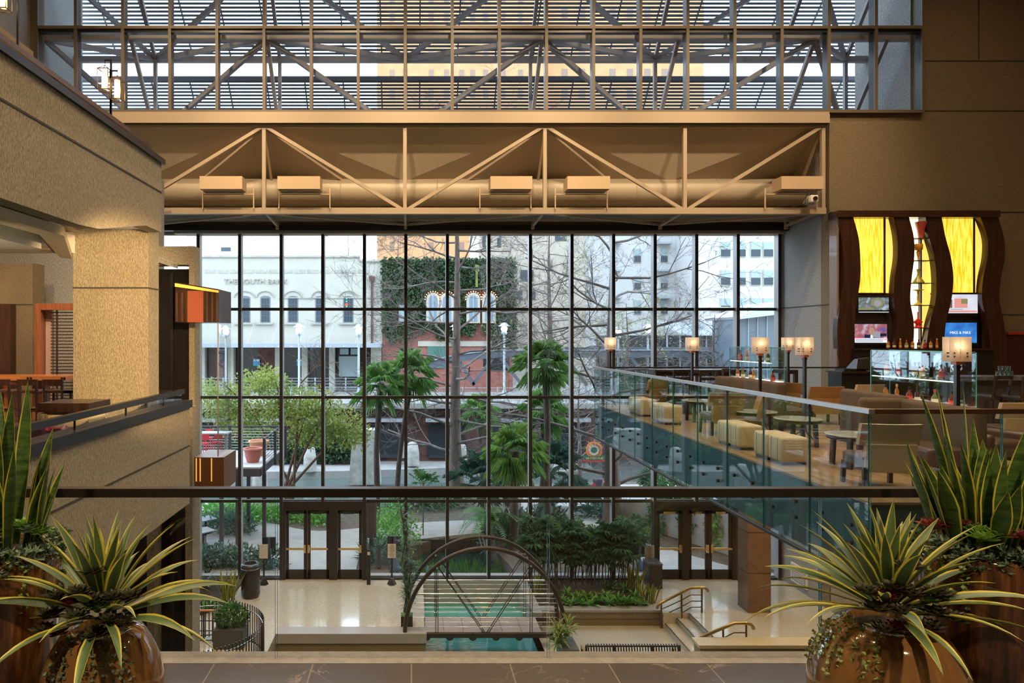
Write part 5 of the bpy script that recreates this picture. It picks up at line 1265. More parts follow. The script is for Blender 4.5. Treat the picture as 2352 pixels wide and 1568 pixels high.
# ---------------------------------------------------------------- ground, river, banks
mat('paving', (.37,.35,.33), .75, col2=(.30,.285,.27), vscale=3); mat('paving_light', (.43,.42,.41), .75, col2=(.37,.36,.35), vscale=3)
mat('garden_soil', (.13,.10,.075), 1, col2=(.07,.055,.04), vscale=4)
GZ = FL-.02
def spline(pts, n=5):
    o = []
    for i in range(len(pts)-1):
        p0 = pts[max(0,i-1)]; p1 = pts[i]; p2 = pts[i+1]; p3 = pts[min(len(pts)-1,i+2)]
        for k in range(n):
            t = k/n; f = lambda a,b,c,d: .5*((2*b)+(-a+c)*t+(2*a-5*b+4*c-d)*t*t+(-a+3*b-3*c+d)*t**3)
            o.append((f(p0[0],p1[0],p2[0],p3[0]), f(p0[1],p1[1],p2[1],p3[1])))
    o.append(pts[-1]); return o
def gpt(x, y, z=FL): D = DF(y, z); return (PX(x,D), D)
bank = spline([(-24,36.5),(-12,35.6),(-6,34.4),(-2.5,33.2),(0,33.6),(3,37.2),(8,39.6),(14,40),(22,39.5),(45,39)])
# soil ground with a pond cut out: pond polygon between X -2..5, Y 24.5..30
pond = spline([gpt(905,1300),gpt(925,1262),gpt(1000,1238),gpt(1080,1225),gpt(1110,1240),gpt(1165,1290),gpt(1185,1320)])
g = MB()
left = [(-24,24.36),(pond[0][0],24.36)]+pond[:len(pond)//2+1]; 
mid = pond[len(pond)//2]
bi = min(range(len(bank)), key=lambda i: abs(bank[i][0]-mid[0]))
polyL = [(-24,24.36),(pond[0][0]-.2,24.36)]+pond[:len(pond)//2+1]+[bank[bi]]+list(reversed(bank[:bi]))
polyR = [(45,24.36)]+list(reversed(bank[bi:]))+pond[len(pond)//2:]+[(pond[-1][0]+.1,24.36)]
g.prism(polyL, GZ-1.6, GZ); g.prism(polyR, GZ-1.6, GZ)
struct('floor_garden', g, M['garden_soil'])
solo('garden_pond', MB().box(-4,7,24.4,33,-8.3,-6.95), M['water_dark'], 'dark pond with weeds just outside the window behind the arches', 'pond', kind='stuff')
solo('river', MB().box(-70,13,30,48.78,-8.2,-7.35).box(13,80,30,51.98,-8.2,-7.35), M['water_river'], 'calm grey green river crossing behind the garden', 'river', kind='stuff')
def path(name, pts, label, m='paving', z0=GZ-.1, z1=GZ+.04):
    return struct(name, MB().prism(spline(pts, 4), z0, z1), M[m])
path('floor_path_doors', [(-7.2,24.4),(-7.6,26.4),(-8.6,28.6),(-8.8,31),(-6.6,31.0),(-4.6,29.8),(-3.2,29.8),(-1.2,30.6),(1.2,31.2),(3.0,31.3),(3.6,29.8),(1.2,28.8),(-.9,27.9),(-1.9,26.5),(-2.0,24.4)], '')
path('floor_path_patio', [(-16,24.4),(-16,31.5),(-12.2,31.4),(-9.8,29.6),(-8.7,27.6),(-7.9,26.0),(-7.4,24.4)], '', 'paving_light', GZ-.1, GZ+.03)
path('floor_path_right', [(9.0,24.4),(8.2,27),(6.2,29.5),(5.4,33),(6.4,36.8),(10,38.8),(17,39.2),(30,38.8),(30,35.5),(17,35.5),(10.5,34.6),(8.7,32),(9.0,29.0),(10.6,26.6),(12.2,24.4)], '')
path('floor_path_upper', [(-16,33.6),(-16,35.2),(-11,35.0),(-9.6,33.2),(-10.6,32.2)], '', 'paving_light')
# far bank walk and retaining wall, street
far = spline([(-70,45.5),(-20,45.2),(-8,45.0),(-2,45.6),(3,46.5),(7,48.2),(10,50),(14,52.3)])
g = MB().prism([(-70,53)]+far+[(14,53)], -8.2, -6.85); struct('floor_far_walk', g, M['paving'])
mat('wall_dark_brick', (.16,.07,.05), .9, col2=(.06,.035,.03), vscale=2); mat('deck_pale', (.28,.27,.25), .7)
SZ = -2.6
struct('wall_river_far', MB().box(-70,13,48.8,49.4,-7,SZ-.3).box(13,80,52,52.6,-8,SZ-.3), M['wall_dark_brick'])
g = MB().box(-70,13,47.4,75,SZ-.35,SZ).box(13,90,51.5,110,SZ-.35,SZ); struct('floor_street', g, M['deck_pale'])
t = thing('river_restaurants', 'dark arcade with windows under the street deck across the river', 'building', (0,48.7,-6.85))
for i in range(7):
    x = -16+4.3*i; build('arcade_window', MB().box(x,x+2.6,48.66,48.78,-6.6,-4.2), mat('shopfront_dark',(.03,.035,.04),.1) if 'shopfront_dark' not in M else M['shopfront_dark'], t)
    build('awning', MB().box(x-.2,x+2.8,47.9,48.7,-3.95,-3.7), mat('awning_grey',(.35,.38,.42),.7) if 'awning_grey' not in M else M['awning_grey'], t)
mat('white_stone', (.46,.44,.40), .8, col2=(.30,.28,.26), vscale=3)
def bollard(x, yb, D, w, ytop, label, round_=True):
    X = PX(x,D); z0, z1 = PZ(yb,D), PZ(ytop,D)
    mb = MB().lathe([(w*.58,0),(w*.55,(z1-z0)*.5),(w*.42,(z1-z0)*.93),(w*.25,(z1-z0)*.99),(.01,z1-z0)], (X,D,z0), 14) if round_ else MB().prism_y([(X-w/2,z0),(X-w*.38,z1),(X+w*.38,z1),(X+w/2,z0)], D-.5, D+.6)
    solo('mooring_pier', mb, M['white_stone'], label, 'pier', 'pale stone piers at the river edge')
bollard(712,1081,45.2,.78,1026,'white rounded stone pier behind the leaning yellow green tree')
bollard(597,1115,41,.8,1065,'white stone pier under the raised wooden deck at left')
bollard(839,1109,43,2.0,985,'tall pale tapered concrete pier right of the yellow green tree',False)
bollard(948,1066,46.5,.8,1014,'pale stone pier left of the bare cypress trunk')
bollard(925,1050,47.5,.5,1010,'small pale pier left of the cypress, behind the palm trunk')
bollard(1063,1060,46.5,.5,1020,'small pale pier just right of the cypress trunk')
for i,(x,yb,yt) in enumerate(((1268,995,945),(1288,1010,968),(1325,1032,965),(1340,1015,978),(1382,1010,968))): bollard(x,yb,51-i*.3,.9,yt,'pale tapering pier on the right far bank, %s from the left' % ORD[i])
# railings along the street
mat('rail_pale', (.45,.50,.53), .4, metal=.4)
t = thing('street_railing', 'long pale metal railing with thin horizontal bars along the street edge', 'railing', (0,47.6,SZ))
for y0,x0,x1 in ((47.6,-30,13.2),(51.7,13.2,40)):
    for k in range(7): build('rail_bar', MB().box(x0,x1,y0-.015,y0+.015,SZ+.15+.15*k,SZ+.175+.15*k+(.03 if k==6 else 0)), M['rail_pale'], t)
    x = x0
    while x < x1: build('rail_post', MB().box(x-.04,x+.04,y0-.04,y0+.04,SZ,SZ+1.15), M['rail_pale'], t); x += 2.4
t = thing('street_railing', 'second pale railing in front of the bank building shopfronts', 'railing', (-8,53.5,SZ))
for k in range(5): build('rail_bar', MB().box(-22,0,53.48,53.52,SZ+.5+.22*k,SZ+.53+.22*k), M['rail_pale'], t)
for i in range(10): build('rail_post', MB().box(-22+2.4*i,-21.9+2.4*i,53.45,53.55,SZ,SZ+1.45), M['rail_pale'], t)
# street lamps
mat('lamp_globe', (1,1,1), .5, emit=(1,.92,.78), es=5)
def streetlamp(x, yt, D, label):
    X = PX(x,D); zt_ = PZ(yt,D); t = thing('street_lamp', label, 'street lamp', (X,D,SZ), 'street lamps across the river')
    build('pole', MB().lathe([(.22,0),(.16,.6),(.09,.8),(.075,zt_-SZ-.75)], (X,D,SZ), 12), M['rail_pale'], t)
    build('globe', MB().ball((X,D,zt_-.45), .24, 12, 8), M['lamp_globe'], t)
    build('collar', MB().lathe([(.2,-.85),(.24,-.72),(.2,-.66)], (X,D,zt_), 12), M['rail_pale'], t)
    build('cap', MB().lathe([(.48,-.26),(.3,-.16),(.18,-.02),(.16,0),(.02,.02)], (X,D,zt_), 14), M['rail_pale'], t)
streetlamp(519,748,52,'street lamp at the far left in front of the bank building')
streetlamp(687,743,50,'street lamp in the middle of the bank building front')
streetlamp(824,745,50,'street lamp at the right end of the bank building front')
streetlamp(1046,743,54,'street lamp hidden partly by the bare cypress trunk')
streetlamp(1158,741,50,'street lamp in front of the ivy covered building corner')
streetlamp(1420,750,52,'street lamp behind the bare tree at right, left of the pair'); streetlamp(1488,744,52,'street lamp right of the pair near the white hotel')
# ---------------------------------------------------------------- bank building
BD = 58.0
mat('bank_wall', (.50,.48,.41), .85, col2=(.45,.43,.37), vscale=.5); mat('stone_stain', (.33,.33,.29), .9, col2=(.45,.43,.37), vscale=2.5)
mat('win_dark', (.05,.07,.09), .08); mat('win_frame', (.16,.18,.20), .5); mat('win_blue', (.22,.30,.38), .2); mat('win_curtain', (.30,.38,.40), .6)
b = thing('bank_building', 'low cream stone building with arched windows, carved lettering and a shop awning', 'building', (PX(660,BD),BD,SZ))
def q(n, x0, x1, y0, y1, m, d0=0, d1=.3, par=None, D=BD): return build(n, MB().box(PX(x0,D),PX(x1,D),D+d0,D+d1,PZ(y1,D),PZ(y0,D)), M[m], par or b)
q('wall', 430, 826, 590, 792, 'bank_wall', 0, 12); q('wall', 826, 878, 600, 792, 'bank_wall', 0, 12)
q('parapet_cap', 430, 827, 587, 591, 'stone_stain', -.12, .3); q('parapet_cap', 826, 878, 597.5, 601, 'stone_stain', -.12, .3)
for i in range(13): q('vent_band', 470+29.4*i, 495+29.4*i, 619, 627, 'stone_stain', -.03, .0)
tb = text_mb('THE SOUTH BANK', .60, .03); tb.xform(Matrix.Translation((PX(588,BD), BD-.06, PZ(647,BD))) @ RX90 @ Matrix.Diagonal((1.08,1,1,1)))
build('carved_lettering', tb, mat('carved', (.38,.34,.30), .9), b)
for x0, x1 in ((548,575),(598,621),(661,685),(724,747),(788,812)):
    zb_, zt_ = PZ(741,BD), PZ(684,BD); X0, X1 = PX(x0,BD), PX(x1,BD); xc = (X0+X1)/2; hw = (X1-X0)/2
    pl = [(X0,zb_),(X0,zt_)]+[(xc-hw*math.cos(math.pi*i/8), zt_+.18*math.sin(math.pi*i/8)) for i in range(1,8)]+[(X1,zt_),(X1,zb_)]
    w_ = build('window', MB().prism_y(pl, BD-.02, BD+.1), M['win_frame'], b)
    g_ = MB(); cw, ch = (X1-X0-.16)/3, (zt_-zb_-.1)/4
    for i in range(3):
        for j in range(4): g_.box(X0+.08+cw*i+.02, X0+.08+cw*(i+1)-.02, BD-.04, BD-.02, zb_+.08+ch*j+.02, zb_+.08+ch*(j+1)-.02)
    build('panes', g_, M['win_dark'], w_); q('sill', x0-9, x1+7, 741, 745, 'stone_stain', -.18, 0)
    hm = MB(); r_ = hw*1.75
    for i in range(10):
        a0, a1 = math.pi*i/10, math.pi*(i+1)/10; hm.bar((xc-r_*math.cos(a0),BD-.05,zt_+.05+.55*math.sin(a0)),(xc-r_*math.cos(a1),BD-.05,zt_+.05+.55*math.sin(a1)),.1,.08)
    build('hood_mould', hm, M['stone_stain'], b)
q('string_course', 640, 870, 683, 685, 'stone_stain', -.08, 0)
q('downpipe', 852, 857, 645, 792, 'wall_dark_brick', -.15, 0); q('downpipe', 848, 861, 634, 645, 'wall_dark_brick', -.2, 0)
q('awning', 440, 878, 788, 797, 'awning_grey', -2.2, 0)
for i in range(13): build('awning_light', MB().ball((PX(460+30*i,55.9),55.85,PZ(795,55.9)), .06, 8, 5), M['lamp_globe'], b)
for x in (530,585,641,704,768,832): build('awning_rod', MB().tube([(PX(x,BD),BD-.05,PZ(737,BD)),(PX(x-16,56),56,PZ(789,56))], .025, 5), M['rail_pale'], b)
q('shop_back', 440, 878, 797, 905, 'shopfront_dark', .6, .9)
for x in (458,524,632,693,756,852): q('shop_pier', x, x+(24 if x > 850 else 13), 797, 905, 'bank_wall', -.1, .6)
q('shop_door', 478, 520, 799, 865, 'maroon', .3, .5); q('shop_window', 590, 630, 799, 860, 'wall_dark_brick', .4, .58)
q('shop_curtain', 778, 824, 818, 865, 'win_curtain', .2, .35); q('shop_curtain', 780, 800, 800, 814, 'win_curtain', .2, .35); q('shop_curtain', 805, 824, 800, 814, 'win_curtain', .2, .35)
mat('poster_blue', (.05,.30,.50), .5)
for x in (581, 681): 
    s_ = thing('shop_poster', 'blue poster behind the shop glass of the bank building, %s one' % ('left' if x < 600 else 'right'), 'poster', (PX(x+7,BD),BD+.1,PZ(840,BD)))
    build('poster', MB().box(PX(x,BD),PX(x+15,BD),BD+.08,BD+.12,PZ(840,BD),PZ(824,BD)), M['poster_blue'], s_); build('poster_heading', MB().box(PX(x+1,BD),PX(x+14,BD),BD+.06,BD+.08,PZ(829,BD),PZ(826,BD)), M['white_plaster'], s_)
s_ = thing('neon_sign', 'small vertical neon sign in green and red inside the rightmost arched window', 'sign', (PX(796,BD),BD-.08,PZ(715,BD)))
em('neon_green', (.05,.9,.45), 1.5); em('neon_red', (1,.12,.05), 1.5)
for k,ch in enumerate('LUXTI'): 
    m_ = 'neon_red' if k == 2 else 'neon_green'
    if k == 2: build('neon_disc', MB().tube([(PX(796,BD),BD-.09,PZ(699.5,BD)),(PX(796,BD),BD-.06,PZ(699.5,BD))], .13, 14), M[m_], s_)
    else: build('neon_stroke', MB().box(PX(794.3,BD),PX(797.7,BD),BD-.09,BD-.06,PZ(687.5+6*k,BD),PZ(684.5+6*k,BD)), M[m_], s_)
# ---------------------------------------------------------------- ivy building
b = thing('ivy_building', 'red brick building covered with ivy and lit twin arched windows', 'building', (PX(1026,BD),BD,SZ))
mat('red_brick', (.40,.16,.12), .9, col2=(.28,.10,.08), vscale=3); mat('cream_trim', (.50,.47,.40), .8)
q('wall', 878, 1178, 596, 905, 'red_brick', .05, 14); q('trim_band', 960, 1130, 783, 795, 'cream_trim', -.05, .1)
q('corner_light', 1088, 1101, 610, 660, 'cream_trim', -.25, -.1) if 0 else None
q('banner', 1090, 1099, 610, 625, 'leaf_yellow', -.6, -.5); q('banner', 1091, 1096, 625, 660, 'leaf_yellow', -.6, -.5)
for xc_ in (994, 1026, 1086, 1122):
    X = PX(xc_,BD); zs = PZ(688,BD); hw = .34
    def archp(hw, zb_, rr): return [(X-hw,zb_),(X-hw,zs)]+[(X-rr*math.cos(math.pi*i/12), zs+rr*math.sin(math.pi*i/12)) for i in range(1,12)]+[(X+hw,zs),(X+hw,zb_)]
    s_ = build('arch_surround', MB().prism_y(archp(.57,PZ(742,BD),.57), BD-.45, BD+.1), M['cream_trim'], b)
    w_ = build('window_glass', MB().prism_y(archp(hw,PZ(738,BD),hw), BD-.48, BD-.44), M['win_blue'], s_)
    build('mullion', MB().box(X-.03,X+.03,BD-.52,BD-.48,PZ(738,BD),zs+hw), M['cream_trim'], s_)
    lb_ = MB()
    for i in range(11): lb_.ball((X-.66*math.cos(math.pi*i/10), BD-.55, zs+.66*math.sin(math.pi*i/10)), .045, 6, 4)
    build('fairy_lights', lb_, mat('fairy', (1,.6,.3), .5, emit=(1,.55,.2), es=4) if 'fairy' not in M else M['fairy'], s_)
q('window', 916, 932, 700, 738, 'win_curtain', -.4, -.3); q('shop_window', 918, 950, 800, 842, 'shopfront_dark', -.02, .06); 
X = PX(1003,BD); build('shop_arch', MB().prism_y([(PX(982,BD),PZ(845,BD)),(PX(982,BD),PZ(797,BD)),(PX(990,BD),PZ(790,BD)),(PX(1016,BD),PZ(790,BD)),(PX(1022,BD),PZ(797,BD)),(PX(1022,BD),PZ(845,BD))], BD-.03, BD+.06), mat('green_frame', (.08,.20,.17), .5), b)
q('shop_window', 1110, 1170, 798, 850, 'shopfront_dark', -.02, .06)
mb = MB(); r = random.Random(77)
for _ in range(15000):
    x = r.uniform(878,1180); y = r.uniform(592,805); edge = 768+14*math.sin(x*.05)+10*math.sin(x*.17)
    if 955 < x < 1150 and 665 < y < 745 and (abs(x-994) < 18 or abs(x-1026) < 18 or abs(x-1086) < 19 or abs(x-1122) < 19): continue
    if 912 < x < 936 and 696 < y < 740: continue
    if y > edge and not (x > 1130 and y < 865): continue
    leaf(mb, (PX(x,BD), BD-.05-r.random()*.35, PZ(y,BD)), (r.uniform(-1,1), -r.uniform(.2,1), r.uniform(-1.2,.3)), .30, .22, r.uniform(0,6))
for _ in range(1500):
    leaf(mb, (PX(1178,BD)+r.uniform(-.2,.25), BD+r.uniform(-.4,5), PZ(r.uniform(592,800),BD)), (r.uniform(-.2,1), -r.uniform(0,1), r.uniform(-1.2,.3)), .32, .24, r.uniform(0,6))
o = build('ivy', mb, M['leaf_ivy'], b)
# ---------------------------------------------------------------- distant buildings
mat('tower_brick', (.34,.20,.10), .9, col2=(.28,.16,.08), vscale=.6); mat('tower_win', (.12,.09,.07), .3); mat('hotel_wall', (.52,.52,.51), .85); mat('tan_wall', (.42,.38,.31), .9, col2=(.36,.32,.26), vscale=1)
def bldg(name, label, D, x0, x1, y0, y1, depth, wall, wins, wmat, frame=None, extra=None, sill=False):
    t = thing(name, label, 'building', (PX((x0+x1)/2,D),D,PZ(y1,D)))
    build('wall', MB().box(PX(x0,D),PX(x1,D),D,D+depth,PZ(y1,D),PZ(y0,D)), M[wall], t)
    for (wx, wy, ww, wh) in wins:
        if frame: f = build('window_frame', MB().box(PX(wx-1.2,D),PX(wx+ww+1.2,D),D-.12,D+.02,PZ(wy+wh+1.2,D),PZ(wy-1.2,D)), M[frame], t); par = f
        else: par = t
        build('window_glass', MB().box(PX(wx,D),PX(wx+ww,D),D-.16 if frame else D-.05,D-.12 if frame else D,PZ(wy+wh*.5,D) if frame else PZ(wy+wh,D),PZ(wy,D)), M[wmat], par)
        if frame: build('window_glass', MB().box(PX(wx,D),PX(wx+ww,D),D-.16,D-.12,PZ(wy+wh,D),PZ(wy+wh*.5+1,D)), M['win_dark'], par)
    return t
wins = [(x, y, 11, 21) for x in (895,925,985,1020,1055,1080,1110,1150,1190) for y in range(-60, 600, 44)]
wins = [(x,y,w_,h_) for (x,y,w_,h_) in wins if not (262 < y < 500)]
tw = bldg('brick_tower', 'tall sunlit orange brick tower behind the louvres and trees', 110, 866, 1250, -500, 900, 30, 'tower_brick', wins, 'tower_win')
wins = [(x, y, 14, 24) for x in (1290,1330,1400,1440,1480,1520,1570) for y in range(-30, 260, 47)]
bldg('brick_tower', 'right wing of the sunlit brick tower seen through the clerestory', 113, 1252, 1617, -500, 900, 30, 'tower_brick', wins, 'tower_win')
wins = [(x, y, 6, 14) for x in range(540, 596, 9) for y in range(540, 600, 20)]
bldg('office_tower', 'slim pale office tower with narrow windows rising behind the bank building', 130, 535, 600, 430, 1000, 20, 'tan_wall', wins, 'tower_win')
bldg('white_block', 'plain white block behind the left end of the bank building', 95, 430, 534, 480, 1000, 20, 'hotel_wall', [(508,568,22,9)], 'win_dark')
wins = [(1108,540+0,7,28),(1142,548,9,20),(1275,535,26,18),(1195,620,30,26),(1180,668,20,20),(1210,668,20,20)]
bldg('tan_apartments', 'tan stone building behind the ivy covered corner and the bare trees', 72, 1100, 1345, 420, 905, 12, 'tan_wall', wins, 'win_dark')
wins = [(x, y, 15, 30) for x in (1456,1517,1577) for y in (510, 572, 634, 690)]
t = bldg('white_hotel', 'white hotel wing with small balconies seen between the bare branches', 76, 1345, 1602, 300, 905, 14, 'hotel_wall', wins, 'win_curtain', 'cream_trim')
D = 76
for x, w_ in ((1410,14),(1506,32)):
    for y in (558, 620, 682): build('balcony', MB().box(PX(x,D),PX(x+w_,D),D-.9,D,PZ(y+4,D),PZ(y,D)), M['awning_grey'], t); build('balcony_rail', MB().box(PX(x+1,D),PX(x+w_-1,D),D-.88,D-.84,PZ(y-14,D)-.05,PZ(y-14,D)).box(PX(x+1,D),PX(x+2,D),D-.88,D-.84,PZ(y,D),PZ(y-14,D)).box(PX(x+w_-2,D),PX(x+w_-1,D),D-.88,D-.84,PZ(y,D),PZ(y-14,D)), M['rail_pale'], t)
wins = [(x, y, 21, 33) for x in (1655,1690,1724,1753) for y in (491, 556, 621, 685)]
t = bldg('white_hotel', 'nearer white hotel wing with paired sash windows at the right end of the window', 70, 1602, 1900, 300, 905, 14, 'hotel_wall', wins, 'win_curtain', 'cream_trim')
build('cornice_band', MB().box(PX(1630,70),PX(1900,70),69.7,70,PZ(712,70),PZ(705,70)), M['cream_trim'], t)
# ---------------------------------------------------------------- right side sheds and truss bridge
t = thing('metal_roof_pavilion', 'low dark pavilion with a sloped ribbed metal roof right of the bare trees', 'building', (PX(1640,56),56,SZ))
D = 55; mat('roof_metal', (.55,.60,.66), .35, metal=.5)
build('roof', MB().prism_x([(D-.5,PZ(768,D)),(D+5,PZ(740,D+5)),(D+5.2,PZ(740,D+5)),(D-.5,PZ(770.5,D))], PX(1560,D), PX(1684,D)), M['roof_metal'], t)
for i in range(14): X = PX(1562+9.3*i,D); build('roof_rib', MB().bar((X,D-.5,PZ(767,D)),(X,D+5,PZ(739,D+5)),.06,.08), M['roof_metal'], t)
build('wall', MB().box(PX(1400,D),PX(1682,D),D,D+4,SZ,PZ(770,D)), M['shopfront_dark'], t)
for x in range(1500,1682,30): build('post', MB().box(PX(x,D),PX(x+3,D),D-.1,D,SZ,PZ(770,D)), M['awning_grey'], t)
t = thing('conservatory', 'grey glazed conservatory with a peaked metal roof by the right window edge', 'building', (PX(1750,46),46,SZ))
D = 46
build('glazed_wall', MB().prism_y([(PX(1696,D),SZ),(PX(1696,D),PZ(726,D)),(PX(1790,D),PZ(718,D)),(PX(1790,D),SZ)], D, D+4), mat('conserv_glass', (.16,.20,.24), .12), t)
build('roof', MB().prism_y([(PX(1692,D),PZ(727,D)),(PX(1790,D),PZ(692,D)),(PX(1800,D),PZ(720,D)),(PX(1694,D),PZ(733,D))], D-.4, D+5), M['roof_metal'], t)
for x in (1697,1717,1738,1760,1782): build('frame_bar', MB().box(PX(x,D),PX(x+2,D),D-.06,D,SZ,PZ(726,D)), M['awning_grey'], t)
t = thing('truss_bridge', 'dark steel riveted truss bridge crossing beyond the trees', 'bridge', (PX(1400,52),52,SZ))
D = 51.3; mat('bridge_steel', (.10,.12,.15), .5); mat('rivet', (.4,.45,.52), .4)
def top(x): 
    return 803 if x < 1620 else 803+(x-1620)*.1
pts = [(960,838),(1010,822),(1060,812),(1110,806),(1150,803),(1300,803),(1450,803),(1600,803),(1650,808),(1700,816),(1760,834)]
for (xa,ya),(xb,yb) in zip(pts[:-1],pts[1:]):
    build('girder', MB().add([(PX(xa,D),D,PZ(ya,D)),(PX(xb,D),D,PZ(yb,D)),(PX(xb,D),D,PZ(yb+18,D)),(PX(xa,D),D,PZ(ya+18,D)),(PX(xa,D),D+.5,PZ(ya,D)),(PX(xb,D),D+.5,PZ(yb,D)),(PX(xb,D),D+.5,PZ(yb+18,D)),(PX(xa,D),D+.5,PZ(ya+18,D))],[(0,3,2,1),(4,5,6,7),(0,1,5,4),(3,7,6,2),(0,4,7,3),(1,2,6,5)]), M['bridge_steel'], t)
    build('rivet_strip', MB().bar((PX(xa,D),D-.05,PZ(ya+.8,D)),(PX(xb,D),D-.05,PZ(yb+.8,D)),.09,.06), M['rivet'], t)
for (xa,xb) in ((1010,975),(1050,1090),(1135,1085),(1150,1200),(1290,1240),(1300,1350),(1440,1395),(1450,1500),(1590,1545),(1600,1650)):
    build('diagonal', MB().bar((PX(xa,D),D+.2,PZ(820,D)),(PX(xb,D),D+.2,PZ(885,D)),.22,.22), M['bridge_steel'], t)
build('deck_edge', MB().box(PX(960,D),40,D+.0,D+.3,SZ-.1,SZ+.2), M['bridge_steel'], t)
D = 54; build('far_girder', MB().box(PX(1300,D),PX(1790,D),D,D+.4,PZ(812,D),PZ(797,D)), M['bridge_steel'], t)
# ---------------------------------------------------------------- deck with pots at left
t = thing('raised_deck', 'raised terrace deck with dark posts and cable railing at the left window bays', 'deck', (PX(560,27),28,FL))
D0_, D1_ = 26.5, 30.5; dz = PZ(1067,27.0)
mat('deck_board', (.50,.50,.52), .6); mat('post_dark', (.06,.05,.06), .5)
xl, xr = -14, PX(605,27)
build('deck_top', MB().box(xl,xr,D0_,D1_,dz-.06,dz), M['deck_board'], t); build('edge_beam', MB().box(xl,xr,D0_-.05,D0_+.05,dz-.36,dz-.06).box(xr-.1,xr,D0_,D1_,dz-.36,dz-.06), M['post_dark'], t)
for x, D in ((509,26.6),(546,26.6),(571,29.8),(607,27)): build('post', MB().box(PX(x,D)-.07,PX(x,D)+.07,D-.07,D+.07,FL,dz-.3), M['post_dark'], t)
build('brace', MB().bar((PX(513,26.6),26.6,PZ(1120,26.6)),(PX(546,26.6),26.6,PZ(1090,26.6)),.1), M['post_dark'], t)
for x, D in ((607,26.6),(632,28.6),(656,30.4),(528,30.4),(460,30.4)): build('rail_post', MB().box(PX(x,D)-.05,PX(x,D)+.05,D-.05,D+.05,dz-.3,dz+1.12), M['post_dark'], t)
for k in range(9):
    z_ = dz+.12*(k+1); rr = .012 if k < 8 else .035
    build('cable', MB().tube([(PX(607,26.6),26.6,z_),(xr+.02,30.4,z_)], rr, 5), M['steel'] if k < 8 else M['post_dark'], t); build('cable', MB().tube([(xl,30.4,z_),(xr,30.4,z_)], rr, 5), M['steel'] if k < 8 else M['post_dark'], t)
st_ = MB().add([(xr,26.55,dz),(xr+1.5,30.4,dz),(xr+1.5,30.4,dz-.2),(xr,26.55,dz-.2)],[(0,1,2,3)])
mat('terracotta', (.42,.13,.09), .6); mat('terracotta_l', (.62,.28,.15), .6)
def bigpot(x, yb, D, label, mm, s=1):
    X = PX(x,D); c = (X,D,dz); tt = thing('clay_pot', label, 'pot', c)
    build('pot_body', MB().lathe([(.26*s,0),(.34*s,.25*s),(.38*s,.5*s),(.40*s,.56*s)], c, 24), M[mm], tt); build('rim', MB().lathe([(.42*s,.54*s),(.45*s,.58*s),(.43*s,.64*s),(.36*s,.63*s),(.34*s,.55*s)], c, 24, cap=False), M[mm], tt)
    build('soil', MB().lathe([(.36*s,.55*s),(.02,.57*s)], c, 20), M['soil'], tt)
bigpot(581,1055,27.6,'dark red clay pot at the front of the raised deck','terracotta',.9); bigpot(594,1040,29.2,'lighter orange clay pot with wide rim behind the red one','terracotta_l',1.0)
mat('red_paint', (.65,.05,.06), .4)
for i,(x,D) in enumerate(((468,28),(499,28.3),(478,29.6))):
    X = PX(x,D); tt = thing('red_bar_stool', 'red high stool on the raised deck, %s from left' % ORD[(0,2,1)[i]], 'stool', (X,D,dz), 'red stools on the raised deck')
    build('seat', MB().box(X-.18,X+.18,D-.18,D+.18,dz+.68,dz+.72), M['red_paint'], tt)
    for a in (-.16,.16):
        for c_ in (-.16,.16): build('leg', MB().bar((X+a,D+c_,dz),(X+a*.9,D+c_*.9,dz+.7),.03), M['red_paint'], tt)
    build('backrest', MB().box(X-.17,X+.17,D+.15,D+.18,dz+.8,dz+1.05), M['red_paint'], tt)
X = PX(490,28.6); tt = thing('deck_table', 'high grey table with red stools on the raised deck', 'table', (X,28.6,dz)); build('tabletop', MB().box(X-.9,X+.65,28.35,29.1,dz+1.0,dz+1.05), M['paving_light'], tt)
for a in (-.7,.5): build('leg', MB().box(X+a-.05,X+a+.05,28.65,28.75,dz,dz+1.0), M['frame_grey'], tt)
# patio tables
def patio(x, y, D, label):
    X = PX(x,D); zt_ = PZ(y,D); t = thing('patio_table', label, 'table', (X,D,FL), 'patio tables outside the left window')
    s_ = .52; build('tabletop', MB().prism([(X-s_,D),(X,D-s_),(X+s_,D),(X,D+s_)], zt_-.03, zt_), mat('patio_top', (.35,.38,.42), .25), t)
    build('column', MB().tube([(X,D,FL+.02),(X,D,zt_-.03)], .05, 10), M['black'], t); build('base', MB().lathe([(.28,0),(.28,.03),(.06,.06)], (X,D,FL+.0), 20), M['black'], t)
patio(466,1217,27.4,'nearer square patio table on a round base outside the left window'); patio(472,1190,29.4,'farther square patio table outside the left window')
# stands outdoors, bollard posts
def ostand(x, yt, yb, D, label):
    X = PX(x,D); t = thing('sign_stand', label, 'sign', (X,D,FL)); z1 = PZ(yt,D)
    build('base', MB().lathe([(.24,0),(.22,.05),(.09,.3),(.05,.36)], (X,D,FL+.0), 8, smooth=False), mat('blue_grey', (.05,.09,.14), .4), t); build('pole', MB().tube([(X,D,FL+.3),(X,D,z1)], .05, 8), M['post_dark'], t)
    build('board', MB().box(X-.28,X+.22,D+.05,D+.09,z1-.62,z1-.02), M['black'], t)
ostand(619,1233,0,24.9,'dark sign board on a stand outside, left of the left doors'); ostand(907,1231,0,24.9,'dark sign board on a stand outside, right of the left doors'); ostand(1469,1240,0,24.9,'dark post stand outside behind the square litter bin')
solo('path_bollard', MB().box(PX(867,24.9),PX(875,24.9),24.85,24.95,FL,PZ(1252,24.9)).box(PX(868,24.9),PX(874,24.9),24.87,24.93,PZ(1252,24.9),PZ(1250,24.9)), M['post_dark'], 'square dark bollard outside between the left doors and the pot plant', 'bollard')
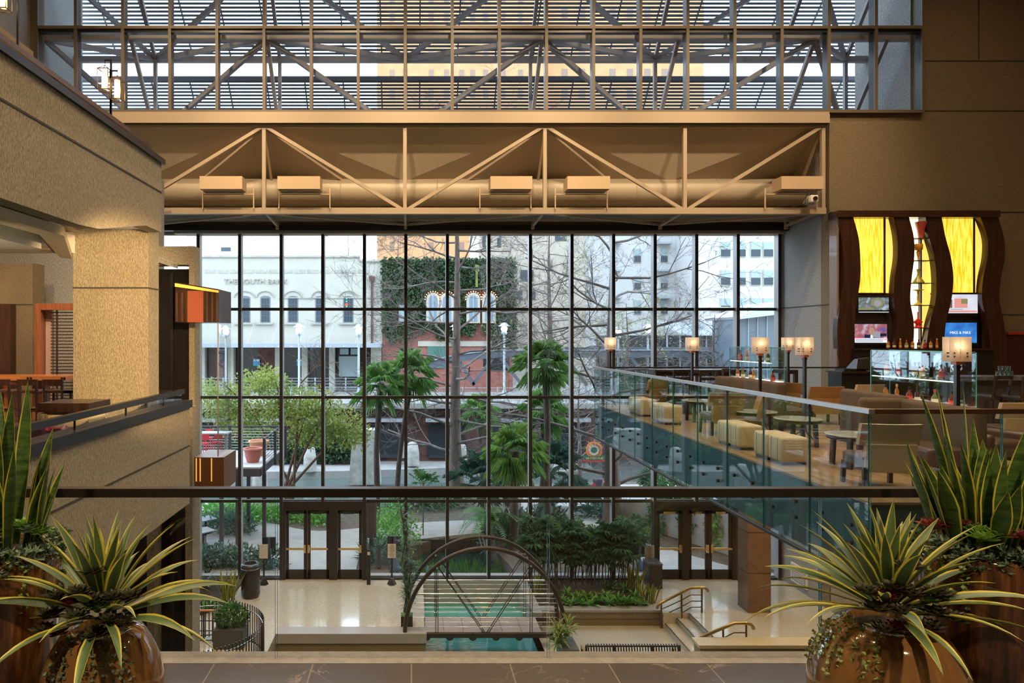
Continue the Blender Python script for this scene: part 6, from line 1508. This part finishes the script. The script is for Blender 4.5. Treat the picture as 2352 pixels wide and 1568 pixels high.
solo('entrance_column', MB().box(PX(842,25.6),PX(864,25.6),25.5,25.9,PZ(1215,25.6)-.3,PZ(1146,25.6)).box(PX(848,25.6),PX(858,25.6),25.6,25.8,FL,PZ(1215,25.6)), M['post_dark'], 'dark box on a post outside right of the left doors', 'post')
# hanging pub sign with red sculpture stand
D = 37.5; X = PX(1364,D); Zc = PZ(1033,D)
t = thing('pub_sign', 'hanging ship wheel shaped pub sign on a tall dark post by the river', 'sign', (PX(1387,D),D,FL))
build('post', MB().box(PX(1386,D)-.06,PX(1386,D)+.06,D-.06,D+.06,FL,PZ(1017,D)), M['post_dark'], t); build('arm', MB().box(PX(1355,D),PX(1388,D),D-.05,D+.05,PZ(1018.5,D),PZ(1015,D)), M['post_dark'], t)
wh = MB().tube([(X,D-.03,Zc),(X,D+.03,Zc)], .30, 24); build('disc', wh, M['white_plaster'], t)
rg = MB()
for i in range(24):
    a0, a1 = i*math.pi/12, (i+1)*math.pi/12; rg.bar((X+.40*math.cos(a0),D-.05,Zc+.40*math.sin(a0)),(X+.40*math.cos(a1),D-.05,Zc+.40*math.sin(a1)),.05,.12)
for i in range(10): a0 = i*math.pi/5+.3; rg.bar((X+.25*math.cos(a0),D-.04,Zc+.25*math.sin(a0)),(X+.56*math.cos(a0),D-.04,Zc+.56*math.sin(a0)),.04,.05)
build('wheel', rg, mat('sign_orange', (.75,.22,.05), .5), t)
build('hub', MB().tube([(X,D-.06,Zc),(X,D-.03,Zc)], .17, 20), mat('sign_green', (.04,.16,.09), .5), t)
build('ribbon', MB().prism_y([(X-.62,Zc-.52),(X-.58,Zc-.28),(X,Zc-.34),(X+.58,Zc-.28),(X+.62,Zc-.52),(X,Zc-.58)], D-.08, D-.04), M['sign_green'], t)
build('ribbon_edge', MB().prism_y([(X-.64,Zc-.60),(X-.62,Zc-.52),(X,Zc-.58),(X+.62,Zc-.52),(X+.64,Zc-.60),(X,Zc-.65)], D-.08, D-.04), M['red_paint'], t)
build('lettering', text_mb('BRITISH PUB', .17, .01).xform(Matrix.Translation((X,D-.10,Zc-.45)) @ RX90), mat('sign_gold', (.75,.6,.2), .5), t)
for s_, a_c in (('MAD DOGS', 0),):
    n = len(s_)
    for i, ch in enumerate(s_):
        if ch == ' ': continue
        a = math.radians(160-140*i/(n-1)); build('lettering', text_mb(ch, .15, .01).xform(Matrix.Translation((X+.41*math.cos(a),D-.13,Zc+.41*math.sin(a))) @ RX90 @ Matrix.Rotation(a-math.pi/2,4,'Z')), M['sign_gold'], t)
t = thing('red_umbrella', 'folded red and black umbrella planter below the pub sign', 'umbrella', (PX(1374,36),36,FL))
X = PX(1374,36); build('canopy', MB().add([(X-.55,36,PZ(1118,36)),(X-.2,35.8,PZ(1106,36)),(X+.3,36,PZ(1103,36)),(X+.4,36.2,PZ(1107,36)),(X,36.4,PZ(1120,36)),(X-.1,36,PZ(1130,36))],[(0,1,5),(1,2,5),(2,3,5),(3,4,5),(0,4,1),(0,5,4),(1,4,2),(2,4,3)]), M['red_paint'], t)
build('stand', MB().lathe([(.12,0),(.18,.35),(.3,.95),(.28,1.0)], (X,36,FL), 6, smooth=False), M['post_dark'], t)
t = thing('river_litter_bin', 'round slatted litter bin with domed lid on the riverside path', 'bin', (PX(1520,33.5),33.5,FL)); X = PX(1520,33.5)
build('body', MB().lathe([(.2,0),(.26,.2),(.28,.8)], (X,33.5,FL), 16), M['bridge_steel'], t); build('lid', MB().lathe([(.30,.82),(.26,.95),(.1,1.05),(.02,1.12)], (X,33.5,FL), 16), M['bridge_steel'], t)
struct('wall_garden_ramp', MB().add([(13.2,24.6,FL),(9.6,31.5,FL),(9.6,31.5,FL+.9),(13.2,24.6,FL+2.4),(13.6,24.8,FL),(10,31.7,FL),(10,31.7,FL+.9),(13.6,24.8,FL+2.4)],[(0,3,2,1),(4,5,6,7),(2,3,7,6),(1,2,6,5)]), M['paving_light'])
# unseen hotel mass behind the viewer, added and sized to shade the lower buildings
struct('wall_sun_block', MB().box(-90, 90, -14, -6, -9, 44), M['tan_wall'])
# ---------------------------------------------------------------- trees outside
def gt(x, y, z=FL): D = DF(y, z); return PX(x,D), D
def cypress(name, label, x, D, z0, z1, r0, n, seed, L=4.2, depth=3, lean=0, kk=4, mm='bark', zlo=.1, lf=0):
    r = random.Random(seed); X = PX(x,D); t = thing(name, label, 'tree', (X,D,z0)); tr = MB(); br = MB(); H = z1-z0
    pts = [Vector((X+lean*q/8+.06*math.sin(q+seed), D, z0+H*q/8)) for q in range(9)]
    tr.tube(pts, [r0*(1.35 if q == 0 else max(.12,1-.125*q)) for q in range(9)], 12); build('trunk', tr, M[mm], t)
    for i in range(n):
        q = zlo+(1-zlo)*i/n; p = pts[min(7,int(q*8))].lerp(pts[min(8,int(q*8)+1)], q*8-int(q*8)); a = i*2.4+r.uniform(-.4,.4)
        d = Vector((math.cos(a), math.sin(a)*.6, r.uniform(-.1,.45))); branch(br, p, d, L*(1.15-.6*q)*r.uniform(.7,1.1), r0*.22*(1.1-.5*q), depth, r, 5, kk, .75, .015, 5, .58, .22)
    build('branches', br, M['bark_pale'], t)
    if lf:
        f_ = MB(); 
        for i in range(0, len(br.v), max(1, len(br.v)//lf)): leaf(f_, br.v[i], rdir(r), .16, .09, r.uniform(0,6))
        build('foliage', f_, M['leaf_yellow' if lf > 0 else 'leaf_dark'], t)
    return t
cypress('bare_cypress', 'large bare cypress with a thick straight trunk in the middle of the window', 1048, 36.5, FL-.1, 13.5, .36, 42, 3, 5.2, 4, kk=4)
cypress('bare_cypress', 'bare tree with trunk behind the hanging pub sign and sweeping branches right', 1405, 31.0, FL-.1, 11, .38, 30, 8, 5.0, 4, kk=4)
cypress('bare_tree', 'bare tree with sparse green leaves growing beyond the ivy building corner', 1262, 55, SZ, 13, .3, 26, 12, 5.0, 3, lf=900)
cypress('bare_tree', 'pale bare tree rising behind the roof of the bank building', 800, 72, SZ, 13.5, .25, 14, 15, 4.5, 3, zlo=.5)
cypress('bare_tree', 'orange lit bare tree behind the parapet between the bank and ivy buildings', 915, 70, SZ, 14, .25, 18, 18, 4.5, 3, zlo=.45)
cypress('bare_tree', 'wide low bare tree in front of the metal roofed pavilion', 1640, 49, SZ, 3.6, .2, 26, 25, 4.0, 3, zlo=.15)
cypress('bare_tree', 'low bare tree above the truss bridge beside the right street lamps', 1440, 48.6, SZ, 4.4, .2, 24, 28, 4.0, 3, zlo=.15, lf=700)
cypress('bare_tree', 'small bare tree overhanging the river left of the bar terrace corner', 1330, 41, -7, 0, .16, 24, 31, 3.6, 3, zlo=.15)
# leaning yellow green tree
r = random.Random(41); bx_, by_ = gt(650,1165); t = thing('yellow_green_tree', 'spreading tree with fresh yellow green leaves at the left behind the raised deck', 'tree', (bx_,33,FL))
tr = MB(); cr = PX(660,33)
for k,(xa,za) in enumerate(((640,900),(700,960),(760,930),(800,985),(560,920),(690,880))):
    tr.tube([(cr+.08*k-.2,33,FL),(cr+.10*(k-2),33,PZ(1120,33)),((cr+.1*(k-2))*.5+PX(xa,33)*.5,33,PZ(.45*1120+.55*za,33)),(PX(xa,33),32.8+.2*k,PZ(za,33))], [.10,.08,.055,.02], 7)
    branch(tr, (PX(xa,33),33,PZ(za,33)), (r.uniform(-1,1),0,.6), 1.6, .04, 2, r)
build('trunk', tr, M['bark_red'], t)
bl = [(PX(x,33),33+dy,PZ(y,33),rx,1.3,rz) for x,y,rx,rz,dy in ((600,880,1.5,.7,0),(520,935,1.5,1.1,.3),(640,930,1.9,1.1,.2),(720,940,1.6,1.2,0),(780,985,1.5,1.1,.4),(700,1000,1.6,.8,.8),(560,985,1.7,.7,.8),(820,1000,.8,.7,0),(615,860,.6,.5,0),(490,900,1.0,.7,0))]
build('foliage', leaf_cloud(bl, 9500, .17, .10, r, .8), [M['leaf_yellow']], t)
# palms
palm('fan_palm', 'fan palm with slim trunk left of centre, left of the leaning pair', *gt(862,1210), FL, PZ(880,gt(862,1210)[1]), .14, .95, 19, 51, (.2,0), pet=.5)
palm('fan_palm', 'fan palm with slim trunk right of the leaning pair left of the cypress', *gt(905,1190), FL, PZ(855,gt(905,1190)[1]), .13, 1.05, 20, 52, (.75,0), pet=.55)
palm('fan_palm', 'tallest bright fan palm with dark shaggy trunk right of centre', PX(1262,28), 28, FL, PZ(835,28), .14, .95, 24, 53, (-.2,0), pet=.5)
palm('fan_palm', 'fan palm with drooping crown directly behind the tallest palm', PX(1245,32), 32, FL, PZ(945,32), .13, 1.0, 18, 54, (.1,0), pet=.6)
palm('fan_palm', 'small fan palm with thin trunk against the dark arcade across the river', PX(1108,39), 39, -7, PZ(945,39), .12, 1.0, 17, 55, (-.15,0), pet=.5)
palm('fan_palm', 'big drooping fan palm with thick grey trunk in the middle foreground', PX(1178,27.2), 27.2, FL, PZ(1035,27.2), .19, 1.05, 25, 56, (.05,0), pet=.55)
palm('silver_fan_palm', 'low silvery blue fan palm left of the big drooping palm', PX(1110,30), 30, FL, PZ(1110,30), .12, .95, 26, 57, mm='leaf_blue', pet=.9, lo=-.5)
palm('silver_fan_palm', 'low silvery fan palm right of the big drooping palm', PX(1260,30.5), 30.5, FL, PZ(1085,30.5), .12, .95, 26, 58, mm='leaf_blue', pet=.9, lo=-.4)
palm('silver_fan_palm', 'silvery fan palm standing on the bank under the tallest palm', PX(1320,33), 33, FL, PZ(1150,33), .1, .8, 18, 59, mm='leaf_blue', pet=.7, lo=-.2)
# feathery cycad
def cycad(name, label, x, D, zc, L, n, seed, mm):
    r = random.Random(seed); mb = MB(); X = PX(x,D)
    for i in range(n):
        az = i*2.4; e = r.uniform(.1,1.35); p = Vector((X,D,zc))
        for k in range(18):
            d = Vector((math.cos(az)*math.cos(e), math.sin(az)*math.cos(e), math.sin(e))); s_ = Vector((-math.sin(az), math.cos(az), -.25))
            for q_ in (-1,1): mb.add([p, p+s_*q_*.24*L*(1-k/22)+d*.12, p+d*.06], [(0,1,2)])
            p = p+d*L/18; e -= .10
    t = thing(name, label, 'plant', (X,D,FL)); build('fronds', mb, M[mm], t); build('trunk', MB().lathe([(.2,FL-FL),(.22,.3),(.12,zc-FL)], (X,D,FL), 12), M['palm_trunk'], t)
cycad('cycad', 'arching feathery cycad beside the thick palm trunk in the middle foreground', 1125, 26.6, PZ(1195,26.6), 1.5, 30, 61, 'leaf_green')
cycad('cycad', 'second feathery cycad right of the thick palm trunk', 1262, 29, PZ(1175,29), 1.3, 22, 62, 'leaf_blue')
# papaya-like small plant
r = random.Random(5); X, D = PX(972,29), 29; t = thing('split_leaf_plant', 'small plant with a cluster of divided leaves on a thin stem above the handrail', 'plant', (X,D,FL))
mb = MB(); build('stem', MB().tube([(X,D,FL),(X,D,PZ(1110,D))], .03, 6), M['bark'], t)
for i in range(12): fan_leaf(mb, (X,D,PZ(1112,D)), i*2.4, r.uniform(.2,1.2), .5, .38, 9, r, 4.5, 0, .3)
build('foliage', mb, M['leaf_green'], t)
# shrubs and ground planting
def ground(name, label, pts, n, L, w, mm, seed, h=.35, cat='plant'):
    r = random.Random(seed); bl = []
    for (x, y, rx, ry) in pts: X, D = gt(x, y); bl.append((X, D, FL+h*.4, rx, ry, h))
    return solo(name, leaf_cloud(bl, n, L, w, r, .6), M[mm], label, cat)
ground('hedge', 'low blue green hedge just outside the left window bays', [(500,1300,1.0,.5),(560,1302,1.0,.5),(620,1303,.7,.45),(470,1305,.8,.5)], 2600, .16, .09, 'leaf_blue', 71, .62, 'hedge')
ground('groundcover', 'bright green ground cover between the curving paths at left', [(560,1190,1.6,1.8),(640,1185,1.8,1.6),(500,1180,1.5,1.6),(700,1192,1.4,1.0),(740,1200,.9,.8)], 3600, .18, .11, 'leaf_bright', 72, .35)
ground('shrub', 'brownish green shrub behind the patio tables', [(520,1215,1.2,.9),(545,1225,.8,.6)], 1500, .24, .06, 'leaf_blue', 73, .6, 'shrub')
ground('shrub', 'tall loose light green shrub right of the left doors', [(880,1265,.9,.8),(920,1245,.9,.8),(895,1225,.6,.7)], 1900, .15, .08, 'leaf_bright', 74, 1.2, 'shrub')
ground('shrub', 'grassy blue green clump outside right of the left doors', [(868,1290,.6,.5)], 700, .5, .04, 'leaf_blue', 75, .55, 'shrub')
ground('shrub', 'planted mound with grasses on the bank left of the cypress', [(960,1165,1.6,1.2),(1010,1160,1.6,1.2)], 1700, .4, .05, 'leaf_ivy', 76, .55, 'shrub')
ground('shrub', 'dense dark shrubs around the foot of the palms', [(1205,1240,1.3,1.0),(1265,1235,1.3,1.2),(1150,1250,.9,.8)], 3000, .30, .08, 'leaf_ivy', 77, .9, 'shrub')
ground('shrub', 'planting bed beside the right hand path below the second cypress', [(1420,1180,1.6,1.2),(1380,1185,1.2,1.0),(1470,1190,1.6,1.2)], 2400, .28, .06, 'leaf_blue', 78, .4, 'shrub')
ground('shrub', 'leafy bed left of the right doors with mixed foliage', [(1450,1240,1.1,1.2),(1480,1220,1.0,1.0)], 1500, .2, .09, 'leaf_green', 79, .45, 'shrub')
def shrubD(label, x, D, z, rx, ry, rz, n, mm, seed, L=.16, w=.1): solo('shrub', leaf_cloud([(PX(x,D),D,z,rx,ry,rz)], n, L, w, random.Random(seed), .6), M[mm], label, 'shrub')
shrubD('leafy climbing shrub seen through the left leaf of the right doors', 1545, 29.5, FL+1.2, 1.1, .6, 1.4, 2600, 'leaf_green', 81)
shrubD('leafy shrub spilling down the ramp wall seen through the middle right door', 1600, 28.2, FL+1.1, .8, .5, 1.2, 1800, 'leaf_green', 82)
shrubD('thin leafy plant seen through the rightmost door leaf', 1655, 27.0, FL+1.0, .6, .4, 1.0, 1300, 'leaf_bright', 83)
shrubD('rounded shrub on the riverside path edge near the bar terrace underside', 1494, 38, FL+.5, .7, .5, .6, 900, 'leaf_ivy', 84, .25, .06)
for i,(x,y,c) in enumerate(((590,1040,'dark hedge trailing along the retaining wall left of the white pier'),(760,1030,'dark green and orange hanging foliage on the retaining wall behind the yellow green tree'))):
    shrubD(c, x, 47.6, PZ(y,47.6), 3.2, .6, .9, 1800, 'leaf_ivy', 90+i, .3, .2)
r = random.Random(6); mb = MB()
for _ in range(900):
    X, D = gt(r.uniform(960,1170), r.uniform(1265,1322)); mb.tube([(X,D,-7.0),(X+r.uniform(-.1,.1),D,-6.95+r.uniform(.05,.35))], .008, 3, caps=False)
solo('pond_reeds', mb, M['leaf_bright'], 'thin green water weeds standing in the dark pond', 'reeds', kind='stuff')
# pergola like joints on the foot bridge path
struct('trim_9', MB().box(-1.8,3.2,28.35,28.40,FL-.5,FL+.03), M['wood_dark'])
# ---------------------------------------------------------------- foreground planters
mat('glaze_brown', (.26,.135,.045), .10, col2=(.20,.10,.035), vscale=1.5, coat=1)
def stripes():
    m = mat('glaze_stripes', (.2,.1,.05), .12, coat=1); n = m.node_tree; b = n.nodes['Principled BSDF']
    tc = nd(n,'ShaderNodeTexCoord'); mp = nd(n,'ShaderNodeMapping'); mp.inputs['Scale'].default_value = (11,11,.9); no = nd(n,'ShaderNodeTexNoise'); no.inputs['Scale'].default_value = 1; no.inputs['Detail'].default_value = 4; no.inputs['Roughness'].default_value = .6
    cr = nd(n,'ShaderNodeValToRGB'); e = cr.color_ramp.elements; e[0].position = .38; e[0].color = (.018,.008,.005,1); e[1].position = .66; e[1].color = (.42,.22,.08,1)
    q = e.new(.50); q.color = (.09,.032,.012,1); q = e.new(.58); q.color = (.20,.085,.03,1)
    n.links.new(tc.outputs['Object'], mp.inputs[0]); n.links.new(mp.outputs[0], no.inputs[0]); n.links.new(no.outputs[0], cr.inputs[0]); n.links.new(cr.outputs[0], b.inputs['Base Color'])
stripes()
def string(mb, pts, r, rad=.011):
    for a, b in zip(pts[:-1], pts[1:]):
        n = max(2, int((b-a).length/.011))
        for i in range(n):
            p = a.lerp(b, i/n)+rdir(r)*.008
            for k in range(2): leaf(mb, p, rdir(r), rad*2.0, rad*1.5, r.uniform(0,6))
def round_pot(x, D, r, h, seed, label):
    R = random.Random(seed); X = PX(x,D); t = thing('potted_agave', label, 'potted plant', (X,D,0), 'planters in the foreground')
    prof = [(.0,0),(r*.42,0),(r*.5,.012)]
    for i in range(1,22):
        q = i/22; z = h*q; prof.append((r*math.sin(math.pi*(.14+.72*q))**.62, z))
    prof += [(r*.52,h-.01),(r*.46,h),(r*.42,h-.03),(.01,h-.04)]
    build('pot', MB().lathe(prof, (X,D,0), 56, cap=False), M['glaze_brown'], t)
    build('soil', MB().ball((X,D,h-.05), r*.45, 20, 8, sc=(1,1,.35)), M['soil'], t)
    zb = h+.01
    for i in range(52):
        q = i/52; az = i*2.399+R.uniform(-.25,.25); el = -.05+1.5*q**.9+R.uniform(-.12,.12)
        L = R.uniform(.42,.60)*(1-.30*q); off = .10+.03*R.random()
        mb = MB(); strap(mb, (X+math.cos(az)*off*(1-q), D+math.sin(az)*off*(1-q), zb+.03+.10*q), az, el, L, (.046+.014*R.random()), .85*(1-q)+.12, 9, .13, R.uniform(-.4,.4), .45, .6, .5)
        build('leaf', mb, [M['agave_leaf'] if i % 3 else M['agave_blue'], M['margin_yellow']], t)
    for k in range(15):
        u = ((k*5)%7)/6-.5; v = (k%5)/4; c = (X+u*.30+R.uniform(-.02,.02), D-.10-.10*(1-v), zb+.02+.24*v*(1-abs(u))+R.uniform(0,.02)); mb = MB()
        kind = 'succulent_red' if k in (3,10) else ('succulent_green' if k == 12 else 'succulent_dark')
        rosette(mb, c, .085 if kind == 'succulent_dark' else .07, 28, R); build('succulent_rosette', mb, M[kind], t)
    for k in range(9):
        az = -math.pi/2+((-.75,-.55,-.35,.1,.25,.4,.55,.7,.85)[k] if seed % 2 else -2.1+.16*k)+R.uniform(-.05,.05); pts = []
        n = (12 if k < 3 else 4) if seed % 2 else R.randint(3,6)
        for i in range(n):
            zz = h-h*.09*i; qq = min(1,max(0,zz/h)); rr = r*math.sin(math.pi*(.14+.72*qq))**.62 if i else r*.45
            pts.append(Vector((X+(rr+.012)*math.cos(az+.02*i), D+(rr+.012)*math.sin(az+.02*i), zz)))
        mb = MB(); string(mb, pts, R); build('trailing_stem', mb, M['pearl_green' if seed % 2 == 0 else 'succulent_blue'], t)
    return t
def tall_pot(x, D, r, h, seed, label, spread=1):
    R = random.Random(seed); X = PX(x,D); t = thing('potted_snake_plant', label, 'potted plant', (X,D,0), 'planters in the foreground')
    prof = [(0,0),(r*.62,0)]+[(r*(.62+.38*math.sin(math.pi*.55*q/14)**.9), h*q/14) for q in range(1,14)]+[(r*.93,h-.02),(r*.90,h),(r*.85,h-.02),(.01,h-.03)]
    build('pot', MB().lathe(prof, (X,D,0), 56, cap=False), M['glaze_stripes'], t)
    build('soil', MB().ball((X,D,h-.03), r*.84, 20, 8, sc=(1,1,.15)), M['soil'], t)
    for i in range(42):
        az = R.uniform(0,6.28); q = r*.72*math.sqrt(R.random()); el = 1.57-.36*(q/(r*.62))*spread*R.uniform(.3,1.2)
        L = R.uniform(.44,.84)*(1 if q < r*.4 else .76); mb = MB()
        strap(mb, (X+q*math.cos(az), D+q*math.sin(az), h-.02), az, el, L, R.uniform(.068,.092), R.uniform(-.1,.12), 9, .07, R.uniform(-.7,.7), .55, .5, .3)
        build('leaf', mb, [M['snake_leaf'], M['margin_yellow']], t)
    for k in range(18):
        az = -math.pi/2+R.uniform(-1.5,1.5); q = R.uniform(.55,.95)*r; c = (X+q*math.cos(az), D+q*math.sin(az), h+.16-.11*(q/r)+R.uniform(0,.03)); mb = MB()
        kind = ('succulent_green','succulent_red','succulent_green','succulent_red','succulent_blue')[k%5]
        rosette(mb, c, R.uniform(.075,.10), 28, R); build('succulent_rosette', mb, M[kind], t)
    fb = MB()
    for k in range(230):
        az = -math.pi/2+R.uniform(-2.2,2.2); q = R.uniform(.75,1.06)*r; c = Vector((X+q*math.cos(az), D+q*math.sin(az), h+R.uniform(-.05,.055)))
        for j in range(9): leaf(fb, c, rdir(R,-.2,1), .034, .013, R.uniform(0,6))
    build('silver_sedum', fb, M['succulent_blue'], t)
    for k in range(7):
        s_ = -1 if x > 1000 else 1; az = math.pi if s_ < 0 else 0; az += R.uniform(-.9,.9) if s_ > 0 else -R.uniform(-.9,.9); n = R.randint(3,7)
        if abs(math.sin(az)) > .9: continue
        pts = [Vector((X+(r*.95+.012*i**.5)*math.cos(az), D+(r*.95+.012*i**.5)*math.sin(az), h+.04-.055*i)) for i in range(n)]
        mb = MB(); string(mb, pts, R, .013); build('trailing_stem', mb, M['pearl_green'], t)
    return t
round_pot(235, 3.2, .275, .60, 3, 'round glossy brown pot of yellow edged agaves at the lower left')
round_pot(2040, 3.15, .33, .645, 8, 'round glossy brown pot of yellow edged agaves at the lower right')
tall_pot(-8, 3.3, .285, .93, 12, 'tall striped glazed pot of snake plants at the left picture edge')
tall_pot(2252, 3.35, .27, .93, 15, 'tall striped glazed pot of snake plants at the right picture edge')
